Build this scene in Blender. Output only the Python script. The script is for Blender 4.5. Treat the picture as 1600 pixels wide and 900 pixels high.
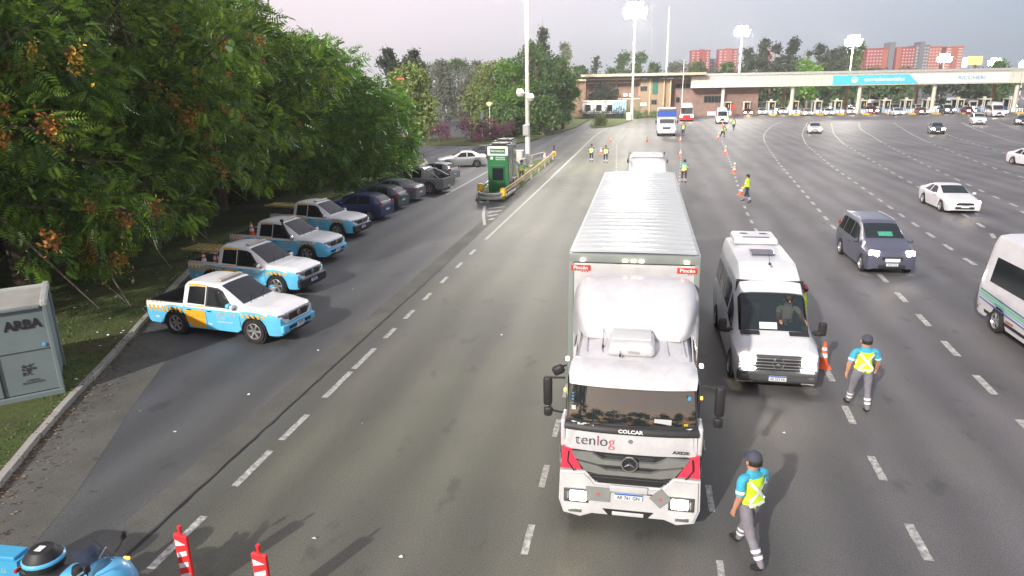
import bpy, bmesh, math, random
import numpy as np
from mathutils import Vector, Matrix, Euler
random.seed(7); RNG = np.random.default_rng(7)
R = math.radians; PI = math.pi
sc = bpy.context.scene
for o in list(bpy.data.objects): bpy.data.objects.remove(o)
C = sc.collection
# ------------------------------------------------------------------ camera
FPX = 1067.0; CH = 7.3; PT = R(16.62); YW = R(10.9); RL = R(1.0)
fw = Vector((-math.sin(YW)*math.cos(PT), math.cos(YW)*math.cos(PT), -math.sin(PT)))
r0 = Vector((math.cos(YW), math.sin(YW), 0)); u0 = r0.cross(fw)
rt = math.cos(RL)*r0 - math.sin(RL)*u0; upv = math.cos(RL)*u0 + math.sin(RL)*r0
CP = Vector((0, 0, CH))
cd = bpy.data.cameras.new('camera'); cam = bpy.data.objects.new('camera', cd); C.objects.link(cam)
M3 = Matrix((rt, upv, -fw)).transposed()
cam.matrix_world = Matrix.Translation(CP) @ M3.to_4x4()
cd.sensor_width = 36; cd.lens = FPX/1600*36; cd.clip_start = 0.1; cd.clip_end = 6000
sc.camera = cam
def ray(px, py): return fw + rt*((px-800)/FPX) - upv*((py-450)/FPX)
def at(px, py, z=0.0):
    d = ray(px, py); t = (z-CH)/d.z; return Vector((d.x*t, d.y*t, z))
def atY(px, py, Y):
    d = ray(px, py); t = Y/d.y; return Vector((d.x*t, Y, CH+d.z*t))
# ------------------------------------------------------------------ world and light
SUN_EL = R(27); SUN_AZ = (0.38, 0.925)          # horizontal travel direction of the key light
w = bpy.data.worlds.new('World'); sc.world = w; w.use_nodes = True
nt = w.node_tree; nt.nodes.clear()
def N(nt, t, **k):
    n = nt.nodes.new(t)
    for a, b in k.items(): setattr(n, a, b)
    return n
out = N(nt, 'ShaderNodeOutputWorld'); bg = N(nt, 'ShaderNodeBackground'); bg2 = N(nt, 'ShaderNodeBackground')
addn = N(nt, 'ShaderNodeAddShader')
sky = N(nt, 'ShaderNodeTexSky'); sky.sky_type = 'NISHITA'; sky.sun_disc = False
sky.sun_elevation = SUN_EL; sky.sun_rotation = math.atan2(-SUN_AZ[0], -SUN_AZ[1]); sky.air_density = 1.0; sky.dust_density = 2.5
bg.inputs[1].default_value = 0.012
tc = N(nt, 'ShaderNodeTexCoord'); sx = N(nt, 'ShaderNodeSeparateXYZ')
nt.links.new(tc.outputs['Generated'], sx.inputs[0])
# dusk colours: pale pink towards the left and overhead, slate blue to the right, a low orange band behind the camera
def ramp(nt, pts, src):
    r = N(nt, 'ShaderNodeValToRGB'); e = r.color_ramp.elements
    while len(e) > 1: e.remove(e[-1])
    e[0].position = pts[0][0]; e[0].color = (*pts[0][1], 1)
    for p, c in pts[1:]:
        x = e.new(p); x.color = (*c, 1)
    nt.links.new(src, r.inputs[0]); return r.outputs[0]
mx = N(nt, 'ShaderNodeMath', operation='MULTIPLY_ADD'); nt.links.new(sx.outputs[0], mx.inputs[0]); mx.inputs[1].default_value = .5; mx.inputs[2].default_value = .5
side_hi = ramp(nt, [(0, (.90, .74, .78)), (.33, (.88, .74, .80)), (.5, (.66, .62, .69)), (.72, (.38, .45, .56)), (1, (.30, .38, .49))], mx.outputs[0])
side_lo = ramp(nt, [(0, (.74, .66, .69)), (.33, (.69, .66, .70)), (.5, (.50, .53, .59)), (.72, (.31, .38, .46)), (1, (.26, .33, .41))], mx.outputs[0])
zr = ramp(nt, [(0, (0, 0, 0)), (.14, (1, 1, 1))], sx.outputs[2])
m1 = N(nt, 'ShaderNodeMix', data_type='RGBA'); nt.links.new(zr, m1.inputs[0]); nt.links.new(side_lo, m1.inputs[6]); nt.links.new(side_hi, m1.inputs[7])
my = N(nt, 'ShaderNodeMath', operation='MULTIPLY_ADD', use_clamp=True); nt.links.new(sx.outputs[1], my.inputs[0]); my.inputs[1].default_value = -1.6; my.inputs[2].default_value = -.35
zb = ramp(nt, [(0, (.95, .45, .22)), (.08, (.98, .58, .36)), (.25, (.66, .52, .46)), (.6, (.56, .54, .60))], sx.outputs[2])
m2 = N(nt, 'ShaderNodeMix', data_type='RGBA'); nt.links.new(my.outputs[0], m2.inputs[0]); nt.links.new(m1.outputs[2], m2.inputs[6]); nt.links.new(zb, m2.inputs[7])
nt.links.new(m2.outputs[2], bg2.inputs[0]); bg2.inputs[1].default_value = .97
nt.links.new(sky.outputs[0], bg.inputs[0]); nt.links.new(bg.outputs[0], addn.inputs[0]); nt.links.new(bg2.outputs[0], addn.inputs[1]); nt.links.new(addn.outputs[0], out.inputs[0])
sl = bpy.data.lights.new('sun', 'SUN'); sl.energy = 4.0; sl.angle = R(.9); sl.color = (1, .95, .86)
so = bpy.data.objects.new('sun', sl); C.objects.link(so)
sd = Vector((SUN_AZ[0]*math.cos(SUN_EL), SUN_AZ[1]*math.cos(SUN_EL), -math.sin(SUN_EL)))
so.rotation_euler = sd.to_track_quat('-Z', 'Y').to_euler(); so.location = (-20, -40, 30)
sc.view_settings.view_transform = 'Standard'; sc.view_settings.look = 'None'; sc.view_settings.gamma = 1; sc.view_settings.exposure = 0.28
sc.view_settings.use_curve_mapping = False
sc.render.engine = 'CYCLES'; sc.cycles.max_bounces = 6; sc.cycles.transparent_max_bounces = 8
# ------------------------------------------------------------------ materials
MATS = {}
def mat(name, col, rough=.6, metal=0, emit=None, es=0, var=.12, vs=2.0, bump=0, bs=30, coat=0, alpha=1, trans=0, dirt=0):
    if name in MATS: return MATS[name]
    m = bpy.data.materials.new(name); m.use_nodes = True; t = m.node_tree; b = t.nodes['Principled BSDF']
    b.inputs['Roughness'].default_value = rough; b.inputs['Metallic'].default_value = metal
    tcn = N(t, 'ShaderNodeTexCoord')
    if var > 0 or dirt > 0:
        no = N(t, 'ShaderNodeTexNoise'); no.inputs['Scale'].default_value = vs; no.inputs['Detail'].default_value = 5
        t.links.new(tcn.outputs['Object'], no.inputs['Vector'])
        rp = ramp(t, [(.3, tuple(max(0, c*(1-var)) for c in col)), (.7, tuple(min(1, c*(1+var)) for c in col))], no.outputs[0])
        if dirt > 0:
            n2 = N(t, 'ShaderNodeTexNoise'); n2.inputs['Scale'].default_value = vs*2.7; n2.inputs['Detail'].default_value = 8; n2.inputs['Roughness'].default_value = .7
            t.links.new(tcn.outputs['Object'], n2.inputs['Vector'])
            fr = ramp(t, [(.45, (0, 0, 0)), (.75, (dirt,)*3)], n2.outputs[0])
            mm = N(t, 'ShaderNodeMix', data_type='RGBA'); t.links.new(fr, mm.inputs[0]); t.links.new(rp, mm.inputs[6]); mm.inputs[7].default_value = (.10, .085, .065, 1)
            rp = mm.outputs[2]
        t.links.new(rp, b.inputs['Base Color'])
    else: b.inputs['Base Color'].default_value = (*col, 1)
    if bump > 0:
        nb = N(t, 'ShaderNodeTexNoise'); nb.inputs['Scale'].default_value = bs; nb.inputs['Detail'].default_value = 4
        t.links.new(tcn.outputs['Object'], nb.inputs['Vector'])
        bp = N(t, 'ShaderNodeBump'); bp.inputs['Strength'].default_value = bump; bp.inputs['Distance'].default_value = .02
        t.links.new(nb.outputs[0], bp.inputs['Height']); t.links.new(bp.outputs[0], b.inputs['Normal'])
    if emit: b.inputs['Emission Color'].default_value = (*emit, 1); b.inputs['Emission Strength'].default_value = es
    if coat: b.inputs['Coat Weight'].default_value = coat; b.inputs['Coat Roughness'].default_value = .08
    if alpha < 1: b.inputs['Alpha'].default_value = alpha
    if trans: b.inputs['Transmission Weight'].default_value = trans
    MATS[name] = m; return m
def paint(name, col, rough=.32, dirt=.12): return mat(name, col, rough, var=.05, vs=1.5, coat=.5, dirt=dirt)
P_white = paint('white_paint', (.64, .64, .66)); P_truck = paint('truck_white', (.57, .57, .59), dirt=.2); P_pick = paint('pickup_white', (.80, .80, .82)); P_pblue = paint('pickup_blue', (.13, .55, .86))
P_blue = paint('sky_blue_paint', (.10, .45, .74)); P_orange = paint('orange_paint', (.85, .42, .03))
P_silver = paint('silver_paint', (.50, .50, .51)); P_grey = paint('grey_paint', (.19, .20, .215)); P_navy = paint('navy_paint', (.012, .025, .10))
P_teal = paint('dark_teal_paint', (.02, .045, .055)); P_slate = paint('slate_paint', (.10, .125, .155)); P_black = paint('black_paint', (.02, .02, .025))
P_indigo = paint('indigo_grey_paint', (.075, .08, .12)); P_red = paint('red_paint', (.62, .02, .02)); P_maroon = paint('maroon_paint', (.18, .015, .03))
M_glass = mat('dark_glass', (.012, .016, .018), .10, var=.0); M_wsc = mat('car_windscreen', (.014, .020, .022), .05, var=.3, vs=3); M_glass.node_tree.nodes['Principled BSDF'].inputs['Specular IOR Level'].default_value = .4
M_ws = mat('windscreen_glass', (.018, .024, .026), .03, var=.3, vs=3); M_ws.node_tree.nodes['Principled BSDF'].inputs['IOR'].default_value = 2.6
M_rub = mat('tyre_rubber', (.018, .018, .019), .85, var=.3, vs=9, bump=.3)
M_rim = mat('alloy_rim', (.42, .42, .43), .35, .7, var=.15)
M_plastic = mat('black_plastic', (.02, .02, .022), .55, var=.2, vs=6)
M_dk = mat('dark_grey_plastic', (.065, .067, .07), .5, var=.15, vs=5)
M_rearg = mat('rear_glass', (.015, .018, .02), .6, var=0); M_rearg.node_tree.nodes['Principled BSDF'].inputs['Specular IOR Level'].default_value = .12; M_chrome = mat('chrome', (.6, .6, .6), .15, .9, var=.05)
M_lamp_on = mat('lit_headlamp', (.9, .9, .85), .2, emit=(1, .86, .62), es=22, var=0)
M_lamp_w = mat('lit_headlamp_white', (.9, .9, .9), .2, emit=(.92, .96, 1), es=30, var=0)
M_lamp_off = mat('headlamp_lens', (.22, .23, .25), .10, .5, var=.1)
M_glare = mat('lit_headlamp_far', (1, .9, .8), .2, emit=(1, .86, .66), es=45, var=0); M_clear = mat('lit_marker', (1, .9, .75), .3, emit=(1, .85, .6), es=7, var=0)
M_amber = mat('amber_marker', (.9, .35, .03), .3, emit=(1, .4, .05), es=3, var=0)
M_tail = mat('tail_lamp', (.45, .015, .015), .2, var=.1)
M_plate = mat('plate_white', (.7, .72, .74), .4, var=.05); M_pblue = mat('plate_blue', (.03, .12, .5), .4, var=0)
M_ink = mat('black_ink', (.015, .015, .018), .6, var=0); M_wink = mat('white_ink', (.8, .8, .8), .5, var=0); M_red = mat('sticker_red', (.75, .04, .02), .4, var=.04)
M_orange = mat('cone_orange', (.85, .13, .025), .5, var=.12, vs=4, dirt=.15); M_refl = mat('reflective_white', (.8, .8, .82), .35, var=.08, vs=8)
M_steel = mat('galvanised_steel', (.42, .43, .44), .45, .4, var=.15, vs=3, dirt=.15); M_conc = mat('pale_concrete', (.36, .345, .31), .85, var=.2, vs=1.2, bump=.25, dirt=.3)
M_cream = mat('cream_metal', (.58, .565, .49), .55, var=.12, vs=1.4, dirt=.25); M_wconc = mat('white_pole_paint', (.62, .59, .54), .6, var=.12, vs=1.5, dirt=.2)
M_yel = mat('yellow_paint', (.72, .46, .03), .5, var=.15, dirt=.2); M_green = mat('booth_green', (.015, .16, .05), .4, var=.12, vs=1.5, dirt=.1)
M_brick = mat('brick_wall', (.27, .165, .13), .9, var=.18, vs=1.3, bump=.2); M_tan = mat('tan_wall', (.33, .24, .16), .9, var=.15, vs=1.0)
M_bark = mat('bark', (.13, .10, .075), .9, var=.35, vs=5, bump=.6, bs=14)
M_shirt = mat('sky_blue_shirt', (.05, .38, .55), .8, var=.1, vs=12, bump=.4, bs=18); M_vest = mat('hi_vis_yellow', (.62, .85, .03), .65, var=.07, vs=8, bump=.3, bs=14)
M_trou = mat('grey_trousers', (.20, .19, .22), .85, var=.12, vs=10, bump=.5, bs=14); M_navyc = mat('navy_cloth', (.03, .035, .06), .85, var=.2, vs=9)
M_skin = mat('skin', (.50, .25, .16), .55, var=.08, vs=14); M_hair = mat('dark_hair', (.02, .015, .012), .7, var=.2); M_cap = mat('slate_cap', (.06, .065, .09), .8, var=.15, vs=12)
M_shoe = mat('black_boot', (.02, .02, .02), .7, var=.2); M_wine = mat('wine_trousers', (.10, .04, .055), .85, var=.15)
def bw(c):   # helper for object properties
    return c
# ------------------------------------------------------------------ builders
def tag(o, label=None, cat=None, group=None, kind=None):
    if label: o['label'] = label
    if cat: o['category'] = cat
    if group: o['group'] = group
    if kind: o['kind'] = kind
    return o
def thing(name, label, cat, loc=(0, 0, 0), rz=0, group=None, s=None):
    o = bpy.data.objects.new(name, None); o.empty_display_size = .2; C.objects.link(o); o.location = loc; o.rotation_euler = (0, 0, rz)
    if s: o.scale = (s, s, s)
    return tag(o, label, cat, group)
def linkme(name, me, parent=None, loc=None, rz=None):
    o = bpy.data.objects.new(name, me); C.objects.link(o)
    if parent: o.parent = parent
    if loc is not None: o.location = loc
    if rz is not None: o.rotation_euler = (0, 0, rz)
    return o
class MB:
    def __init__(s): s.v = []; s.f = []; s.m = []; s.k = 0
    def add(s, vs, fs, m=0):
        b = len(s.v); s.v += [tuple(x) for x in vs]
        for f in fs: s.f.append([b+i for i in f]); s.m.append(m)
        return s
    def box(s, c, d, rz=0, m=0, bev=0, rx=0, ry=0, top=(1, 1)):
        hx, hy, hz = d[0]/2, d[1]/2, d[2]/2
        if bev <= 0:
            vs = [(-hx, -hy, -hz), (hx, -hy, -hz), (hx, hy, -hz), (-hx, hy, -hz), (-hx*top[0], -hy*top[1], hz), (hx*top[0], -hy*top[1], hz), (hx*top[0], hy*top[1], hz), (-hx*top[0], hy*top[1], hz)]
            fs = [(3, 2, 1, 0), (4, 5, 6, 7), (0, 1, 5, 4), (1, 2, 6, 5), (2, 3, 7, 6), (3, 0, 4, 7)]
        else:
            bev = min(bev, hx*.95, hy*.95, hz*.95); bm = bmesh.new(); bmesh.ops.create_cube(bm, size=1)
            for v in bm.verts:
                tp = top if v.co.z > 0 else (1, 1); v.co = Vector((v.co.x*d[0]*tp[0], v.co.y*d[1]*tp[1], v.co.z*d[2]))
            bmesh.ops.bevel(bm, geom=bm.edges[:], offset=bev, segments=3, affect='EDGES', profile=.5)
            bm.verts.index_update(); vs = [v.co.copy() for v in bm.verts]; fs = [[v.index for v in f.verts] for f in bm.faces]; bm.free()
        E = Euler((rx, ry, rz)).to_matrix(); c = Vector(c)
        return s.add([E @ Vector(v) + c for v in vs], fs, m)
    def cyl(s, p0, p1, r0, r1=None, n=12, m=0, cap=True):
        r1 = r0 if r1 is None else r1; p0 = Vector(p0); p1 = Vector(p1); d = (p1-p0).normalized()
        a = d.orthogonal().normalized(); b = d.cross(a); vs = []
        for p, r in ((p0, r0), (p1, r1)):
            for i in range(n):
                t = 2*PI*i/n; vs.append(p + a*(r*math.cos(t)) + b*(r*math.sin(t)))
        fs = [(i, (i+1) % n, n+(i+1) % n, n+i) for i in range(n)]
        if cap: fs += [tuple(range(n-1, -1, -1)), tuple(range(n, 2*n))]
        return s.add(vs, fs, m)
    def tube(s, pts, r, n=8, m=0, radii=None):
        pts = [Vector(p) for p in pts]; k = len(pts); vs = []; a = None
        for i, p in enumerate(pts):
            d = (pts[min(i+1, k-1)]-pts[max(i-1, 0)]).normalized()
            a = d.orthogonal().normalized() if a is None else (a-d*a.dot(d)).normalized()
            b = d.cross(a); rr = radii[i] if radii else r
            for j in range(n): t = 2*PI*j/n; vs.append(p+a*rr*math.cos(t)+b*rr*math.sin(t))
        fs = [(i*n+j, i*n+(j+1) % n, (i+1)*n+(j+1) % n, (i+1)*n+j) for i in range(k-1) for j in range(n)]
        fs += [tuple(range(n-1, -1, -1)), tuple(range((k-1)*n, k*n))]
        return s.add(vs, fs, m)
    def lathe(s, prof, c=(0, 0, 0), n=16, m=0, axis='z', ms=None):
        vs = []; c = Vector(c)
        for r, z in prof:
            for j in range(n):
                t = 2*PI*j/n; x, y = r*math.cos(t), r*math.sin(t)
                vs.append(c + (Vector((x, y, z)) if axis == 'z' else Vector((x, z, y)) if axis == 'y' else Vector((z, x, y))))
        for i in range(len(prof)-1):
            fs = [(i*n+j, i*n+(j+1) % n, (i+1)*n+(j+1) % n, (i+1)*n+j) for j in range(n)]
            b = len(s.v)
            for f in fs: s.f.append([b+q for q in f]); s.m.append(ms[i] if ms else m)
        s.v += [tuple(v) for v in vs]; return s
    def prism(s, poly, axis, a, b, m=0):
        # polygon in the two other axes, extruded from a to b
        def p(q, t): return {'x': (t, q[0], q[1]), 'y': (q[0], t, q[1]), 'z': (q[0], q[1], t)}[axis]
        n = len(poly); vs = [p(q, a) for q in poly]+[p(q, b) for q in poly]
        fs = [tuple(range(n-1, -1, -1)), tuple(range(n, 2*n))]+[(i, (i+1) % n, n+(i+1) % n, n+i) for i in range(n)]
        return s.add(vs, fs, m)
    def mesh(s, name, mats, smooth=False, ang=38):
        me = bpy.data.meshes.new(name); me.from_pydata(s.v, [], s.f)
        for m in (mats if isinstance(mats, (list, tuple)) else [mats]): me.materials.append(m)
        if len(me.polygons) == len(s.m): me.polygons.foreach_set('material_index', s.m)
        bm = bmesh.new(); bm.from_mesh(me); bmesh.ops.recalc_face_normals(bm, faces=bm.faces[:]); bm.to_mesh(me); bm.free()
        if smooth: me.polygons.foreach_set('use_smooth', [True]*len(me.polygons)); me.set_sharp_from_angle(angle=R(ang))
        me.update(); return me
    def build(s, name, mats, parent=None, smooth=False, loc=None, rz=None, ang=38):
        return linkme(name, s.mesh(name, mats, smooth, ang), parent, loc, rz)
def text(name, body, size, m, parent, loc, rot, bold=.0, ext=.004, sx=1.0, align='CENTER', depth=None):
    cu = bpy.data.curves.new(name, 'FONT'); cu.body = body; cu.size = size; cu.offset = bold; cu.extrude = ext; cu.align_x = align; cu.align_y = 'CENTER'; cu.resolution_u = 3
    to = bpy.data.objects.new(name, cu); C.objects.link(to)
    me = bpy.data.meshes.new_from_object(to.evaluated_get(bpy.context.evaluated_depsgraph_get()))
    bpy.data.objects.remove(to); bpy.data.curves.remove(cu)
    me.name = name; me.materials.clear(); me.materials.append(m)
    o = linkme(name, me, parent); o.location = loc; o.rotation_euler = rot; o.scale = (sx, 1, 1); return o
def copy_tree(o, parent=None):
    c = o.copy(); C.objects.link(c)
    if parent is not None: c.parent = parent
    for ch in o.children: copy_tree(ch, c)
    return c
def npmesh(name, V, F, mi, mats):
    me = bpy.data.meshes.new(name); nv, nf, k = len(V), len(F), F.shape[1]
    me.vertices.add(nv); me.vertices.foreach_set('co', V.astype(np.float32).ravel())
    me.loops.add(nf*k); me.loops.foreach_set('vertex_index', F.astype(np.int32).ravel())
    me.polygons.add(nf); me.polygons.foreach_set('loop_start', np.arange(0, nf*k, k, dtype=np.int32))
    for m in mats: me.materials.append(m)
    me.polygons.foreach_set('material_index', mi.astype(np.int32)); me.update(calc_edges=True); return me
# ------------------------------------------------------------------ ground
def ground_mat(name, kind):
    m = bpy.data.materials.new(name); m.use_nodes = True; t = m.node_tree; b = t.nodes['Principled BSDF']
    g = N(t, 'ShaderNodeNewGeometry'); L = t.links.new
    def noise(scale, detail=6, mapping=None, rough=.55):
        n = N(t, 'ShaderNodeTexNoise'); n.inputs['Scale'].default_value = scale; n.inputs['Detail'].default_value = detail; n.inputs['Roughness'].default_value = rough
        if mapping:
            mp = N(t, 'ShaderNodeMapping'); mp.inputs['Scale'].default_value = mapping; L(g.outputs['Position'], mp.inputs[0]); L(mp.outputs[0], n.inputs['Vector'])
        else: L(g.outputs['Position'], n.inputs['Vector'])
        return n.outputs[0]
    def mix(f, a, c, mode='MIX'):
        x = N(t, 'ShaderNodeMix', data_type='RGBA', blend_type=mode)
        if isinstance(f, float): x.inputs[0].default_value = f
        else: L(f, x.inputs[0])
        for s, v in ((6, a), (7, c)):
            if isinstance(v, tuple): x.inputs[s].default_value = (*v, 1)
            else: L(v, x.inputs[s])
        return x.outputs[2]
    if kind == 'asphalt':
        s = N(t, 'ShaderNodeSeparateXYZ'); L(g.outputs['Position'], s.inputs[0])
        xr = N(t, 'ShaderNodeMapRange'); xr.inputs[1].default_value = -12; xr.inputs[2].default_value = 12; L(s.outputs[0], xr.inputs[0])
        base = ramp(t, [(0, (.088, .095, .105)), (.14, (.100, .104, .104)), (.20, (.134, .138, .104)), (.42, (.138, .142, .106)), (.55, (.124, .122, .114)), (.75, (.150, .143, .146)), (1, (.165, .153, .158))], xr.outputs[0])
        c = mix(ramp(t, [(.35, (0, 0, 0)), (.65, (.55,)*3)], noise(.13, 6)), base, (.066, .067, .071))
        c = mix(ramp(t, [(.5, (0, 0, 0)), (.72, (.45,)*3)], noise(.5, 5, (1, .18, 1))), c, (.045, .045, .047))     # dark streaks along the lanes
        c = mix(ramp(t, [(.50, (0, 0, 0)), (.8, (.55,)*3)], noise(.35, 7, (1, .3, 1))), c, (.155, .150, .132))         # worn pale patches
        c = mix(ramp(t, [(.62, (0, 0, 0)), (.70, (.35,)*3)], noise(1.3, 3, (1, .6, 1))), c, (.035, .034, .034))        # oil spots
        c = mix(.55, c, mix(1.0, ramp(t, [(.30, (.25,)*3), (.75, (1.9,)*3)], noise(42, 5)), c, 'MULTIPLY'))
        c = mix(.35, c, mix(1.0, ramp(t, [(.3, (.2,)*3), (.75, (1.8,)*3)], noise(130, 2)), c, 'MULTIPLY'))
        # tyre-polished bands running along the lanes
        tw = N(t, 'ShaderNodeMath', operation='MULTIPLY'); L(s.outputs[0], tw.inputs[0]); tw.inputs[1].default_value = 2*PI/1.66
        tn = N(t, 'ShaderNodeMath', operation='MULTIPLY_ADD'); L(noise(.12, 3), tn.inputs[0]); tn.inputs[1].default_value = 5.0; L(tw.outputs[0], tn.inputs[2]); ts_ = N(t, 'ShaderNodeMath', operation='SINE'); L(tn.outputs[0], ts_.inputs[0])
        tr_ = N(t, 'ShaderNodeMapRange'); tr_.inputs[1].default_value = -1; tr_.inputs[3].default_value = .86; tr_.inputs[4].default_value = 1.12; L(ts_.outputs[0], tr_.inputs[0])
        cmb = N(t, 'ShaderNodeCombineXYZ'); [L(tr_.outputs[0], cmb.inputs[k]) for k in range(3)]; c = mix(1.0, c, cmb.outputs[0], 'MULTIPLY')
        # fine cracks
        vo = N(t, 'ShaderNodeTexVoronoi', feature='DISTANCE_TO_EDGE'); vo.inputs['Scale'].default_value = .42; nw = N(t, 'ShaderNodeMix', data_type='VECTOR'); nw.inputs[0].default_value = .12; L(g.outputs['Position'], nw.inputs[4])
        nv = N(t, 'ShaderNodeTexNoise'); nv.inputs['Scale'].default_value = 1.1; nv.inputs['Detail'].default_value = 7; L(g.outputs['Position'], nv.inputs['Vector']); sv_ = N(t, 'ShaderNodeVectorMath', operation='SCALE'); L(nv.outputs[1], sv_.inputs[0]); sv_.inputs['Scale'].default_value = 9; ad_ = N(t, 'ShaderNodeVectorMath', operation='ADD'); L(g.outputs['Position'], ad_.inputs[0]); L(sv_.outputs[0], ad_.inputs[1]); L(ad_.outputs[0], vo.inputs['Vector'])
        ck = ramp(t, [(0, (.55,)*3), (.006, (.3,)*3), (.014, (0, 0, 0))], vo.outputs['Distance']); gate = ramp(t, [(.52, (0, 0, 0)), (.62, (1,)*3)], noise(.09, 3)); ckg = mix(1.0, ck, gate, 'MULTIPLY'); c = mix(ckg, c, (.03, .03, .03))
        rough, bsx, bst = .60, 55, .35
    elif kind == 'concrete':
        c = mix(ramp(t, [(.35, (0, 0, 0)), (.7, (.8,)*3)], noise(.9, 8)), (.125, .122, .108), (.075, .073, .068))
        c = mix(.6, c, mix(1.0, ramp(t, [(.25, (.5,)*3), (.8, (1.5,)*3)], noise(30, 4)), c, 'MULTIPLY')); rough, bsx, bst = .85, 45, .3
    elif kind == 'dirt':
        c = mix(ramp(t, [(.4, (0, 0, 0)), (.6, (1,)*3)], noise(7, 8, None, .7)), (.085, .068, .05), (.15, .125, .09)); rough, bsx, bst = .95, 22, 1.0
    else:
        c = mix(ramp(t, [(.35, (0, 0, 0)), (.65, (1,)*3)], noise(.8, 8, None, .65)), (.040, .072, .016), (.085, .098, .026))
        c = mix(ramp(t, [(.52, (0, 0, 0)), (.66, (.85,)*3)], noise(.42, 6)), c, (.062, .046, .028))
        c = mix(.7, c, mix(1.0, ramp(t, [(.3, (.4,)*3), (.75, (1.7,)*3)], noise(14, 5, None, .7)), c, 'MULTIPLY')); rough, bsx, bst = .95, 18, 1.0
    L(c, b.inputs['Base Color']); b.inputs['Roughness'].default_value = rough; b.inputs['Specular IOR Level'].default_value = .35
    nb = N(t, 'ShaderNodeTexNoise'); nb.inputs['Scale'].default_value = bsx; nb.inputs['Detail'].default_value = 4; L(g.outputs['Position'], nb.inputs['Vector'])
    bp = N(t, 'ShaderNodeBump'); bp.inputs['Strength'].default_value = bst; bp.inputs['Distance'].default_value = .015; L(nb.outputs[0], bp.inputs['Height']); L(bp.outputs[0], b.inputs['Normal'])
    return m
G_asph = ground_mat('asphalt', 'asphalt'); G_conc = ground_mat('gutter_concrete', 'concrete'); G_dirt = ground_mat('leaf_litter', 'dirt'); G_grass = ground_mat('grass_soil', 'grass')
def paintmat():
    m = mat('road_marking', (.56, .56, .52), .7, var=.12, vs=3, dirt=0); t = m.node_tree; b = t.nodes['Principled BSDF']
    g = N(t, 'ShaderNodeNewGeometry'); n = N(t, 'ShaderNodeTexNoise'); n.inputs['Scale'].default_value = 9; n.inputs['Detail'].default_value = 8; n.inputs['Roughness'].default_value = .75
    t.links.new(g.outputs['Position'], n.inputs['Vector'])
    x = N(t, 'ShaderNodeMix', data_type='RGBA'); t.links.new(ramp(t, [(.38, (0, 0, 0)), (.60, (.85,)*3)], n.outputs[0]), x.inputs[0]); src = b.inputs['Base Color'].links[0].from_socket
    t.links.new(src, x.inputs[6]); x.inputs[7].default_value = (.14, .14, .135, 1); t.links.new(x.outputs[2], b.inputs['Base Color']); return m
M_mark = paintmat()
def sheet(name, poly, z, m, kind='structure', parent=None, thick=0):
    bm = bmesh.new(); vs = [bm.verts.new((p[0], p[1], z)) for p in poly]; f = bm.faces.new(vs)
    if f.normal.z < 0 or True:
        bm.normal_update()
        if f.normal.z < 0: bmesh.ops.reverse_faces(bm, faces=[f])
    if thick:
        r = bmesh.ops.extrude_face_region(bm, geom=[f]); 
        for v in [x for x in r['geom'] if isinstance(x, bmesh.types.BMVert)]: v.co.z -= thick
        bmesh.ops.recalc_face_normals(bm, faces=bm.faces[:])
    bmesh.ops.triangulate(bm, faces=[x for x in bm.faces if len(x.verts) > 4])
    me = bpy.data.meshes.new(name); bm.to_mesh(me); bm.free(); me.materials.append(m)
    o = linkme(name, me, parent)
    if kind and not parent: o['kind'] = kind
    return o
S = 4000
sheet('ground', [(-S, -60), (S, -60), (S, S), (-S, S)], -.06, G_grass)
KERB = [(-10.2, 5), (-11.0, 7), (-12.0, 9.5), (-12.85, 11.3), (-13.7, 13.3), (-14.8, 16), (-16.0, 18.8), (-17.3, 21.8), (-18.6, 25), (-19.6, 29), (-20.0, 34), (-20.1, 45), (-20.2, 57), (-20.8, 65), (-22.5, 69)]
main = [(-8.2, -55), (240, -55), (240, 420), (6, 420), (6, 170), (-1, 148), (-10.8, 142), (-11.3, 118), (-13.8, 97), (-14.6, 90), (-16.5, 84.5), (-75, 84.5), (-75, 69.5), (-23, 69.5)] + [(x-.1, y) for x, y in reversed(KERB)] + [(-9.9, 4.2), (-9, -55)]
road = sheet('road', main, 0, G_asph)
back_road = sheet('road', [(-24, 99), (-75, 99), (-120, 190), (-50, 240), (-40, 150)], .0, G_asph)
def strip(name, pts, w0, w1, z, h, m, parent=None, kind='structure', seg=None):
    # a band that follows pts, offset w0..w1 to the left of travel, height h (0 = flat sheet)
    P = [Vector((p[0], p[1], 0)) for p in pts]; n = len(P); L0 = []; L1 = []
    for i in range(n):
        d = (P[min(i+1, n-1)]-P[max(i-1, 0)]).normalized(); nn = Vector((-d.y, d.x, 0)); L0.append(P[i]+nn*w0); L1.append(P[i]+nn*w1)
    mb = MB()
    for i in range(n-1):
        a, b_, c, d = L0[i], L0[i+1], L1[i+1], L1[i]
        if h == 0: mb.add([(*a.xy, z), (*b_.xy, z), (*c.xy, z), (*d.xy, z)], [(0, 1, 2, 3)])
        else: mb.add([(*q.xy, z) for q in (a, b_, c, d)]+[(*q.xy, z+h) for q in (a, b_, c, d)], [(4, 5, 6, 7), (0, 1, 5, 4), (1, 2, 6, 5), (2, 3, 7, 6), (3, 0, 4, 7)])
    o = mb.build(name, m, parent)
    if kind and not parent: o['kind'] = kind
    return o
def dense(pts, step):
    o = [Vector(pts[0])]
    for a, b_ in zip(pts[:-1], pts[1:]):
        a, b_ = Vector(a), Vector(b_); k = max(1, int((b_-a).length/step+.5)); o += [a.lerp(b_, (i+1)/k) for i in range(k)]
    return o
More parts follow.
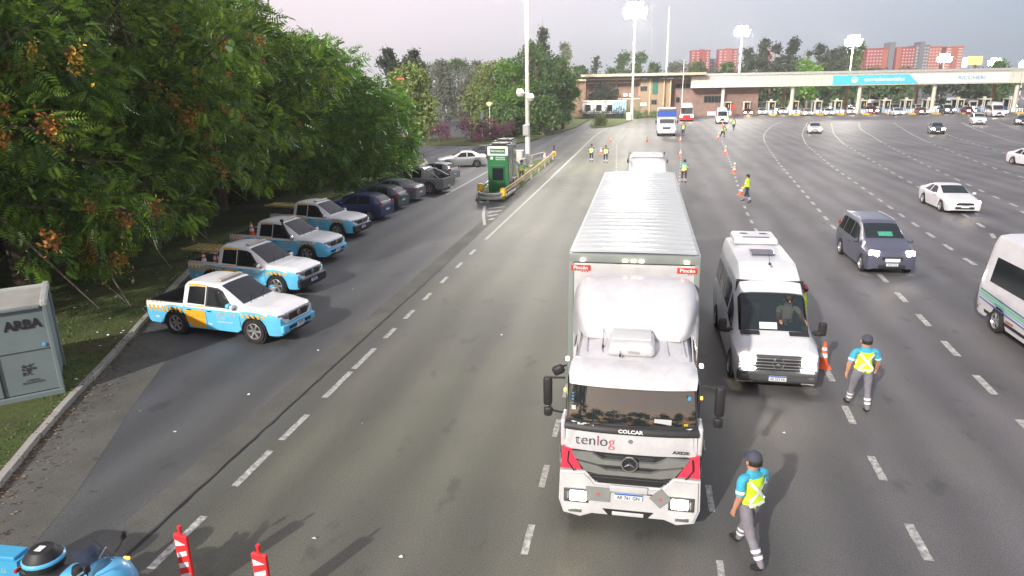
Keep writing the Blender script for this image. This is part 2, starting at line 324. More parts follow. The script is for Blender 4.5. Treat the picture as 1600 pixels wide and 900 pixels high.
# kerb built stone by stone
kerb_root = thing('kerb', 'pale concrete kerb curving along the grass verge beside the parked pickups', 'kerb', (0, 0, 0)); del kerb_root['category']; kerb_root['kind'] = 'structure'
kp = dense(KERB, 1.15)
for i in range(len(kp)-1):
    a, b_ = kp[i], kp[i+1]; d = (b_-a); L_ = d.length; mid = (a+b_)/2
    MB().box((0, 0, 0), (L_-.02, .17, .20), bev=.015).build('kerb_stone', M_conc, kerb_root, loc=(mid.x-.02+random.uniform(-.012, .012), mid.y, .035+random.uniform(-.008, .008)), rz=math.atan2(d.y, d.x)+random.uniform(-.01, .01))
verge = sheet('verge', [(x-.1, y) for x, y in KERB]+[(-90, 69), (-90, -40), (-9.5, -40)], .105, G_grass)
# litter and concrete apron beside the kerb (near part)
strip('gutter_apron', [(-9.6, 4), (-10.3, 6.5), (-11.2, 9.2), (-12.9, 13), (-14.2, 16.2), (-14.9, 17.6)], .75, -.95, .004, 0, G_conc)
strip('leaf_litter', [(-10.35, 5), (-11.15, 7), (-12.15, 9.5), (-13.0, 11.3), (-13.85, 13.3), (-14.95, 16), (-16.15, 18.8), (-17.4, 21.8)], -.0, -.36, .008, 0, G_dirt)
strip('gutter_strip', [(-8.12, -20), (-8.12, 69)], .0, .62, .004, 0, G_conc)
M_tar = mat('tar_joint', (.012, .012, .013), .6, var=.3, vs=6)
mb = MB(); y = -10; x0 = -8.1
rj = random.Random(3); prev = (-8.12, -8.03)
while y < 69:
    y2 = y+.35; wd = rj.uniform(.035, .075); c = -8.07+rj.uniform(-.02, .02); cur = (c-wd/2, c+wd/2)
    mb.add([(prev[0], y, .009), (prev[1], y, .009), (cur[1], y2, .009), (cur[0], y2, .009)], [(0, 1, 2, 3)]); prev = cur; y = y2
mb.build('tar_joint', M_tar, road)
# ---- lane markings
dash_cache = {}
NDASH = [0]
def dash(x, y, L_, w_, ang):
    key = (round(L_, 1), round(w_, 2), rj.randrange(3))
    if key not in dash_cache:
        m_ = MB(); k = 6; l = [(-w_/2+rj.uniform(-.006, .006), -L_/2+L_*i/k) for i in range(k+1)]; r = [(w_/2+rj.uniform(-.006, .006), -L_/2+L_*i/k) for i in range(k+1)]
        vs = [(a, b_, 0) for a, b_ in l]+[(a, b_, 0) for a, b_ in r]
        m_.add(vs, [(i, k+1+i, k+2+i, i+1) for i in range(k)]); dash_cache[key] = m_.mesh('lane_dash', M_mark)
    linkme('lane_dash', dash_cache[key], road, (x, y, .006), ang); NDASH[0] += 1
def dashline(pts, per, L_, w_, start=0):
    P = [Vector(p) for p in pts]; dist = start; acc = 0
    for a, b_ in zip(P[:-1], P[1:]):
        seg = (b_-a).length
        while dist <= acc+seg:
            q = a.lerp(b_, (dist-acc)/seg); ang = math.atan2(b_.y-a.y, b_.x-a.x)-PI/2; dash(q.x, q.y, L_, w_, ang); dist += per
        acc += seg
def smooth_pts(pts, k=4):
    P = [Vector(p) for p in pts]; o = []
    for i in range(len(P)-1):
        p0 = P[max(i-1, 0)]; p1 = P[i]; p2 = P[i+1]; p3 = P[min(i+2, len(P)-1)]
        for j in range(k):
            t = j/k; o.append(.5*((2*p1)+(-p0+p2)*t+(2*p0-5*p1+4*p2-p3)*t*t+(-p0+3*p1-3*p2+p3)*t**3))
    o.append(P[-1]); return o
# left edge line: hand-placed long dashes near, regular dashes, then solid
for y0, y1 in ((7.9, 9.3), (10.25, 11.6), (12.05, 13.25), (14.15, 15.75), (15.95, 17.45), (18.3, 19.2), (20.1, 21.0), (22.1, 23.0), (24.3, 25.2), (26.6, 27.5), (28.9, 29.9)):
    dash(-7.46, (y0+y1)/2, y1-y0, .15, 0)
strip('edge_line', [(-7.45, 32), (-7.25, 50), (-7.05, 75), (-6.9, 100), (-6.0, 118), (-3.8, 135), (-1, 147)], -.07, .07, .006, 0, M_mark, parent=road)
dashline([(-1.65, 9.6), (-1.65, 34), (-2.2, 60), (-3.2, 86), (-2.4, 118)], 1.95, .8, .12)
dashline([(1.42, 7), (1.5, 30), (2.6, 50), (3.9, 74), (5.2, 102), (7.5, 125)], 2.15, .85, .11)
L1 = smooth_pts([(4.63, 8.3), (4.75, 14), (4.95, 18), (5.75, 35), (6.15, 43), (7.5, 60), (8.9, 79), (10.6, 100), (14.5, 125), (17.5, 140)])
dashline([tuple(p) for p in L1], 2.28, .95, .15, .0)
def line_px(pl): return [tuple(at(*p).xy) for p in pl]
l2 = [(7.9, 10), (8.3, 14)]+line_px([(1534, 596), (1437, 494), (1403, 459), (1312, 365), (1286, 336), (1250, 294), (1217, 255), (1201, 232), (1195, 222)])
dashline([tuple(p) for p in smooth_pts(l2)], 2.45, 1.15, .18)
def solid_px(pl, w_=.16): strip('lane_line', [tuple(p) for p in smooth_pts(line_px(pl))], -w_/2, w_/2, .006, 0, M_mark, parent=road)
solid_px([(1195, 222), (1194, 210), (1206, 197), (1222, 190)])
l3 = [(12.6, 12), (12.9, 16), (13.2, 22)]+line_px([(1519, 411), (1487, 390), (1436, 355), (1395, 327), (1339, 287), (1295, 256), (1260, 226)]); dashline([tuple(p) for p in smooth_pts(l3)], 2.6, 1.15, .18)
solid_px([(1260, 226), (1256, 218), (1254, 207), (1262, 192)])
l4 = [(19.5, 15), (20, 24)]+line_px([(1600, 398), (1540, 357), (1480, 319), (1435, 292), (1395, 270), (1347, 242), (1320, 226)]); dashline([tuple(p) for p in smooth_pts(l4)], 2.7, 1.15, .18)
solid_px([(1320, 226), (1309, 216), (1302, 207), (1299, 192)])
l5 = [(26, 26)]+line_px([(1640, 344), (1595, 325), (1546, 304), (1505, 285), (1445, 257), (1406, 237), (1377, 222)]); dashline([tuple(p) for p in smooth_pts(l5)], 2.8, 1.15, .18)
solid_px([(1377, 222), (1365, 214), (1345, 202), (1342, 192)])
l6 = [(37, 38)]+line_px([(1640, 289), (1597, 277), (1557, 264), (1500, 242), (1457, 225), (1450, 222)]); dashline([tuple(p) for p in smooth_pts(l6)], 2.8, 1.15, .18)
solid_px([(1450, 222), (1435, 215), (1420, 207), (1396, 192)])
l7 = line_px([(1640, 259), (1570, 239), (1535, 229), (1512, 221), (1491, 214)]); dashline([tuple(p) for p in smooth_pts(l7)], 2.8, 1.15, .18)
solid_px([(1491, 214), (1470, 206), (1450, 192)])
solid_px([(1660, 238), (1586, 222), (1562, 215), (1522, 201), (1502, 191)]); solid_px([(1680, 222), (1600, 205), (1557, 190)])
print('dashes', NDASH[0])
# hatched triangle and rumble bars
tri = [at(755, 322), at(757, 350), at(764, 350)]
strip('chevron_edge', [tuple(at(757, 322).xy), tuple(at(755, 336).xy), tuple(at(757, 352).xy)], -.07, .09, .006, 0, M_mark, parent=road)
for i, (xa, xb, yy) in enumerate(((764, 789, 325), (763, 784, 331), (763, 778, 337), (764, 772, 343))):
    a, b_ = at(xa, yy+1), at(xb, yy-2); strip('chevron_bar', [tuple(a.xy), tuple(b_.xy)], -.13, .13, .006, 0, M_mark, parent=road)
strip('bay_line', [tuple(at(697, 304).xy), tuple(at(762, 268).xy)], -.06, .06, .006, 0, M_mark, parent=road)
for i in range(6): strip('rumble_bar', [(-5.9, 47+i*1.5), (-5.35, 47+i*1.5)], -.03, .03, .006, 0, M_mark, parent=road)
# raised lawns
def lawn(poly, z=.09): return sheet('lawn', poly, z, G_grass, thick=.12)
lawn([(-75, 84.7), (-17.2, 84.7), (-14.9, 90), (-14.3, 97), (-24, 98.5), (-75, 98.5)])
lawn([(-23.7, 100.5), (-14.0, 100.5), (-11.6, 118), (-11.2, 145), (-39, 148)])
lawn([(-8.6, 117), (-5.4, 121), (-4.2, 128), (-1.4, 146.5), (-9, 149), (-10.2, 141), (-9.6, 126)])
lawn([(-60, 152), (-1, 149.5), (5.6, 169), (5.6, 250), (-60, 250)])
isl = lawn([(-10.7, 43.4), (-8.75, 43.2), (-8.75, 68), (-9.3, 69.5), (-10.4, 67), (-11.2, 60), (-11.2, 46)], .08)
# grass blades on the near verge (nobody could count them)
n = 26000; px_ = RNG.uniform(-24, -9.9, n); py_ = RNG.uniform(5.2, 30, n)
ky = np.interp(py_, [k[1] for k in KERB], [k[0] for k in KERB]); keep = (px_ < ky-.2) & (np.sin(px_*1.7+np.cos(py_*1.3)*2)+np.cos(py_*1.1-px_*.6) > -.9); px_, py_ = px_[keep], py_[keep]; n = len(px_)
a_ = RNG.uniform(0, 2*PI, n); h_ = RNG.uniform(.03, .10, n); lx, ly = np.cos(a_)*.018, np.sin(a_)*.018; bx_, by_ = RNG.uniform(-.05, .05, n), RNG.uniform(-.05, .05, n)
V = np.stack([np.stack([px_-lx, py_-ly, np.full(n, .10)], 1), np.stack([px_+lx, py_+ly, np.full(n, .10)], 1), np.stack([px_+bx_, py_+by_, .10+h_], 1)], 1).reshape(-1, 3)
M_bl = [mat('blade_green', (.06, .11, .02), .8, var=.2), mat('blade_pale', (.12, .13, .04), .8, var=.2)]
me = npmesh('grass', V, np.arange(3*n).reshape(-1, 3), RNG.integers(0, 2, n), M_bl); tag(linkme('grass', me), 'short patchy grass covering the verge under the trees', 'grass', kind='stuff')
# fallen leaves and paper scraps
n = 2600; t_ = RNG.uniform(5, 24, n); kx = np.interp(t_, [k[1] for k in KERB], [k[0] for k in KERB])
sp = RNG.exponential(.28, n)-.12; px_, py_ = kx+sp, t_+RNG.uniform(-.3, .3, n); a_ = RNG.uniform(0, 2*PI, n); s_ = RNG.uniform(.015, .05, n)
zz = np.where(sp < .0, .125, .02)
V = np.stack([np.stack([px_+s_*np.cos(a_+k*PI/2), py_+s_*.6*np.sin(a_+k*PI/2), zz+RNG.uniform(0, .015, n)], 1) for k in range(4)], 1).reshape(-1, 3)
me = npmesh('fallen_leaves', V, np.arange(4*n).reshape(-1, 4), RNG.integers(0, 3, n), [mat('leaf_brown', (.12, .07, .035), .9, var=.3), mat('leaf_dark', (.05, .035, .025), .9), mat('leaf_pale', (.24, .19, .12), .9)])
tag(linkme('fallen_leaves', me), 'brown fallen leaves gathered in the gutter beside the kerb', 'leaves', kind='stuff')
n = 90; px_ = RNG.uniform(-21, -14, n); py_ = RNG.uniform(12, 27, n); ky = np.interp(py_, [k[1] for k in KERB], [k[0] for k in KERB]); px_ = np.minimum(px_, ky-.3)
q = np.arange(12); px_[:12] = [-5.2, -3.6, -6, 3.2, -9.4, -4, -9, -10, -11.5, -2.4, -5.5, -10.5]; py_[:12] = [9, 8.8, 13, 14, 14, 19, 17, 12, 19.5, 24, 30, 23]
zz = np.where(np.arange(n) < 12, .02, .14); a_ = RNG.uniform(0, 2*PI, n); s_ = RNG.uniform(.02, .06, n)
V = np.stack([np.stack([px_+s_*np.cos(a_+k*PI/2), py_+s_*.7*np.sin(a_+k*PI/2), zz+RNG.uniform(0, .03, n)], 1) for k in range(4)], 1).reshape(-1, 3)
tag(linkme('litter', npmesh('litter', V, np.arange(4*n).reshape(-1, 4), np.zeros(n), [M_refl])), 'small white scraps of paper scattered over verge and asphalt', 'litter', kind='stuff')
# ------------------------------------------------------------------ trees
def leafmat(name, col, tr=.25):
    m = mat(name, col, .55, var=.22, vs=.9); t = m.node_tree; b = t.nodes['Principled BSDF']; o = t.nodes['Material Output']
    tl = N(t, 'ShaderNodeBsdfTranslucent'); ms = N(t, 'ShaderNodeMixShader'); ms.inputs[0].default_value = tr
    t.links.new(b.inputs['Base Color'].links[0].from_socket, tl.inputs[0]); t.links.new(b.outputs[0], ms.inputs[1]); t.links.new(tl.outputs[0], ms.inputs[2]); t.links.new(ms.outputs[0], o.inputs[0]); return m
PAL = {
 'rich': [leafmat('leaf_a', (.125, .235, .026), .36), leafmat('leaf_b', (.23, .37, .034), .36), leafmat('leaf_c', (.050, .115, .022))],
 'bright': [leafmat('leaf_d', (.095, .23, .020)), leafmat('leaf_e', (.060, .155, .016)), leafmat('leaf_f', (.15, .28, .028))],
 'olive': [leafmat('leaf_g', (.17, .24, .06)), leafmat('leaf_h', (.13, .18, .05)), leafmat('leaf_i', (.23, .27, .07))],
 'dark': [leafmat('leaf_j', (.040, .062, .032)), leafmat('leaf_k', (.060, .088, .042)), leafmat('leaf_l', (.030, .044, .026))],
 'deep': [leafmat('leaf_t', (.022, .036, .020)), leafmat('leaf_u', (.032, .048, .026)), leafmat('leaf_v', (.015, .024, .014))],
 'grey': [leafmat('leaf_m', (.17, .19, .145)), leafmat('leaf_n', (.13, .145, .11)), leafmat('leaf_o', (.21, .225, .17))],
 'mid': [leafmat('leaf_p', (.085, .165, .045)), leafmat('leaf_q', (.125, .215, .055)), leafmat('leaf_r', (.055, .105, .035))],
 'pink': [leafmat('petal_a', (.24, .05, .13)), leafmat('petal_b', (.15, .035, .09)), leafmat('leaf_s', (.05, .07, .03))],
}
def frond(nl, L_, lw):
    # a pinnate leaf: nl pairs of leaflets along a drooping rib
    V = []; F = []
    for i in range(nl):
        t = (i+.6)/nl; x = t*L_; z = -.35*L_*t*t; ll = lw*(1.25-.8*abs(t-.45))
        for s in (-1, 1):
            b = len(V); V += [(x-.014, 0, z), (x+.25*ll, s*ll*.5, z-.05*ll), (x+.35*ll, s*ll, z-.25*ll), (x-.03, s*ll*.55, z-.12*ll)]; F.append((b, b+1, b+2, b+3))
    b = len(V); V += [(L_*.94, -.03, -.33*L_), (L_*1.05, -.02, -.42*L_), (L_*1.25, 0, -.52*L_), (L_*1.05, .03, -.42*L_)]; F.append((b, b+1, b+2, b+3))
    return np.array(V), np.array(F)
def tuft(k, s):
    rg = np.random.default_rng(5); V = []; F = []
    for i in range(k):
        c = rg.normal(0, s*.7, 3); a = rg.normal(0, 1, 3); a /= np.linalg.norm(a); b_ = np.cross(a, rg.normal(0, 1, 3)); b_ /= np.linalg.norm(b_); q = len(V)
        V += [c-a*s*.6, c+b_*s*.3, c+a*s*.6, c-b_*s*.3]; F.append((q, q+1, q+2, q+3))
    return np.array(V), np.array(F)
FR = frond(6, .62, .26); FR2 = frond(4, .55, .3); TF = tuft(5, .42); TF2 = tuft(4, .8)
def crown_mesh(blobs, count, tmpl, pal, rg, scale=(.7, 1.3), up_bias=.25, shell=.35):
    TV, TF_ = tmpl; w_ = np.array([b[3]*b[4]+b[4]*b[5]+b[3]*b[5] for b in blobs]); w_ = w_/w_.sum(); k = rg.choice(len(blobs), count, p=w_)
    B = np.array(blobs); d = rg.normal(0, 1, (count, 3)); d /= np.linalg.norm(d, axis=1, keepdims=True)
    rr = rg.uniform(0, 1, count)**shell*(1+.10*rg.normal(0, 1, count)); P = B[k, :3]+d*B[k, 3:6]*rr[:, None]
    X = d+np.array([0, 0, -up_bias])+rg.normal(0, .45, (count, 3)); X /= np.linalg.norm(X, axis=1, keepdims=True)
    U = np.array([0, 0, 1.])+rg.normal(0, .5, (count, 3)); Yv = np.cross(U, X); Yv /= np.linalg.norm(Yv, axis=1, keepdims=True); Z = np.cross(X, Yv)
    s = rg.uniform(*scale, count); Mx = np.stack([X, Yv, Z], 1)*s[:, None, None]
    V = np.einsum('vi,nij->nvj', TV, Mx)+P[:, None, :]; nv = len(TV)
    F = (TF_[None]+(np.arange(count)*nv)[:, None, None]).reshape(-1, 4)
    mi = np.repeat(rg.choice(3, count, p=[.5, .25, .25]), len(TF_)); flip = rg.uniform(0, 1, len(mi)) < .15; mi = np.where(flip, rg.integers(0, 3, len(mi)), mi)
    return npmesh('crown', V.reshape(-1, 3), F, mi, pal), P
def trunk_mb(h, r, blobs, rg, lean=(0, 0)):
    mb = MB(); top = Vector((lean[0], lean[1], h)); pts = [Vector((0, 0, -.1)), Vector((lean[0]*.2+rg.normal(0, .05), lean[1]*.2, h*.3)), Vector((lean[0]*.55, lean[1]*.55+rg.normal(0, .08), h*.65)), top]
    mb.tube(pts, r, 9, radii=[r*1.3, r, r*.8, r*.5])
    for b_ in blobs[:9]:
        c = Vector(b_[:3]); st = pts[1].lerp(top, rg.uniform(.1, .9)); md = st.lerp(c, .5)+Vector((rg.normal(0, .25), rg.normal(0, .25), .3))
        mb.tube([st, md, c, c+(c-md)*.5], r, 6, radii=[r*.42, r*.28, r*.14, r*.04])
    return mb
def tree(x, y, h, rad, pal, label, cat='tree', count=700, tmpl=None, shape='round', seed=0, group=None, name='tree', low=.28, scale=(.7, 1.3), nb=11, z0=0.0, tr=None, extra=()):
    rg = np.random.default_rng(seed+100); blobs = [(a-x, b_-y, c-z0, r_, r_, r_*.75) for a, b_, c, r_ in extra]
    for i in range(nb):
        t = rg.uniform(0, 1); zz = h*(low+(1-low)*t)
        if shape == 'round': rr = rad*math.sqrt(max(.1, 1-(2*t-1)**2*.85)); s = rad*(rg.uniform(.34, .52) if count < 4000 else rg.uniform(.25, .40))
        elif shape == 'cone': rr = rad*(1.05-t); s = rad*(.55-.38*t)+.25
        elif shape == 'tall': rr = rad*(.8-.45*t+.15*math.sin(t*17+seed)); s = rad*rg.uniform(.28, .45)
        elif shape == 'flat': zz = h*(.72+.28*t); rr = rad*(1-.6*t); s = rad*.35
        a = i*2.399+rg.uniform(-.4, .4); d = max(0, rr-s*.5)*math.sqrt(rg.uniform(.25, 1)); sz = s*(.75 if shape != 'tall' else .9)
        blobs.append((d*math.cos(a), d*math.sin(a), min(zz, h-sz*.8), s, s, sz))
    t = thing(name, label, cat, (x, y, z0), 0, group)
    me, P = crown_mesh(blobs, count, tmpl or TF, PAL[pal], rg, scale); linkme('crown', me, t)
    trunk_mb(h*.8, (tr or .022*h), blobs, rg).build('trunk', M_bark, t, smooth=True)
    return t, blobs, P
# near row of tall pinnate-leaved trees over the parked cars
M_seed = [mat('seed_orange', (.44, .18, .035), .8, var=.3, vs=5), mat('seed_rust', (.34, .11, .03), .8, var=.3, vs=5), mat('seed_yellow', (.62, .42, .05), .8, var=.3, vs=5)]
rs = np.random.default_rng(11); seedm = []
for k in range(5):
    n = 70; P = rs.normal(0, 1, (n, 3))*np.array([.13, .13, .17]); a = rs.normal(0, 1, (n, 3)); a /= np.linalg.norm(a, axis=1, keepdims=True); b_ = np.cross(a, rs.normal(0, 1, (n, 3))); b_ /= np.linalg.norm(b_, axis=1, keepdims=True)
    V = np.stack([P-a*.06, P+b_*.035, P+a*.06, P-b_*.035], 1).reshape(-1, 3); seedm.append(npmesh('seed_cluster', V, np.arange(4*n).reshape(-1, 4), rs.choice(3, n, p=[(.7, .2, .1), (.2, .7, .1), (.3, .1, .6), (.6, .4, 0), (.5, .2, .3)][k]), M_seed))
near = [
 (-22.0, 14.6, 13.0, 4.9, 'rich', 'nearest tree behind the grey cabin, drooping pinnate leaves with rusty seed clusters', 60, .16, FR),
 (-22.8, 21.0, 14.0, 5.2, 'rich', 'tall leafy tree above the grass between the cabin and the first pickup', 40, .24, FR),
 (-23.8, 29.5, 14.5, 5.4, 'rich', 'broad tree hanging over the rear of the livery pickups', 22, .25, FR),
 (-25.5, 38.0, 12.6, 5.2, 'rich', 'tall tree rising behind the dark parked hatchbacks', 8, .2, FR2),
 (-24.6, 46.5, 10.6, 4.6, 'bright', 'vivid green tree whose branches touch the grey pickup', 0, .10, FR2),
 (-24.6, 54.0, 8.4, 3.8, 'bright', 'smaller bright green tree beside the rust-coloured lamp post', 0, .06, FR2),
 (-32, 27, 16.5, 6.0, 'dark', 'dark tree in the second row behind the verge', 0, .12, FR2),
 (-33, 37, 15.0, 6.0, 'mid', 'tall tree standing at the skyline behind the parked cars', 0, .15, FR2),
 (-31, 12, 16, 6.2, 'dark', 'shaded tree at the far left behind the nearest tree', 0, .12, FR2),
]
def ex(pl): return [(*atY(px, py, Y), r_) for px, py, Y, r_ in pl]
EXTRA = {0: ex([(60, 300, 17.5, 1.5), (120, 250, 19.5, 1.6), (30, 200, 17, 1.7), (110, 130, 20, 1.9), (20, 60, 18, 2.0), (170, 330, 18.5, 1.2), (60, 395, 16.4, .8)]),
 1: ex([(150, 395, 18.5, .9), (210, 345, 20.5, 1.1), (170, 270, 22, 1.7), (250, 250, 24, 1.8), (200, 150, 24, 2.3), (160, 40, 24, 2.5), (270, 330, 23, 1.1), (110, 340, 18.5, 1.1)]),
 2: ex([(330, 240, 27, 1.8), (300, 160, 26, 2.2), (300, 310, 27.5, 1.1), (330, 80, 27, 2.4), (390, 200, 30, 1.8), (400, 270, 31, 1.2)]),
 3: ex([(440, 200, 37, 2.2), (470, 120, 38, 2.4), (430, 260, 37, 1.4), (400, 70, 35, 2.4), (480, 270, 40, 1.4)]),
 4: ex([(560, 200, 44, 2.2), (590, 240, 45, 1.8), (540, 260, 43, 1.7), (615, 262, 45.5, 1.25), (580, 150, 46, 1.8), (520, 110, 44, 2.2), (600, 180, 46, 1.8), (500, 230, 41, 1.9)]),
 5: ex([(625, 215, 52, 1.5), (610, 170, 52, 1.7)])}
for i, (x, y, h, r, pal, lab, ns, low, tm) in enumerate(near):
    t, bl, P = tree(x, y, h, r, pal, lab, count=(10000 if i < 3 else 5600 if i < 6 else 2400), tmpl=tm, seed=i, low=low, scale=((.40, .92) if i < 3 else (.7, 1.3) if i<6 else (1.2, 2.2)), nb=36 if i < 6 else 20, z0=.1, extra=EXTRA.get(i, ()), group='trees along the verge behind the parked vehicles')
    if ns:
        rr = random.Random(i); cand = [j for j in range(len(P)) if P[j][0] > .1*r or P[j][1] < -.3*r]; cand.sort(key=lambda j: -(P[j][0]-P[j][1]*.8+rr.uniform(-3, 3)))
        VV = []; MI = []
        for j in rr.sample(cand[:max(ns*8, 10)], ns):
            sm = seedm[rr.randrange(5)]; q = rr.uniform(.6, 1.35); vv = np.array([v.co[:] for v in sm.vertices])*q+P[j]+np.array([.14, -.14, 0]); VV.append(vv); MI.append([p.material_index for p in sm.polygons])
        VV = np.concatenate(VV); tag(linkme('seed_clusters', npmesh('seed_clusters', VV, np.arange(len(VV)).reshape(-1, 4), np.concatenate(MI), M_seed), t), kind='stuff')
    if i < 3:      # bare pale twigs reaching out of the crown
        rr = random.Random(50+i); cand = [P[j] for j in range(len(P)) if P[j][0] > .25*r and P[j][1] < .2*r and P[j][2] < h*.75]
        for q in rr.sample(cand, 9):
            q = Vector(q)*1.03; st = Vector((0, 0, max(1.5, q.z*.75))); md = st.lerp(q, .6)+Vector((rr.uniform(-.3, .3), rr.uniform(-.3, .3), .35)); e2 = q+Vector((rr.uniform(-.4, .6), rr.uniform(-.6, .2), rr.uniform(-.9, .1)))
            MB().tube([st, md, q, e2], .03, 5, radii=[.06, .035, .022, .008]).tube([md, md.lerp(e2, .5)+Vector((.3, -.2, -.5)), e2+Vector((.5, -.3, -.8))], .02, 5, radii=[.022, .016, .006]).build('branch', mat('pale_bark', (.24, .20, .15), .9, var=.2), t, smooth=True)
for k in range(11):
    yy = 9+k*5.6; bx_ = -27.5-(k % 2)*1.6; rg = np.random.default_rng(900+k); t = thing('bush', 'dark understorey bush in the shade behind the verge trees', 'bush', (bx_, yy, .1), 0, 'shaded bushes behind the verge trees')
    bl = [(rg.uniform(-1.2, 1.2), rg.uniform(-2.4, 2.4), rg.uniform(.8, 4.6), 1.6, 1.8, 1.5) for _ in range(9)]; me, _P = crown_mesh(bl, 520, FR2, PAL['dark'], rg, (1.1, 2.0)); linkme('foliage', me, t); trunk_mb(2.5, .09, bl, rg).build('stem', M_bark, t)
# background trees: px centre, distance, pixel top, pixel half width, palette, shape, label
BG = [
 (640, 78, 100, 42, 'olive', 'round', 'olive tree with thin stems behind the rust-coloured lamp post'),
 (612, 112, 74, 24, 'dark', 'round', 'dark umbrella-crowned tree on the skyline left of centre'),
 (645, 118, 78, 26, 'dark', 'round', 'dark rounded tree touching its twin on the skyline'),
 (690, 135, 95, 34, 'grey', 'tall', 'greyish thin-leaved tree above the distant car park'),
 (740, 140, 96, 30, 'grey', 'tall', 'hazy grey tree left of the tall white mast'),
 (715, 170, 92, 26, 'mid', 'flat', 'flat-topped tree far off over the grey crowns'),
 (765, 112, 96, 34, 'olive', 'round', 'yellow-green tree behind the magenta shrubs'),
 (745, 104, 135, 24, 'olive', 'round', 'small yellow-green tree beside the distant car park'),
 (800, 104, 88, 36, 'bright', 'round', 'bright tree just left of the tall white mast'),
 (838, 106, 66, 40, 'mid', 'round', 'broad green tree just right of the tall white mast'),
 (848, 125, 42, 28, 'dark', 'cone', 'dark conifer with the highest tip beside the mast'),
 (868, 112, 88, 34, 'mid', 'round', 'green tree at the bend of the side road'),
 (885, 145, 68, 14, 'grey', 'tall', 'thin bare-looking tree right of the conifer'),
 (893, 160, 96, 12, 'dark', 'round', 'small dark tree at the corner of the low brick wing'),
 (848, 102, 150, 34, 'mid', 'round', 'low rounded tree over the side road edge'),
 (790, 100, 165, 26, 'mid', 'round', 'low bushy tree behind the magenta shrubs'),
 (815, 112, 100, 40, 'mid', 'round', 'full green tree filling in behind the tall white mast'),
 (880, 116, 120, 26, 'bright', 'round', 'low bright tree at the edge of the side road'),
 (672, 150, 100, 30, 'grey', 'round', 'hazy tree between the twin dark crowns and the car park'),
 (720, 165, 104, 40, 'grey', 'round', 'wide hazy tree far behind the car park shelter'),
 (1182, 212, 84, 26, 'dark', 'round', 'dark round tree filling the left of the eucalyptus group'),
 (1228, 214, 84, 26, 'dark', 'round', 'dark round tree filling the middle of the eucalyptus group'),
 (1300, 214, 84, 28, 'dark', 'round', 'dark round tree filling under the third lit mast'),
 (1250, 212, 92, 20, 'mid', 'round', 'green tree left of the vivid low one'),
 (1330, 216, 86, 22, 'mid', 'round', 'green tree right under the third lit mast'),
 (1140, 214, 98, 22, 'mid', 'round', 'green tree under the second red tower'),
 (932, 200, 85, 16, 'dark', 'cone', 'dark conical tree rising over the brick building roof'),
 (975, 210, 84, 14, 'mid', 'round', 'square-headed tree behind the brick building, left half'),
 (1000, 212, 84, 14, 'mid', 'round', 'square-headed tree behind the brick building, right half'),
 (1022, 230, 98, 12, 'mid', 'round', 'small tree behind the roof right of the square-headed pair'),
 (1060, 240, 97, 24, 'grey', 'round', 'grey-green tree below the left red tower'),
 (1090, 240, 95, 20, 'mid', 'round', 'green tree in front of the left red tower'),
 (955, 215, 103, 18, 'mid', 'round', 'low green tree just over the brick roof'),
 (905, 205, 104, 16, 'mid', 'round', 'low green tree over the low brick wing'),
 (1170, 215, 76, 22, 'dark', 'tall', 'dark tree right behind the second lit mast'),
 (1195, 220, 60, 20, 'dark', 'tall', 'tallest dark eucalyptus behind the toll canopy'),
 (1215, 225, 70, 16, 'dark', 'tall', 'dark eucalyptus beside the tallest one'),
 (1240, 220, 58, 14, 'dark', 'tall', 'slim dark eucalyptus with a leaning top'),
 (1262, 230, 78, 14, 'dark', 'tall', 'dark tree behind the vivid green tree'),
 (1283, 225, 66, 12, 'dark', 'tall', 'slim dark tree left of the third lit mast'),
 (1267, 195, 94, 21, 'bright', 'round', 'vivid green low tree above the canopy roof'),
 (1305, 225, 76, 18, 'dark', 'round', 'dark tree left of the third lit mast head'),
 (1325, 222, 72, 18, 'dark', 'round', 'dark tree under the third lit mast head'),
 (1344, 220, 62, 14, 'mid', 'tall', 'tree lit yellow-green by the third mast lamp'),
 (1560, 260, 94, 18, 'mid', 'round', 'low tree right of the billboard'),
 (1420, 300, 103, 34, 'mid', 'round', 'low tree mass under the long red blocks'),
 (1370, 300, 104, 24, 'mid', 'round', 'low tree under the left red block'),
]
for i, (px, Y, top, hw, pal, shp, lab) in enumerate(BG):
    p = atY(px, top, Y); h = max(3, p.z); e = atY(px+hw, top, Y); rad = abs(e.x-p.x)
    far = Y > 150; low = .22 if h < 12 else .18
    tree(p.x, Y, h, rad, pal, lab, count=(1500 if Y < 150 else 700), tmpl=(TF if Y < 190 else TF2), shape=shp, seed=30+i, low=low, scale=(.55, 1.15) if not far else (.55, 1.1), nb=22 if rad > 3 else 14, tr=.18+.008*h, group='trees in the background')
for i, (x, y, h) in enumerate(((-58, -48, 20), (-46, -52, 22), (-34, -46, 20), (-24, -52, 19), (-15, -50, 15), (-6, -54, 12.3), (2, -55, 11.8), (11, -54, 12.2), (20, -54, 12.6), (30, -52, 14))):
    tree(x, y, h, min(5, h*.38), 'dark', ('tall' if i < 5 else 'low')+' dark tree behind the viewpoint, mirrored in the lorry windscreen', count=500, tmpl=TF2, seed=200+i, low=.05, nb=14, group='trees mirrored in the lorry windscreen')
# darker wood behind the toll lanes
for i in range(22):
    X = 22+i*5.4+random.uniform(-1.5, 1.5); Y = 205+random.uniform(-8, 18)
    tree(X, Y, random.uniform(7.5, 9.5), 4.2, random.choice(['mid', 'dark', 'mid']), 'low tree in the row seen under the toll canopy', count=320, tmpl=TF2, seed=90+i, low=.05, nb=12, group='low trees seen under the toll canopy')
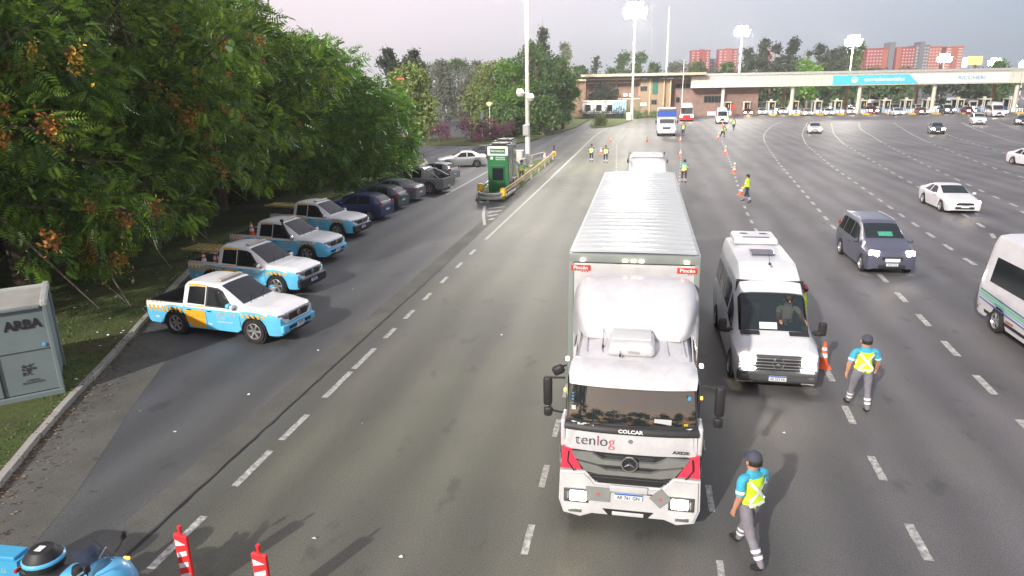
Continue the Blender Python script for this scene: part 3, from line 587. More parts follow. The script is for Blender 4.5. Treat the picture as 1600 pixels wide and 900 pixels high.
# hedges and shrubs
def shrub(x, y, h, rx, ry, pal, label, count, tm=TF, cat='shrub', name='shrub', box=False, seed=0, z=.09, sc=(.35, .6), group=None):
    rg = np.random.default_rng(seed+700); t = thing(name, label, cat, (x, y, z), 0, group); bl = []
    if box:
        nx = max(2, int(rx/ (h*.4))); ny = max(2, int(ry/(h*.4)))
        for a in np.linspace(-rx+h*.3, rx-h*.3, nx):
            for b_ in np.linspace(-ry+h*.3, ry-h*.3, ny): bl += [(a, b_, h*.45, rx/nx+.25, ry/ny+.25, h*.52)]
    else:
        for j in range(8): a = j*2.4; bl.append((rx*.5*math.cos(a), ry*.5*math.sin(a), h*(.5+.28*rg.uniform(-1, 1)), rx*.5, ry*.5, h*.3))
    me, P = crown_mesh(bl, count, tm, PAL[pal], rg, sc); linkme('foliage', me, t)
    trunk_mb(h*.6, .05+.01*h, bl, rg).build('stem', M_bark, t); return t
for px, py, h, r, l in ((737, 222, 2.9, 2.3, 'magenta shrub nearest the grey road sign, left of the bare trio'), (764, 220, 3.0, 2.0, 'magenta shrub in the middle of the lawn row'), (784, 219, 3.1, 2.1, 'magenta shrub at the right end of the lawn row'), (655, 222, 2.8, 2.4, 'dull magenta shrub behind the clipped hedge'), (686, 221, 2.6, 2.0, 'dull magenta shrub right of its partly hidden neighbour'), (628, 222, 2.4, 2.2, 'dull magenta shrub half hidden by the lamp post')):
    p = at(px, py); shrub(p.x, p.y, h, r, r, 'pink', l, 420, seed=px, sc=(.25, .5), group='flowering shrubs on the lawn')
shrub(-26.5, 62, 3.3, 5.5, 2.2, 'mid', 'large clipped green hedge behind the silver sedan', 1500, box=True, name='hedge', cat='hedge', seed=1)
shrub(-22.5, 58.5, 2.5, 2.0, 1.6, 'dark', 'dark rounded bush at the foot of the rust-coloured lamp post', 500, name='bush', cat='bush', seed=2)
p = at(812, 212); shrub(p.x+.5, p.y+2, 3.2, 2.6, 2.0, 'mid', 'dense green hedge behind the tall mast', 500, box=True, name='hedge', cat='hedge', seed=3)
p = atY(938, 200, 124); shrub(p.x, 124, 2.1, 1.1, 1.0, 'olive', 'square clipped bush at the tip of the grass island', 260, box=True, name='bush', cat='bush', seed=4)
p = atY(1002, 185, 150); shrub(p.x, 150, 1.7, 3.2, 1.0, 'mid', 'low hedge in front of the brick building', 420, box=True, name='hedge', cat='hedge', seed=5)
p = atY(955, 190, 149); shrub(p.x-2, 150, 2.6, 4.5, 1.2, 'deep', 'tall dark hedge beside the white site office', 500, box=True, name='hedge', cat='hedge', seed=6)
p = atY(962, 123, 153); shrub(atY(942, 150, 153).x, 154.2, 8.0, 3.7, 2.8, 'deep', 'big dark round bush covering the brick wall', 3200, name='bush', cat='bush', seed=7, sc=(.4, .8))
# ------------------------------------------------------------------ vehicles
class Body:
    # keys: (x, z_belt, z_top, w_belt, w_top, z_sill[, bed]) from the nose (x max) to the tail
    def __init__(s, keys, arches=(), ar=.36, az=.33, floor=.6):
        s.k = keys; s.arches = arches; s.ar = ar; s.az = az; s.floor = floor
    def key(s, x):
        K = s.k
        if x >= K[0][0]: return K[0][:6], K[0][6] if len(K[0]) > 6 else 0
        for a, b_ in zip(K[:-1], K[1:]):
            if b_[0] <= x <= a[0] and a[0] > b_[0]:
                t = (a[0]-x)/(a[0]-b_[0]); bed = (len(a) > 6 and a[6]) and (len(b_) > 6 and b_[6])
                return tuple(a[i]+(b_[i]-a[i])*t for i in range(6)), bed
        return K[-1][:6], 0
    def sec(s, x, K=None):
        (xx, zb, zt, wb, wt, zs), bed = K if K else s.key(x); lo = zs
        for xa in s.arches:
            d = abs(x-xa)
            if d < s.ar: lo = max(lo, s.az+math.sqrt(s.ar**2-d*d))
        lo = min(lo, zb-.12); d = zt-zb
        p = [(wb*.955, lo), (wb*.995, lo+.42*(zb-lo)), (wb, zb-.30*(zb-lo)), (wb*.992, zb-.12*(zb-lo)), (wb*.965, zb)]
        if bed: p += [(wb-.075, zb+.005), (wb-.085, s.floor), (wb*.5, s.floor), (0, s.floor)]
        else: p += [(wt, zb+.84*d), (wt*.93, zb+.955*d), (wt*.6, zb+.992*d), (0, zt)]
        return p
    def xs(s):
        X = []
        for i, k in enumerate(s.k):
            X.append((k[0], i))
        ex = []
        for xa in s.arches:
            for j in range(9): ex.append(xa+s.ar*math.cos(PI*j/8)*.999)
        lo, hi = s.k[-1][0], s.k[0][0]; st = (hi-lo)/22
        for j in range(1, 22): ex.append(hi-j*st)
        for e in ex:
            if lo < e < hi and all(abs(e-x[0]) > .035 for x in X): X.append((e, None))
        return sorted(X, key=lambda q: (-q[0], q[1] if q[1] is not None else 0))
    def build(s, name, mats, parent, mf=None):
        mb = MB(); rows = []
        for x, ki in s.xs():
            K = None
            if ki is not None: k = s.k[ki]; K = (k[:6], k[6] if len(k) > 6 else 0)
            rows.append((x, s.sec(x, K)))
        n = 9; vs = []
        for x, p in rows: vs += [(x, y, z) for y, z in p] + [(x, -y, z) for y, z in reversed(p[:-1])]
        m = 2*n-1; fs = []; ms = []
        for i in range(len(rows)-1):
            for j in range(m-1):
                fs.append((i*m+j, i*m+j+1, (i+1)*m+j+1, (i+1)*m+j)); seg = j if j < n-1 else m-2-j
                ms.append(mf((rows[i][0]+rows[i+1][0])/2, seg) if mf else 0)
        for r_, rv in ((0, False), (len(rows)-1, True)):
            for j in range(n-1):
                a, b_, c, d = r_*m+j, r_*m+j+1, r_*m+m-2-j, r_*m+m-1-j
                f = (a, b_, c, d) if b_ != c else (a, b_, d)
                fs.append(f); ms.append(mf(rows[r_][0], j) if mf else 0)
        b0 = len(mb.v); mb.v += vs
        for f, q in zip(fs, ms):
            if q < 0: continue
            mb.f.append(list(f)); mb.m.append(q)
        return mb.build(name, mats, parent, smooth=True, ang=32)
    def side(s, x, z):
        p = s.sec2(x)
        for (y0, z0), (y1, z1) in zip(p[:-1], p[1:]):
            if z0 <= z <= z1 and z1 > z0: return y0+(y1-y0)*(z-z0)/(z1-z0)
        return p[0][0] if z < p[0][1] else p[5][0]
    def sec2(s, x):
        (xx, zb, zt, wb, wt, zs), bed = s.key(x); d = zt-zb; lo = zs
        return [(wb*.955, lo), (wb*.995, lo+.42*(zb-lo)), (wb, zb-.30*(zb-lo)), (wb*.992, zb-.12*(zb-lo)), (wb*.965, zb), (wt, zb+.84*d), (wt*.93, zb+.955*d), (wt*.6, zb+.992*d), (0, zt)]
    def top(s, x, y):
        p = s.sec2(x)[4:]; y = abs(y)
        for (y0, z0), (y1, z1) in zip(p[:-1], p[1:]):
            if y1 <= y <= y0: return z0+(z1-z0)*(y0-y)/max(1e-6, y0-y1)
        return p[0][1]
    def glass_top(s, name, x0, x1, m, parent, inset=.05, off=.012, wf=None, nx=5, ny=8):
        mb = MB(); vs = []
        for i in range(nx+1):
            x = x0+(x1-x0)*i/nx; z0, z1 = s.key(x-.02)[0][2], s.key(x+.02)[0][2]; sl = (z1-z0)/.04; ln = math.hypot(sl, 1); q = s.sec2(x)
            w_ = (q[5][0]*.97-inset) if wf is None else wf
            for j in range(ny+1):
                y = -w_+2*w_*j/ny; vs.append((x-sl/ln*off, y, s.top(x, y)+off/ln))
        mb.add(vs, [(i*(ny+1)+j, i*(ny+1)+j+1, (i+1)*(ny+1)+j+1, (i+1)*(ny+1)+j) for i in range(nx) for j in range(ny)])
        return mb.build(name, m, parent, smooth=True)
    def quad(s, name, pts, m, parent, off=.008, sides=(1, -1), n=4, rel=False):
        # pts: 4 corners (x, z) bottom-front, top-front, top-rear, bottom-rear; rel: z = fraction between belt and roof edge
        o = None
        for sd_ in sides:
            mb = MB(); vs = []
            for i in range(n+1):
                for j in range(n+1):
                    u, v = i/n, j/n
                    xb, zb_ = pts[0][0]+(pts[3][0]-pts[0][0])*u, pts[0][1]+(pts[3][1]-pts[0][1])*u
                    xt, zt_ = pts[1][0]+(pts[2][0]-pts[1][0])*u, pts[1][1]+(pts[2][1]-pts[1][1])*u
                    x, z = xb+(xt-xb)*v, zb_+(zt_-zb_)*v
                    if rel: q = s.sec2(x); z = q[4][1]+(q[5][1]-q[4][1])*z
                    vs.append((x, sd_*(s.side(x, z)+off), z))
            mb.add(vs, [(i*(n+1)+j, i*(n+1)+j+1, (i+1)*(n+1)+j+1, (i+1)*(n+1)+j) for i in range(n) for j in range(n)])
            o = mb.build(name, m, parent, smooth=True)
        return o
WC = {}
def wheel(parent, x, y, r, wd, spokes=5, style='alloy'):
    k = ('t', r, wd); sg = 1 if y > 0 else -1
    if k not in WC:
        WC[k] = MB().lathe([(r*.62, -wd*.42), (r*.66, -wd/2), (r*.93, -wd/2), (r, -wd*.36), (r, wd*.36), (r*.93, wd/2), (r*.66, wd/2), (r*.62, wd*.42)], n=24, axis='y').mesh('wheel', M_rub, True)
        m_ = MB().lathe([(r*.60, -wd*.4), (r*.66, wd*.50), (r*.62, wd*.52), (r*.56, wd*.30), (r*.20, wd*.30), (r*.17, wd*.42), (.001, wd*.43)], n=20, axis='y', ms=[1, 0, 0, 1, 0, 0])
        for i in range(spokes):
            a = 2*PI*i/spokes; m_.box((math.cos(a)*r*.38, wd*.40, math.sin(a)*r*.38), (r*.44, wd*.14, r*.17), ry=-a, m=0, bev=.008)
        WC[('r', r, wd, spokes, style)] = m_.mesh('rim', [M_rim if style == 'alloy' else M_chrome if style == 'chrome' else M_steel, M_plastic], True)
    if ('r', r, wd, spokes, style) not in WC: WC[('r', r, wd, spokes, style)] = next(v for kk, v in WC.items() if kk[0] == 'r' and kk[1] == r and kk[2] == wd)
    t = linkme('wheel', WC[k], parent, (x, y, r)); 
    ro = linkme('rim', WC[('r', r, wd, spokes, style)], t, (0, 0, 0), 0 if sg > 0 else PI); return t
PLC = {}
def plate(parent, x, y, z, rz=0, txt=None, front=True, w_=.40):
    o = MB().box((0, 0, 0), (.012, w_, .13), m=0, bev=.004).box((.008 if front else -.008, 0, .048), (.004, w_*.98, .030), m=1).build('number_plate', [M_plate, M_pblue], parent, loc=(x, y, z), rz=rz)
    if txt: text('plate_number', txt, .085, M_ink, o, (.010, 0, -.016), (PI/2, 0, PI/2), bold=.001, ext=.001, sx=.92)
    return o
def std_parts(t, b, o, p_mat):
    pass
def car(kind, loc, ang, pm, label, cat, group=None, lit=False, lod=0, roofm=None, rails=False, name=None, wmat='alloy', plate_txt=None, s=None):
    """kind -> proportions; ang = heading of the nose; lod 0 full, 1 distant"""
    D = CARS[kind]; t = thing(name or D['name'], label, cat, loc, ang, group, s)
    b = Body(D['keys'], D['arch'], D['r']*1.16, D['r'], D.get('floor', .62)); L2 = D['keys'][0][0]; Lr = D['keys'][-1][0]; W = max(k[3] for k in D['keys'])
    b.build('body', [pm, roofm or pm, M_plastic], t, D.get('mf'))
    MB().box(((L2+Lr)/2, 0, .34), (L2-Lr-.5, W*1.5, .30), m=0).build('chassis', M_plastic, t)
    for xa in D['arch']:
        for sg in (1, -1): wheel(t, xa, sg*(W-.115), D['r'], D.get('ww', .21), D.get('sp', 5), wmat)
    ws = D['ws']; b.glass_top('windscreen', ws[0], ws[1], M_wsc, t, inset=.04)
    if 'rw' in D: b.glass_top('rear_window', D['rw'][0], D['rw'][1], M_rearg, t, inset=.06)
    for q in D['sw']: b.quad('side_window', q, M_glass, t, rel=True, off=.007)
    # lamps, grille, bumper trim follow the nose
    K = D['keys']; kz = K[1]; hm = (M_lamp_w if lit == 2 else M_lamp_on) if lit else M_lamp_off
    hz_ = D.get('hl', (.62, .15, .28)); yh = kz[3]*.74
    if lod and lit: hm = M_glare
    for sg in (1, -1):
        MB().box((0, 0, 0), (.26, hz_[2]*(1.3 if lod else 1), hz_[1]*(1.35 if lod else 1)), bev=.05).build('headlight', hm, t, loc=(kz[0]-.11+D.get('hx', 0), sg*yh, hz_[0]), rz=sg*.38)
        MB().box((0, 0, 0), (.12, D.get('tlw', .26), D.get('tlh', .17)), bev=.03).build('tail_light', M_tail, t, loc=(Lr+.07, sg*(K[-2][3]-.15), D.get('tlz', .85)), rz=-sg*.25)
    MB().box((K[0][0]-.02, 0, D.get('gz', .60)), (.10, D.get('gw', .75), D.get('gh', .13)), bev=.025).build('grille', M_plastic, t)
    MB().box((K[0][0]-.02, 0, .36), (.12, K[0][3]*1.5, .13), bev=.03).build('air_intake', M_plastic, t)
    plate(t, K[0][0]+.045, 0, .45, txt=plate_txt); plate(t, Lr-.01, 0, D.get('rpz', .62), rz=PI)
    if lod == 0:
        for sg in (1, -1):
            x = ws[0]-.22; yy = b.side(x, K[3][1]+.05)
            MB().box((0, 0, 0), (.13, .19, .13), bev=.045).build('wing_mirror', D.get('mirm') or pm, t, loc=(x, sg*(yy+.12), K[4][1]+.10), rz=-sg*.2)
        for xd in D.get('gaps', []): b.quad('door_gap', [(xd, .42), (xd, D['gapz']), (xd-.012, D['gapz']), (xd-.012, .42)], M_ink, t, off=.003, n=3)
        for xh in D.get('handles', []):
            for sg in (1, -1): MB().box((xh, sg*(b.side(xh, D['gapz']-.12)+.018), D['gapz']-.12), (.16, .03, .03), bev=.01).build('door_handle', M_plastic if not D.get('hpaint') else pm, t)
        MB().box((K[0][0]-.3, .0, .30), (.5, W*1.5, .05)).build('skid_tray', M_plastic, t)
    if lit:
        spot(t, (L2+.15, 0, hz_[0]), lod)
    if rails or D.get('rails'):
        for sg in (1, -1):
            x0, x1 = ws[1]-.25, D['rail_end']; MB().tube([(x0, sg*D['ry'], b.top(x0, D['ry'])), (x0-.1, sg*D['ry'], b.top(x0-.1, D['ry'])+.05), (x1+.1, sg*D['ry'], b.top(x1+.1, D['ry'])+.05), (x1, sg*D['ry'], b.top(x1, D['ry']))], .018, 6).build('roof_rail', M_rim, t, smooth=True)
    return t, b, D
CARS = {}
SPN = [0]
def spot(t, loc, lod=0, e=110):
    if lod == 0: e = 30
    if SPN[0] > 15: return
    SPN[0] += 1; l = bpy.data.lights.new('headlight_beam', 'SPOT'); l.energy = e; l.color = (1, .80, .52); l.spot_size = R(75); l.spot_blend = .8; l.shadow_soft_size = .25; o = bpy.data.objects.new('headlight_beam', l); C.objects.link(o); o.parent = t; o.location = loc; o.rotation_euler = Vector((1, 0, -.22)).to_track_quat('-Z', 'Y').to_euler()
CARS['sedan'] = dict(name='sedan', r=.32, arch=(1.38, -1.33), keys=[(2.30, .56, .64, .62, .48, .30), (2.24, .64, .72, .78, .58, .24), (2.05, .70, .79, .86, .66, .20), (1.5, .79, .90, .90, .72, .19), (.92, .86, .99, .91, .73, .19), (.15, .90, 1.36, .91, .60, .19), (-.15, .91, 1.43, .91, .61, .19), (-.75, .93, 1.43, .91, .61, .19), (-1.15, .95, 1.34, .90, .60, .19), (-1.80, .97, 1.10, .89, .66, .19), (-2.15, .95, 1.05, .85, .66, .24), (-2.30, .82, .92, .76, .58, .32)],
 ws=(.86, .12), rw=(-1.15, -1.76), sw=[[(.62, .08), (.12, .93), (-.42, .95), (-.42, .06)], [(-.50, .06), (-.50, .95), (-.98, .93), (-1.30, .10)]], gaps=(.78, -.46, -1.18), gapz=.86, handles=(-.30, -1.05), hl=(.66, .14, .40), gz=.58, gw=.9, gh=.12, tlz=.86, hpaint=1)
CARS['hatch'] = dict(name='hatchback', r=.30, arch=(1.22, -1.20), keys=[(1.98, .56, .66, .60, .46, .28), (1.92, .66, .76, .76, .58, .22), (1.7, .74, .85, .83, .66, .19), (1.1, .84, .97, .85, .70, .18), (.80, .87, 1.02, .85, .68, .18), (.12, .90, 1.38, .85, .58, .18), (-.2, .91, 1.45, .85, .59, .18), (-1.1, .94, 1.44, .85, .59, .18), (-1.50, .96, 1.34, .84, .57, .19), (-1.85, .97, 1.05, .82, .62, .22), (-1.95, .80, .90, .78, .58, .28)],
 ws=(.76, .08), rw=(-1.50, -1.82), sw=[[(.52, .08), (.08, .93), (-.42, .95), (-.42, .06)], [(-.50, .06), (-.50, .95), (-1.15, .93), (-1.28, .08)]], gaps=(.66, -.46, -1.2), gapz=.86, handles=(-.3,), hl=(.68, .17, .34), gz=.62, gw=.6, tlz=.92, tlh=.26, tlw=.18)
CARS['minivan'] = dict(name='minivan', r=.31, arch=(1.38, -1.30), keys=[(2.06, .60, .74, .62, .48, .28), (2.0, .72, .86, .80, .60, .22), (1.8, .82, .98, .86, .70, .20), (1.35, .92, 1.10, .88, .74, .19), (1.10, .96, 1.18, .88, .74, .19), (.35, .99, 1.60, .88, .66, .19), (.05, 1.0, 1.72, .88, .66, .19), (-1.6, 1.02, 1.74, .88, .66, .19), (-1.95, 1.02, 1.66, .87, .64, .2), (-2.08, .9, 1.1, .84, .62, .28)],
 ws=(1.05, .30), rw=(-1.97, -2.05), sw=[[(.88, .06), (.36, .90), (-.20, .93), (-.20, .05)], [(-.30, .05), (-.30, .93), (-1.12, .93), (-1.12, .05)], [(-1.20, .05), (-1.20, .93), (-1.78, .90), (-1.84, .08)]], gaps=(.95, -.25, -1.16), gapz=.95, handles=(-.1,), hl=(.80, .22, .34), gz=.66, gw=.7, gh=.10, tlz=1.1, tlh=.4, tlw=.14, rail_end=-1.85, ry=.60, rails=True)
CARS['coupe'] = dict(CARS['sedan'], name='sedan', ws=(.92, .10), keys=[(2.34, .50, .58, .64, .48, .24), (2.28, .60, .68, .80, .6, .20), (2.0, .68, .77, .88, .68, .18), (1.45, .77, .88, .91, .74, .17), (.98, .83, .95, .92, .74, .17), (.12, .88, 1.30, .92, .62, .17), (-.2, .89, 1.37, .92, .62, .17), (-.8, .90, 1.35, .92, .61, .17), (-1.35, .93, 1.20, .91, .60, .17), (-1.95, .95, 1.04, .89, .64, .2), (-2.2, .93, 1.00, .85, .64, .24), (-2.32, .8, .88, .78, .58, .3)], rw=(-1.2, -1.9))
PKK = [(2.62, .66, .80, .66, .50, .34), (2.56, .86, .97, .84, .62, .30), (2.40, .97, 1.05, .93, .74, .30), (1.9, 1.05, 1.13, .96, .80, .30), (1.22, 1.07, 1.17, .96, .80, .30), (.58, 1.07, 1.58, .96, .71, .30), (.28, 1.08, 1.78, .96, .72, .30), (-.55, 1.09, 1.83, .96, .73, .30), (-.95, 1.10, 1.80, .96, .73, .30), (-1.08, 1.10, 1.70, .95, .72, .30), (-1.081, 1.09, 1.10, .95, .80, .30, 1), (-2.50, 1.10, 1.11, .95, .80, .36, 1), (-2.501, 1.10, 1.115, .95, .80, .36), (-2.60, 1.08, 1.10, .93, .78, .42)]
CARS['pickup'] = dict(name='pickup_truck', r=.405, ww=.26, sp=6, arch=(1.62, -1.45), keys=PKK, floor=.72, ws=(1.16, .34), sw=[[(.92, .06), (.42, .90), (-.12, .94), (-.12, .05)], [(-.22, .05), (-.22, .94), (-.86, .92), (-.90, .06)]], gaps=(1.14, -.17, -.97), gapz=1.05, handles=(-.02, -.82), hl=(.86, .18, .42), hx=.02, gz=.82, gw=.95, gh=.22, tlz=.92, tlh=.34, tlw=.12, rpz=.55)
def livery_pickup(loc, ang, label, var):
    CARS['pickup']['mf'] = lambda x, seg: (1 if seg <= 2 or (seg == 3 and x > 2.2) else 0) if x > -1.09 else (1 if seg <= 1 else 2 if seg >= 5 else 0)
    t, b, D = car('pickup', loc, ang, P_pick, label, 'pickup truck', 'light blue and white service pickups', roofm=P_pblue, plate_txt=None, name='service_pickup')
    CARS['pickup']['mf'] = None
    # orange livery: rear door with the pillar, swept band on the bed, slanted stripes
    b.quad('orange_band', [(-.24, .34), (-.20, 1.07), (-.95, 1.07), (-.84, .34)], P_orange, t, off=.004)
    b.quad('orange_band', [(-.80, .34), (-.88, .86), (-1.06, .98), (-.99, .50)], P_orange, t, off=.003)
    b.quad('orange_pillar', [(-.20, .95), (-.20, 1.04), (-.90, 1.04), (-.90, .95)], P_orange, t, rel=True, off=.006)
    b.quad('orange_pillar', [(-.90, .0), (-.88, 1.0), (-1.06, 1.0), (-1.06, .0)], P_pick, t, rel=True, off=.005)
    for i in range(8):
        x = -1.14-i*.175; b.quad('slanted_stripe', [(x, .76), (x-.09, 1.088), (x-.18, 1.088), (x-.09, .76)], P_orange, t, off=.005, n=2)
    for i in range(5):
        x = 2.10-i*.19; b.quad('slanted_stripe', [(x, .83), (x-.12, 1.04), (x-.22, 1.04), (x-.10, .83)], P_orange, t, off=.006, n=2)
    b.quad('window_frame', [(1.02, -.02), (.42, .97), (-.19, .99), (-.19, -.02)], M_plastic, t, rel=True, off=.003)
    for sg in (1, -1): MB().box((0, 0, 0), (.16, .20, .17), bev=.06).build('door_mirror', P_pblue if var == 0 else M_plastic, t, loc=(.86, sg*1.07, 1.20), smooth=True)
    # lettering on the doors
    for sg in (-1,):
        text('door_lettering', 'CORREDORES', .125, mat('lettering_pale', (.55, .60, .55), .5, var=.05), t, (.60, sg*(b.side(.6, .87)+.010), .88), (PI/2, 0, 0), bold=.002, ext=.001)
        text('door_lettering', 'VIALES', .125, MATS['lettering_pale'], t, (.42, sg*(b.side(.6, .76)+.010), .75), (PI/2, 0, 0), bold=.002, ext=.001)
        text('door_lettering', 'Atención al usuario', .075, M_wink, t, (.55, sg*(b.side(.6, .62)+.010), .62), (PI/2, 0, 0), bold=.001, ext=.001)
        text('door_lettering', '*0800', .08, M_wink, t, (-.05, sg*(b.side(-.05, .52)+.012), .50), (PI/2, 0, 0), bold=.002, ext=.001)
        text('door_lettering', '*0800', .08, M_wink, t, (-2.2, sg*(b.side(-2.2, .56)+.012), .56), (PI/2, 0, 0), bold=.002, ext=.001)
    M_wl = mat('arch_liner', (.012, .012, .013), .9, var=0)
    for xa in D['arch']:
        for sg in (1, -1):
            pts = [(xa+.455*math.cos(PI*i/10), sg*.958, .38+.455*math.sin(PI*i/10)) for i in range(11)]
            MB().tube(pts, .022, 6).build('wheel_arch_trim', M_plastic, t, smooth=True)
            MB().lathe([(.36, -.12), (.44, -.12), (.44, .10), (.36, .10)], (xa, sg*.82, .38), 20, axis='y').build('wheel_well', M_wl, t)
    # light bar, roof trim
    MB().box((.12, 0, 1.84), (.20, 1.05, .07), bev=.03).box((.12, 0, 1.79), (.12, .9, .05)).build('light_bar', mat('beacon_plastic', (.50, .44, .36), .35, var=.2, vs=3), t)
    # front trim
    MB().box((2.60, 0, .86), (.06, 1.05, .05), bev=.01).box((2.60, 0, .78), (.06, 1.05, .03), bev=.01).build('grille_bar', M_chrome, t)
    em = MB().lathe([(.075, -.006), (.085, 0), (.075, .010), (.060, .010)], (2.665, 0, .83), 16, axis='x'); em.box((2.667, 0, .83), (.008, .1, .014)).box((2.667, 0, .83), (.008, .014, .12)); em.build('grille_emblem', M_chrome, t)
    if var != 0 and var != 2: MB().box((2.60, 0, .50), (.16, 1.80, .36), bev=.07).build('front_bumper', M_plastic, t); MB().box((2.68, 0, .66), (.03, 1.5, .035), bev=.01).build('bumper_strip', M_chrome, t)
    else: MB().box((2.60, 0, .50), (.14, 1.72, .26), bev=.06).build('front_bumper', P_pblue, t); MB().box((2.67, 0, .50), (.04, 1.15, .10), bev=.02).build('bumper_slot', M_plastic, t)
    plate(t, 2.70, 0, .53, txt='AD 482' if var == 1 else 'AC 915')
    MB().box((-1.15, 0, 1.12), (.04, 1.84, .05), bev=.01).build('bed_header', M_plastic, t)
    for sg in (1, -1): MB().box((-1.82, sg*.905, 1.118), (1.42, .085, .022), bev=.008).build('bed_rail', P_pick if var else M_plastic, t)
    MB().box((-1.8, 0, .73), (1.38, 1.70, .02)).build('bed_liner', M_plastic, t)
    # wipers
    for y in (.1, -.5): MB().tube([(1.27, y, b.top(1.25, y)+.03), (1.0, y+.42, b.top(.98, y+.42)+.035)], .009, 5).build('wiper', M_plastic, t)
    t.scale = (.94, .94, .95); return t, b
def bed_rack(t, ladder=True):
    m_ = MB()
    for sg in (1, -1):
        for x in (-1.22, -2.40): m_.tube([(x, sg*.80, 1.10), (x, sg*.78, 1.42)], .022, 6)
        m_.tube([(-1.22, sg*.78, 1.42), (-2.40, sg*.78, 1.42)], .022, 6)
    m_.tube([(-1.22, -.78, 1.42), (-1.22, .78, 1.42)], .022, 6).tube([(-2.40, -.78, 1.42), (-2.40, .78, 1.42)], .022, 6)
    m_.build('bed_rack', M_plastic, t, smooth=True)
# positions measured from the wheels
PKS = [((-12.55, 18.4), R(-7.5), 'nearest light blue and white service pickup with an orange rear door and an empty bed', 0),
       ((-14.35, 23.0), R(-8), 'second light blue and white service pickup, two cones standing in its bed', 1),
       ((-15.55, 27.7), R(-7), 'third light blue and white service pickup, with a snorkel and one cone in its bed', 2),
       ((-16.35, 32.6), R(-8), 'farthest light blue and white service pickup, next to the navy hatchback', 3)]
def cone(loc, label, group=None, s=1.0, rz=0, tilt=0, sand=False, name='traffic_cone'):
    t = thing(name, label, 'cone', loc, rz, group, s); t.rotation_euler[0] = tilt
    if 'cb' not in WC:
        WC['cb'] = MB().box((0, 0, .02), (.38, .38, .04), bev=.015).mesh('base', M_orange)
        WC['cc'] = MB().lathe([(.15, .03), (.135, .06), (.035, .70), (.03, .72), (.001, .72)], n=20).mesh('cone_body', M_orange, True)
        WC['cs'] = MB().lathe([(.1025, .30), (.0835, .42)], n=20).mesh('reflective_band', M_refl, True); WC['cs2'] = MB().lathe([(.0710, .50), (.0585, .58)], n=20).mesh('reflective_band', M_refl, True)
    linkme('base', WC['cb'], t); linkme('cone_body', WC['cc'], t); linkme('reflective_band', WC['cs'], t); linkme('reflective_band', WC['cs2'], t); return t
pick = []
for (x, y), a, lab, v in PKS: pick.append(livery_pickup((x, y, 0), a, lab, v))
def inbed(i, lx, ly, z):
    (x, y), a, _, _ = PKS[i]; return (x+lx*math.cos(a)-ly*math.sin(a), y+lx*math.sin(a)+ly*math.cos(a), z)
bed_rack(pick[1][0]); bed_rack(pick[3][0])
cone(inbed(1, -1.55, -.35, .745), 'cone standing in the bed of the second pickup, nearer the cab', s=1.05); cone(inbed(1, -1.95, -.55, .745), 'cone standing in the bed of the second pickup, nearer the tailgate', s=.9)
cone(inbed(2, -2.0, .1, .745), 'single cone standing in the bed of the third pickup')
def ladder(i, label, z):
    (x, y), a, _, _ = PKS[i]; p = inbed(i, -1.85, -.1, z); t = thing('ladder', label, 'ladder', p, a)
    for s_ in (-.42, .42): MB().box((0, s_, 0), (2.3, .05, .09), bev=.01).build('ladder_rail', mat('ladder_wood', (.42, .33, .13), .6, var=.2, dirt=.2), t)
    for k in range(9): MB().box((-1.0+k*.25, 0, .01), (.07, .86, .03)).build('rung', MATS['ladder_wood'], t)
ladder(1, 'yellow ladder lying flat on the rack of the second pickup', 1.42); ladder(3, 'yellow ladder lying flat on the rack of the farthest pickup', 1.42)
MB().tube([(.95, -.98, 1.08), (.75, -.98, 1.25), (.48, -.93, 1.72), (.44, -.93, 1.86)], .045, 8).box((.44, -.93, 1.90), (.14, .12, .12), bev=.03).build('snorkel', M_plastic, pick[2][0], smooth=True)
# parked row beyond, noses to the verge
car('hatch', (-16.15, 37.0, 0), R(172), P_navy, 'parked navy blue hatchback beside the farthest service pickup', 'car', lod=0)
car('hatch', (-16.35, 40.2, 0), R(174), P_teal, 'parked dark teal hatchback half under the green branches', 'car', lod=0)
car('sedan', (-16.6, 43.4, 0), R(174), P_slate, 'parked slate grey car between the teal hatchback and the grey pickup', 'car', lod=0)
CARS['greypick'] = dict(CARS['pickup'], name='pickup_truck'); CARS['greypick']['mf'] = lambda x, seg: 2 if (x < -1.09 and seg >= 5) else 0
tg, bgp, _ = car('greypick', (-15.95, 47.0, 0), R(172), P_grey, 'parked grey double-cab pickup with a chrome roll bar', 'pickup truck', lod=0, wmat='chrome')
MB().tube([(-1.2, -.82, 1.1), (-1.32, -.74, 1.62), (-1.34, 0, 1.68), (-1.32, .74, 1.62), (-1.2, .82, 1.1)], .04, 8).tube([(-1.32, -.7, 1.6), (-2.2, -.85, 1.14)], .03, 8).tube([(-1.32, .7, 1.6), (-2.2, .85, 1.14)], .03, 8).build('roll_bar', M_chrome, tg, smooth=True)
car('hatch', (-16.4, 53.0, 0), R(165), P_grey, 'parked grey hatchback just beyond the grey pickup', 'car')
car('sedan', (-16.6, 62.6, 0), R(196), P_silver, 'parked silver sedan left of the green booths', 'car')
car('sedan', (-16.3, 69.2, 0), R(192), P_black, 'dark car parked behind the silver sedan', 'car')
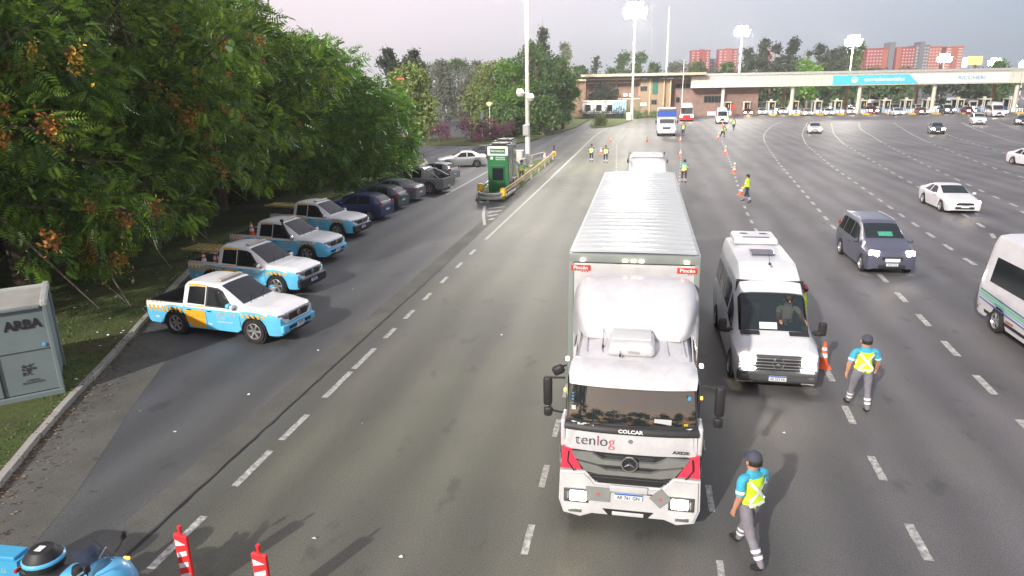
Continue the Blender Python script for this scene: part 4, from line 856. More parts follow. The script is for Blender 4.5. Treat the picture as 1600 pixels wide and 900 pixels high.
# vans ------------------------------------------------------------
VK = [(2.95, .60, .82, .74, .56, .30), (2.90, .84, .96, .90, .68, .26), (2.75, .96, 1.08, .97, .74, .24), (2.35, 1.05, 1.20, 1.0, .80, .24), (2.02, 1.10, 1.30, 1.0, .83, .24), (1.28, 1.18, 2.05, 1.0, .82, .24), (.80, 1.24, 2.45, 1.0, .79, .24), (.3, 1.28, 2.66, 1.0, .78, .24), (-2.75, 1.28, 2.66, 1.0, .78, .26), (-2.92, 1.26, 2.5, .98, .76, .3), (-2.97, 1.2, 2.3, .95, .72, .4)]
SWV = [[(1.72, .04), (1.30, .60), (.72, .62), (.72, .04)], [(.55, .10), (.55, .62), (-.55, .62), (-.55, .10)], [(-.65, .10), (-.65, .62), (-1.65, .62), (-1.65, .10)], [(-1.75, .10), (-1.75, .62), (-2.7, .62), (-2.7, .10)]]
CARS['van'] = dict(name='passenger_van', r=.36, ww=.24, arch=(1.98, -1.75), keys=VK, ws=(1.98, 1.24), sw=SWV, gaps=(1.75, .62), gapz=1.2, handles=(.8,), hl=(.88, .22, .36), hx=.07, gz=.76, gw=1.15, gh=.34, tlz=1.0, tlh=.5, tlw=.12, mirm=M_plastic)
def star(parent, loc, r, m=None):
    g_ = MB().lathe([(r*.86, -.01), (r, -.01), (r, .012), (r*.86, .012), (r*.86, -.01)], n=28, axis='x')
    for k in range(3):
        a = PI/2+k*2*PI/3; c, s_ = math.cos(a), math.sin(a); pc, ps = -s_, c; w_ = r*.13
        g_.add([(0, pc*w_, ps*w_), (.022, 0, 0), (0, -pc*w_, -ps*w_), (.002, c*r*.9, s_*r*.9)], [(0, 1, 3), (1, 2, 3), (0, 3, 2)])
    return g_.build('star_emblem', m or M_chrome, parent, loc=loc, smooth=True)
CARS['openvan'] = dict(CARS['van'], ws=(2.02, 1.26), mf=lambda x, s_: -1 if 1.28 < x < 2.02 and s_ >= 5 else 0)
tv, bv, DV = car('openvan', (3.36, 18.95, 0), R(-90), P_white, 'white passenger van with lit headlights waiting right of the big lorry', 'van', lit=1, plate_txt='AE 253 NL')
MB().box((2.93, 0, .80), (.09, 1.30, .40), bev=.08).build('grille_panel', M_dk, tv)
for z in (.92, .84, .76, .68): MB().box((2.975, 0, z), (.03, 1.16, .022), bev=.006).build('grille_slat', M_rim, tv)
star(tv, (3.0, 0, .81), .14)
MB().box((2.92, 0, .48), (.22, 1.86, .32), bev=.09).build('bumper', M_dk, tv)
for sg in (1, -1):
    MB().box((3.0, sg*.66, .66), (.03, .30, .05), bev=.01, rx=-sg*.12).build('day_running_light', M_lamp_w, tv)
    MB().box((3.02, sg*.76, .48), (.03, .12, .07), bev=.015).build('fog_light', M_lamp_off, tv)
    MB().box((2.16, sg*.58, 1.285), (.16, .46, .025), bev=.01, ry=.3).build('air_vent', M_plastic, tv)
    MB().box((0, 0, 0), (.14, .20, .36), bev=.06).build('wing_mirror_case', M_plastic, tv, loc=(1.80, sg*1.20, 1.32)); MB().tube([(1.85, sg*.95, 1.22), (1.83, sg*1.12, 1.25)], .03, 6).build('mirror_arm', M_plastic, tv)
plate(tv, 3.05, 0, .45, txt='AE 253 NL')
def roofac(t, x, z, w_=1.35, l=.95):
    a = MB().box((0, 0, 0), (l, w_, .20), bev=.09, top=(.92, .92)).build('roof_air_conditioner', P_white, t, loc=(x, 0, z))
    for y in (.28, -.28):
        MB().lathe([(.001, 0), (.13, 0), (.14, .012), (.17, .012), (.17, 0)], (-.08, y, .102), 18, ms=[1, 0, 0, 0]).build('fan_grille', [P_white, M_plastic], a, smooth=True)
    MB().box((l*.36, 0, .085), (.09, .75, .04)).build('vent_slot', M_plastic, a); return a
roofac(tv, -2.15, 2.76, 1.30, 1.15)
MB().box((-.55, 0, 2.695), (.62, .62, .03), bev=.01).build('roof_hatch', mat('smoked_hatch', (.10, .09, .12), .2, var=.05), tv)
MB().box((.75, 0, 2.69), (.10, .06, .06), bev=.02).tube([(.75, 0, 2.7), (.45, 0, 2.92)], .006, 5).build('antenna', M_plastic, tv)
# dash card and driver (seen through the windscreen) sit just behind the glass line, so they are laid against it
def on_ws(b, x, y, dx, dy, m, name, parent, off=.02):
    vs = []
    for i in range(2):
        for j in range(2):
            xx, yy = x+(i-.5)*dx, y+(j-.5)*dy; vs.append((xx+off*.8, yy, b.top(xx, yy)+off*.6))
    return MB().add(vs, [(0, 1, 3, 2)]).build(name, m, parent)
tv_ws = [o for o in tv.children if o.name.startswith('windscreen')][0]; tv_ws.data.materials[0] = mat('see_through_glass', (.02, .03, .035), .03, var=0, alpha=.74)
MB().box((.95, 0, 1.35), (.06, 1.66, 1.9)).box((1.80, 0, 1.04), (.70, 1.62, .34), bev=.08).box((1.2, 0, .62), (1.6, 1.8, .08)).build('cabin_interior', M_plastic, tv)
for y in (.44, -.44): MB().box((1.10, y, 1.35), (.14, .48, .75), bev=.05).build('seat', M_dk, tv)
MB().lathe([(.17, -.012), (.185, 0), (.17, .012), (.155, 0), (.17, -.012)], (0, 0, 0), 20).box((0, 0, 0), (.32, .03, .02)).build('steering_wheel', M_plastic, tv, loc=(1.45, .44, 1.36)).rotation_euler = (0, R(-35), 0)
on_ws(bv, 1.93, -.12, .13, .42, M_plate, 'destination_card', tv)
# other traffic
def rot_to(a, b_): return math.atan2(b_[1]-a[1], b_[0]-a[0])
ts, bs_, _ = car('minivan', (9.45, 29.6, 0), R(-89), P_indigo, 'dark indigo minivan with roof rails driving in the second lane right of the van', 'minivan', lit=2, plate_txt='KUD 318', s=1.05)
MB().box((2.09, 0, .60), (.03, .5, .12)).build('bumper_plate_mount', M_plate, ts)
on_ws(bs_, .85, .05, .22, .5, mat('green_reflection_paint', (.05, .35, .22), .3, var=.3, vs=6), 'painted_reflection', ts)  # green reflection painted as a flat patch laid against the windscreen
car('coupe', (17.5, 43.4, 0), R(-91), P_white, 'sleek white sedan driving in the third lane, angled front towards the minivan', 'car', lit=2, roofm=P_black, s=1.0)
car('sedan', (at(1592, 262).x+1.6, at(1592, 262).y+1.2, 0), R(-80), P_white, 'white car at the right edge heading outward past the white sedan', 'car', lit=1)
tb = None
CARS['bus'] = dict(CARS['van'], name='minibus', arch=(2.4, -2.15), keys=[(k[0]+(.55 if k[0] > .9 else -.55 if k[0] < -2 else 0), k[1], k[2]+(.1 if k[2] > 2 else 0), k[3]*1.04, k[4]*1.06, k[5]) for k in VK], ws=(2.53, 1.79), sw=[[(2.25, .04), (1.8, .6), (1.25, .62), (1.25, .04)], [(1.1, .06), (1.1, .66), (-2.95, .66), (-2.95, .06)]], gaps=(), rails=False)
tb, bb, _ = car('bus', (11.45, 19.2, 0), R(-90), P_white, 'white minibus with blue and green side stripes cut by the right edge', 'minibus', lit=1)
M_sg = mat('stripe_green', (.22, .55, .33), .4, var=.05); M_sb = mat('stripe_navy', (.04, .10, .28), .4, var=.05); M_sc = mat('stripe_cyan', (.15, .42, .62), .4, var=.05)
for m_, z0, z1 in ((M_sb, 1.02, 1.06), (M_sg, .90, 1.0), (M_sc, .84, .87), (M_sb, .74, .78)): bb.quad('side_stripe', [(2.4, z0-.25), (2.4, z1-.25), (-3.3, z1), (-3.3, z0)], m_, tb, off=.006, n=6)
for x in (-3.2, -1.2, .9): bb.quad('side_marker', [(x, .50), (x, .56), (x-.42, .56), (x-.42, .50)], mat('marker_brick', (.45, .12, .05), .4, var=.1), tb, off=.01, n=1)
bb.quad('lower_trim', [(2.0, .36), (2.0, .46), (-3.4, .48), (-3.4, .38)], M_plastic, tb, off=.008, n=5)
# minibus behind the lorry
p = at(1012, 262, 2.75)
t2, b2, _ = car('bus', (p.x-.02, 40.6, 0), R(-90), P_white, 'white minibus right behind the big lorry, only its roof and rack in view', 'minibus', s=1.08); t2.scale = (1.15, 1.30, 1.09)
roofac(t2, -1.3, 2.86, 1.5, 1.0)
for sg in (1, -1): MB().tube([(1.3, sg*.82, 2.75), (1.2, sg*.84, 2.86), (-3.1, sg*.84, 2.86), (-3.2, sg*.82, 2.75)], .035, 8).build('roof_rail', M_plastic, t2, smooth=True)
MB().box((-2.8, 0, 2.79), (.5, .8, .08), bev=.03).build('roof_hatch', P_white, t2)
# distant vehicles between the booths and the lorry
p = at(1041, 213)
tq = thing('box_truck', 'white box truck with a blue band over its cab, driving up behind the minibus', 'truck', (p.x, p.y+3, 0), R(-90)); tq.scale = (1.1, 1.14, 1.08)
bq = Body([(2.9, .8, .95, .9, .7, .4), (2.8, 1.2, 1.4, 1.05, .85, .35), (2.6, 1.3, 1.55, 1.08, .9, .35), (2.2, 1.4, 2.15, 1.08, .92, .35), (1.9, 1.4, 2.3, 1.08, .92, .35), (1.3, 1.4, 2.3, 1.08, .92, .35)], (1.9,), .5, .45); bq.build('cab', P_truck, tq); bq.glass_top('windscreen', 2.56, 2.22, M_ws, tq)
for sg in (1, -1):
    MB().box((2.88, sg*.78, .88), (.12, .42, .28), bev=.05).build('headlight', M_glare, tq); wheel(tq, 1.9, sg*.95, .43, .25); wheel(tq, -2.3, sg*.95, .43, .25)
    MB().box((2.4, sg*1.28, 1.8), (.08, .18, .4), bev=.03).build('wing_mirror', M_plastic, tq)
MB().box((2.9, 0, 1.05), (.08, 1.0, .22), bev=.03).build('grille', M_plastic, tq)
MB().box((-1.3, 0, 2.05), (5.2, 2.3, 2.6), bev=.04).build('box_body', P_truck, tq); MB().box((1.33, 0, 2.75), (.05, 2.26, .75), bev=.01).build('blue_band', mat('band_blue', (.03, .09, .42), .4, var=.1), tq)
MB().box((1.5, 0, 3.45), (.5, 2.2, .3), bev=.12).build('wind_deflector', P_truck, tq); MB().box((0, 0, .7), (5.5, .9, .25)).build('chassis', M_plastic, tq); plate(tq, 2.98, 0, .6)
p = at(1075, 190)
tr_ = thing('coach', 'white and red coach driving up beside the blue-banded truck', 'bus', (p.x, p.y+6, 0), R(-93))
br = Body([(5.9, .8, 1.0, 1.0, .8, .3), (5.85, 1.2, 1.35, 1.2, 1.0, .3), (5.7, 1.3, 2.7, 1.25, 1.05, .3), (5.5, 1.3, 3.0, 1.25, 1.05, .3), (-5.5, 1.3, 3.1, 1.25, 1.05, .3), (-5.8, 1.3, 2.8, 1.2, 1.0, .4)], (3.6, -3.4), .55, .5); br.build('body', [P_truck, P_red], tr_, lambda x, s_: 1 if (s_ < 4 and x > 5.5) else 0)
MB().box((5.82, 0, 1.95), (.12, 2.1, 1.15), bev=.05).build('windscreen', M_ws, tr_); MB().box((5.88, 0, .95), (.10, 1.7, .45), bev=.05).build('front_panel', P_red, tr_)
for sg in (1, -1):
    MB().box((5.92, sg*.95, .95), (.12, .40, .30), bev=.05).build('headlight', M_glare, tr_)
    br.quad('side_window', [(5.2, .1), (5.2, .8), (-5.0, .8), (-5.0, .1)], M_glass, tr_, rel=True, sides=(sg,))
    for x in (3.6, -3.4): wheel(tr_, x, sg*1.1, .5, .3)
p = at(1129, 194)
car('van', (p.x+.1, p.y+3, 0), R(-93), P_white, 'white van with its lights on, arriving beside the coach', 'van', lit=1, lod=1)
# ------------------------------------------------------------------ the big articulated lorry (nose at Y=10.1)
LX, LY = -.03, 10.1
lt = thing('articulated_lorry', 'big white articulated lorry with red corner panels stopped in the middle lane', 'truck', (LX, LY, 0), R(-90))
# local frame: x = forward (towards the camera), y = to the lorry's left (= photo right), z up; nose at x = 0
def LB(name, c, d, m, bev=0, **k):
    b = MB().box(c, d, bev=bev, **k); return b.build(name, m, lt, smooth=bev > 0)
# cab shell
cab = Body([(.02, 1.60, 1.97, 1.04, .98, 1.50), (-.04, 1.65, 2.02, 1.10, 1.03, 1.40), (-.12, 1.7, 2.08, 1.10, 1.00, 1.30), (-.22, 1.75, 2.42, 1.10, 1.00, 1.20), (-.34, 1.8, 2.74, 1.10, .99, 1.20), (-.50, 1.8, 2.86, 1.10, .98, 1.20), (-.9, 1.8, 2.94, 1.10, .98, 1.20), (-1.9, 1.8, 3.0, 1.10, .98, 1.20), (-2.1, 1.8, 2.97, 1.09, .97, 1.20)])
cab.build('cab', P_truck, lt)
# front upper fascia and windscreen
def front_patch(name, zs, m, bulge=.05, wfun=None, off=0, n=10):
    # zs: list of (z, x, halfwidth)
    mb = MB(); vs = []
    for z, x, hw in zs:
        for j in range(n+1):
            u = -1+2*j/n; vs.append((x-bulge*abs(u)**2.6*1.6+off, u*hw, z))
    mb.add(vs, [(i*(n+1)+j, i*(n+1)+j+1, (i+1)*(n+1)+j+1, (i+1)*(n+1)+j) for i in range(len(zs)-1) for j in range(n)])
    # give it thickness by a back sheet
    k = len(vs); vb = [(v[0]-.06, v[1], v[2]) for v in vs]; mb.add(vb, [(i*(n+1)+j, (i+1)*(n+1)+j, (i+1)*(n+1)+j+1, i*(n+1)+j+1) for i in range(len(zs)-1) for j in range(n)])
    r_ = len(zs)-1
    for j in range(n):
        mb.f.append([j, j+1, k+j+1, k+j]); mb.m.append(0); a = r_*(n+1)+j; mb.f.append([a, a+1, k+a+1, k+a]); mb.m.append(0)
    for i in range(r_):
        for e in (0, n): a = i*(n+1)+e; b_ = a+n+1; mb.f.append([a, b_, k+b_, k+a]); mb.m.append(0)
    return mb.build(name, m, lt, smooth=True, ang=50)
front_patch('upper_fascia', [(1.50, .075, 1.04), (1.60, .085, 1.06), (1.86, .07, 1.05), (1.90, .05, 1.04)], P_truck)
front_patch('cowl_strip', [(1.86, .105, 1.07), (1.91, .105, 1.08), (1.97, .06, 1.07), (1.985, .03, 1.06)], M_plastic)
front_patch('windscreen', [(1.98, .045, 1.01), (2.10, .02, 1.01), (2.30, -.05, 1.0), (2.50, -.12, .98), (2.68, -.18, .97)], M_ws)
front_patch('windscreen_seal', [(1.95, .032, 1.05), (2.72, -.20, 1.01)], M_plastic)
front_patch('sun_visor', [(2.61, .00, .97), (2.635, .03, 1.0), (2.78, -.06, 1.02), (2.87, -.22, 1.01), (2.90, -.45, .98)], P_truck, bulge=.06)
# wipers, dash card, stickers
for y0, y1 in ((-.75, -.05), (-.05, .65)): MB().tube([(.11, y0, 2.0), (.075, y1, 2.06)], .010, 5).build('wiper', M_plastic, lt)
def WS(name, y, z, w_, h_, m, x=None, rz=0):
    x = .052-.32*(z-1.98) if x is None else x; return MB().box((x, y, z), (.004, w_, h_), ry=.33).build(name, m, lt)
WS('paper_card', .50, 2.08, .27, .15, M_plate); WS('inspection_sticker', -.93, 2.22, .07, .09, M_plate, x=-.045); WS('yellow_sticker', .86, 2.06, .06, .05, M_yel, x=.0)
WS('round_sticker', .90, 2.46, .05, .08, P_blue, x=-.14)
for i in range(4): WS('blue_dot_sticker', -.95, 2.3+i*.05, .03, .02, P_blue, x=-.06-i*.016)
# lettering. text faces +x: rotate so that letters read towards the camera
TR = (PI/2, 0, PI/2)
text('lettering', 'COLCAR', .085, M_wink, lt, (.118, .0, 1.925), TR, bold=.003, ext=.002, sx=1.15)
text('lettering', 'BlueEfficiency', .05, M_wink, lt, (.062, -.72, 1.99), (PI/2-.3, 0, PI/2), bold=.001, ext=.001)
M_dkt = mat('dark_print', (.05, .05, .06), .4, var=0); M_rdt = mat('red_print', (.75, .08, .14), .4, var=0)
x = -.90
for ch, m_, dx in (('t', M_dkt, .095), ('e', M_dkt, .125), ('n', M_dkt, .13), ('l', M_rdt, .055), ('o', M_dkt, .135), ('g', M_rdt, .12)):
    text('lettering', ch, .27, m_, lt, (.103-.025*abs(x/1.0)**2, x+dx/2, 1.71), TR, bold=-.004, ext=.002, sx=.95); x += dx
text('lettering', 'AXOR', .075, M_dkt, lt, (.085, .80, 1.60), (PI/2, R(0), PI/2), bold=.002, ext=.002, sx=1.2)
MB().lathe([(.001, .012), (.03, .012), (.036, 0)], (.098, .0, 1.745), 14, axis='x').build('bonnet_lock', M_rim, lt, smooth=True)
# radiator grille: three dark wings framed by lighter bars, narrowing downward
def gpoly(name, pts, x0, x1, m, bev=0):
    return MB().prism([(y, z) for y, z in pts], 'x', x0, x1).build(name, m, lt)
M_gr = mat('grille_grey', (.19, .195, .185), .45, var=.1, vs=5)
gpoly('grille_backing', [(-.95, 1.50), (.95, 1.50), (.60, .98), (-.60, .98)], -.10, .05, M_plastic)
gpoly('grille_wing', [(-.94, 1.485), (-.60, 1.485), (-.42, 1.38), (.42, 1.38), (.60, 1.485), (.94, 1.485), (.87, 1.375), (.50, 1.30), (-.50, 1.30), (-.87, 1.375)], .05, .115, M_gr)
gpoly('grille_wing', [(-.84, 1.335), (-.52, 1.27), (-.36, 1.20), (.36, 1.20), (.52, 1.27), (.84, 1.335), (.72, 1.16), (.50, 1.12), (-.50, 1.12), (-.72, 1.16)], .05, .12, M_gr)
for z, hw in ((1.45, .40), (1.42, .38), (1.285, .48), (1.265, .45), (1.09, .66), (1.045, .64)): LB('grille_slat', (.065, 0, z), (.03, hw*2, .014), M_dk)
star(lt, (.15, 0, 1.36), .135)
MB().lathe([(.001, -.02), (.12, -.02), (.12, .0)], (.145, 0, 1.36), 20, axis='x').build('emblem_disc', M_plastic, lt)
# red corner panels
for sg in (1, -1):
    MB().prism([(sg*1.10, 1.54), (sg*.93, 1.50), (sg*.78, 1.17), (sg*.84, 1.14), (sg*1.13, 1.14)], 'x', -.30, .045).build('corner_panel', mat('corner_red', (.72, .045, .09), .35, var=.05, coat=.4), lt)
    MB().prism([(sg*.985, 1.49), (sg*.93, 1.48), (sg*.77, 1.16), (sg*.91, 1.17), (sg*1.0, 1.24)], 'x', .045, .085).build('corner_blade', MATS['corner_red'], lt)
    MB().tube([(.09, sg*.99, 1.49), (.09, sg*1.01, 1.30), (.09, sg*.90, 1.13)], .012, 5).build('corner_seam', M_plastic, lt)
    LB('corner_extension', (-.22, sg*1.10, 1.75), (.40, .08, .50), P_truck, bev=.03)
# bumper: white, stepped, with headlamp pockets
bump = MB()
bump.prism([(-.62, 1.02), (-.72, 1.12), (-1.14, 1.10), (-1.16, .55), (-1.08, .30), (-.80, .24), (-.60, .32), (.60, .32), (.80, .24), (1.08, .30), (1.16, .55), (1.14, 1.10), (.72, 1.12), (.62, 1.02), (.54, .92), (-.54, .92)], 'x', -.32, .09)
bo = bump.build('bumper', P_truck, lt)
bm = bmesh.new(); bm.from_mesh(bo.data); bmesh.ops.bevel(bm, geom=[e for e in bm.edges if abs(e.verts[0].co.x-.09) < .01 and abs(e.verts[1].co.x-.09) < .01], offset=.04, segments=3, affect='EDGES'); bm.to_mesh(bo.data); bm.free()
bo.data.polygons.foreach_set('use_smooth', [True]*len(bo.data.polygons)); bo.data.set_sharp_from_angle(angle=R(40))
gpoly('lower_grille', [(-.60, 1.08), (.60, 1.08), (.50, .93), (-.50, .93)], .03, .07, M_plastic)
LB('tow_cover', (.10, 0, .86), (.03, .62, .12), P_truck, bev=.01); LB('bumper_seam', (.096, 0, .795), (.02, 1.3, .012), M_plastic)
gpoly('bumper_slot', [(-.42, .46), (.42, .46), (.32, .34), (-.32, .34)], .085, .096, M_plastic); LB('slot_insert', (.10, 0, .39), (.02, .52, .07), P_truck, bev=.01)
for sg in (1, -1):
    LB('lamp_pocket', (.088, sg*.86, .665), (.03, .42, .26), M_dk, bev=.02); 
    LB('headlight', (.108, sg*(.83), .67), (.03, .27, .18), M_lamp_on, bev=.03); LB('fog_light', (.098, sg*.88, .38), (.02, .22, .07), M_chrome, bev=.01)
    LB('turn_signal', (.105, sg*1.02, .66), (.03, .05, .15), M_lamp_off, bev=.01)
    MB().box((-.75, sg*1.12, .66), (.72, .12, .75), bev=.04).build('step_panel', P_truck, lt, smooth=True)
    for z in (.42, .70, .98): LB('step', (-.85, sg*1.17, z), (.50, .05, .07), M_plastic)
M_sq = mat('placard_grey', (.24, .25, .245), .5, var=.08, vs=4)
LB('hazard_placard', (.105, -.50, .73), (.02, .40, .26), M_sq); MB().prism([(.52, .93), (.70, .75), (.52, .57), (.34, .75)], 'x', .098, .118).build('hazard_placard', M_sq, lt)
for yy in (-.50, .52): MB().lathe([(.001, .004), (.03, .004), (.034, 0)], (.118, yy, .74), 10, axis='x').build('placard_mark', mat('placard_red', (.45, .13, .13), .5, var=.1), lt)
plate(lt, .115, 0, .73, txt='AE 761 GN', w_=.46)
# doors, side windows, mirrors
for sg in (1, -1):
    MB().box((-1.0, sg*1.072, 2.22), (.90, .02, .62), bev=.008).build('side_window', M_glass, lt)
    for x in (-.48, -1.52): LB('door_gap', (x, sg*1.095, 1.75), (.015, .012, 1.0), M_ink)
    LB('door_handle', (-1.35, sg*1.115, 1.62), (.2, .03, .04), M_plastic, bev=.01)
    MB().tube([(-.30, sg*1.10, 2.62), (-.28, sg*1.25, 2.62), (-.28, sg*1.36, 2.62)], .018, 6).tube([(-.30, sg*1.12, 1.98), (-.28, sg*1.30, 2.02), (-.28, sg*1.36, 2.12)], .018, 6).build('mirror_arm', M_plastic, lt, smooth=True)
    mm = MB().box((-.30, sg*1.39, 2.37), (.12, .15, .52), bev=.045).build('main_mirror', M_plastic, lt, smooth=True)
    LB('wide_angle_mirror', (-.29, sg*1.385, 2.0), (.11, .14, .17), M_plastic, bev=.04)
    LB('marker_light', (-1.45, sg*1.19, .98), (.07, .03, .05), M_amber, bev=.01); LB('marker_light', (-.42, sg*1.115, 2.35), (.05, .04, .05), M_amber, bev=.01)
    LB('roof_marker', (-.55, sg*1.09, 2.86), (.10, .06, .05), M_clear, bev=.015)
    for yy in (.0,): MB().tube([(-.55, sg*.96, 2.90), (-1.5, sg*.99, 3.02)], .012, 5).build('roof_rail', P_truck, lt)
    MB().tube([(-.5, sg*1.17, .85), (-.5, sg*1.21, .95), (-.5, sg*1.21, 1.55), (-.5, sg*1.17, 1.62)], .014, 6).build('grab_handle', M_chrome, lt, smooth=True)
MB().box((-.20, -1.20, 2.80), (.12, .20, .16), bev=.05, rx=.5).tube([(-.3, -1.08, 2.85), (-.2, -1.2, 2.82)], .015, 5).build('kerb_mirror', M_plastic, lt, smooth=True)
# roof air conditioner
LB('roof_air_conditioner', (-1.02, -.04, 3.02), (.78, .82, .24), P_truck, bev=.09, top=(.9, .9)); LB('unit_lid', (-1.10, -.04, 3.142), (.50, .66, .03), mat('lid_grey', (.60, .60, .585), .5, var=.05), bev=.012)
text('unit_lettering', 'viesa', .10, mat('print_grey', (.35, .35, .35), .5, var=0), lt, (-.635, .0, 3.0), TR, bold=.001, ext=.002)
for y, x in ((-.52, -.95), (-.22, -.58)): MB().tube([(x, y, 2.93), (x+.02, y, 2.99)], .015, 6).tube([(x, y, 2.99), (x-.5, y-.02, 3.12)], .004, 4).build('antenna', M_plastic, lt)
# wind deflector: a lofted shell wide at the back, scooped sides
dv = MB(); n = 18; rows = []
for k, (x, zt, hw, zb) in enumerate([(-1.32, 3.0, .78, 2.96), (-1.42, 3.12, .88, 2.96), (-1.62, 3.36, .98, 2.96), (-1.85, 3.56, 1.06, 2.8), (-2.1, 3.70, 1.13, 2.5), (-2.35, 3.77, 1.18, 2.1), (-2.5, 3.78, 1.20, 1.8), (-2.62, 3.78, 1.20, 1.6)]):
    row = []
    for j in range(n+1):
        a = PI*j/n; cx, sz = math.cos(a), math.sin(a); e = .24
        y = hw*math.copysign(abs(cx)**e, cx); z = zb+(zt-zb)*abs(sz)**.30
        row.append((x, y, z))
    rows.append(row)
vs = [v for r_ in rows for v in r_]; dv.add(vs, [(i*(n+1)+j, i*(n+1)+j+1, (i+1)*(n+1)+j+1, (i+1)*(n+1)+j) for i in range(len(rows)-1) for j in range(n)])
dv.add(rows[0], [tuple(range(n+1))]); dv.build('wind_deflector', P_truck, lt, smooth=True, ang=60)
for sg in (1, -1):
    MB().prism([(-2.15, 2.7), (-2.1, 1.2), (-2.62, 1.2), (-2.62, 3.1), (-2.45, 3.1)], 'y', sg*1.10, sg*1.145).build('side_fairing', P_truck, lt)
# tractor chassis, tanks and wheels
LB('chassis', (-3.5, 0, .95), (5.4, .85, .30), M_plastic); LB('gearbox', (-1.6, 0, .8), (1.6, 1.2, .6), M_plastic)
for sg in (1, -1):
    LB('fuel_tank', (-2.5, sg*.86, .72), (1.1, .55, .60), M_steel, bev=.12)
    wheel(lt, -1.45, sg*1.0, .50, .30, 8, 'steel'); wheel(lt, -4.6, sg*.98, .50, .34, 8, 'steel'); LB('mudguard', (-1.45, sg*1.0, 1.06), (1.2, .34, .05), M_plastic)
for x in (-12.4, -13.6, -14.8):
    for sg in (1, -1): wheel(lt, x, sg*1.0, .50, .34, 8, 'steel')
# trailer
M_tf = mat('trailer_frame', (.22, .25, .235), .5, var=.08, vs=2); M_tr = mat('trailer_roof', (.50, .53, .525), .27, .0, var=.06, vs=.8, dirt=.12)
TX0, TX1, TW, TZ0, TZ1, TY = -2.95, -15.75, 1.26, 1.15, 4.10, -.07
LB('trailer_side', ((TX0+TX1)/2, TY-TW+.02, (TZ0+TZ1)/2), (TX0-TX1-.04, .04, TZ1-TZ0-.08), mat('trailer_white', (.66, .67, .67), .45, var=.05, dirt=.15)); LB('trailer_side', ((TX0+TX1)/2, TY+TW-.02, (TZ0+TZ1)/2), (TX0-TX1-.04, .04, TZ1-TZ0-.08), MATS['trailer_white'])
LB('trailer_floor', ((TX0+TX1)/2, TY, TZ0), (TX0-TX1, 2*TW-.02, .16), M_tf); LB('rear_door', (TX1+.02, TY, (TZ0+TZ1)/2), (.05, 2*TW-.1, TZ1-TZ0-.1), MATS['trailer_white'])
LB('front_panel', (TX0+.01, TY, 2.60), (.05, 2*TW-.22, 2.62), P_truck)
LB('top_rail', (TX0, TY, 4.015), (.10, 2*TW, .17), M_tf, bev=.015)
for sg in (1, -1): LB('corner_post', (TX0, TY+sg*(TW-.055), 2.6), (.10, .11, 2.70), M_tf, bev=.015); LB('side_rail', ((TX0+TX1)/2-.05, TY+sg*(TW-.03), TZ1-.045), (TX0-TX1-.2, .06, .09), M_steel); LB('side_skirt', ((TX0+TX1)/2-1.5, TY+sg*(TW-.05), .85), (6.5, .03, .45), M_tf)
# roof sheets, each bowed, laid one after the other
nr = 30; Lr_ = (TX0-TX1-.1)/nr; rr = random.Random(4)
for k in range(nr):
    xa = TX0-.05-k*Lr_; m_ = MB(); q = rr.uniform(.010, .026); vs = []
    for i in range(5):
        for j in range(9): u, v = i/4, -1+2*j/8; vs.append((xa-u*(Lr_-.012), TY+v*(TW-.06), TZ1+.012+q*math.sin(PI*u)+.012*(1-v*v)))
    m_.add(vs, [(i*9+j, i*9+j+1, (i+1)*9+j+1, (i+1)*9+j) for i in range(4) for j in range(8)]); m_.build('roof_sheet', M_tr, lt, smooth=True)
LB('roof_base', ((TX0+TX1)/2, TY, TZ1-.02), (TX0-TX1-.1, 2*TW-.1, .04), M_tf)
for y in (-.98, -.16, 0, .15, 1.0): LB('clearance_light', (TX0+.07, TY+y, 3.985), (.05, .09, .045), M_clear, bev=.012)
for y in (-1.02, 1.02):
    s_ = LB('maker_badge', (TX0+.045, TY+y, 3.82), (.02, .38, .11), M_red, bev=.006); text('badge_lettering', 'Pincén', .10, M_wink, s_, (TX0+.058, TY+y, 3.82), TR, bold=.002, ext=.002, sx=1.1)
    for k in range(3): MB().lathe([(.001, .003), (.014, .003), (.016, 0)], (TX0+.036, TY+y+.03+k*.05, 3.74), 8, axis='x').build('badge_dot', M_red, lt)
MB().tube([(TX0+.1, .6, 2.0), (TX0+.5, .7, 1.6), (-2.4, .5, 1.9)], .02, 6).build('air_hose', M_red, lt, smooth=True)

spot(lt, (.2, .84, .67), e=60); spot(lt, (.2, -.84, .67), e=60)
for y in (-.82, -.55, .55, .82): MB().box((0, 0, 0), (1.3, .018, .012)).build('roof_rib', P_truck, lt, loc=(-1.35, y, 2.985-.03*abs(y)), smooth=False)
# ------------------------------------------------------------------ helpers that size a box from what is seen at a given distance
def pspan(px0, py0, px1, py1, Y):
    a = atY((px0+px1)/2, py0, Y); b_ = atY((px0+px1)/2, py1, Y); l = atY(px0, (py0+py1)/2, Y); r_ = atY(px1, (py0+py1)/2, Y)
    return (l.x+r_.x)/2, (a.z+b_.z)/2, abs(r_.x-l.x), abs(a.z-b_.z)
def pbox(name, px0, py0, px1, py1, Y, dep, m, parent, bev=0, ground=False):
    x, z, w_, h_ = pspan(px0, py0, px1, py1, Y)
    if ground: top = z+h_/2; z = top/2; h_ = top
    return MB().box((x, Y+dep/2, z), (w_, dep, h_), bev=bev).build(name, m, parent)
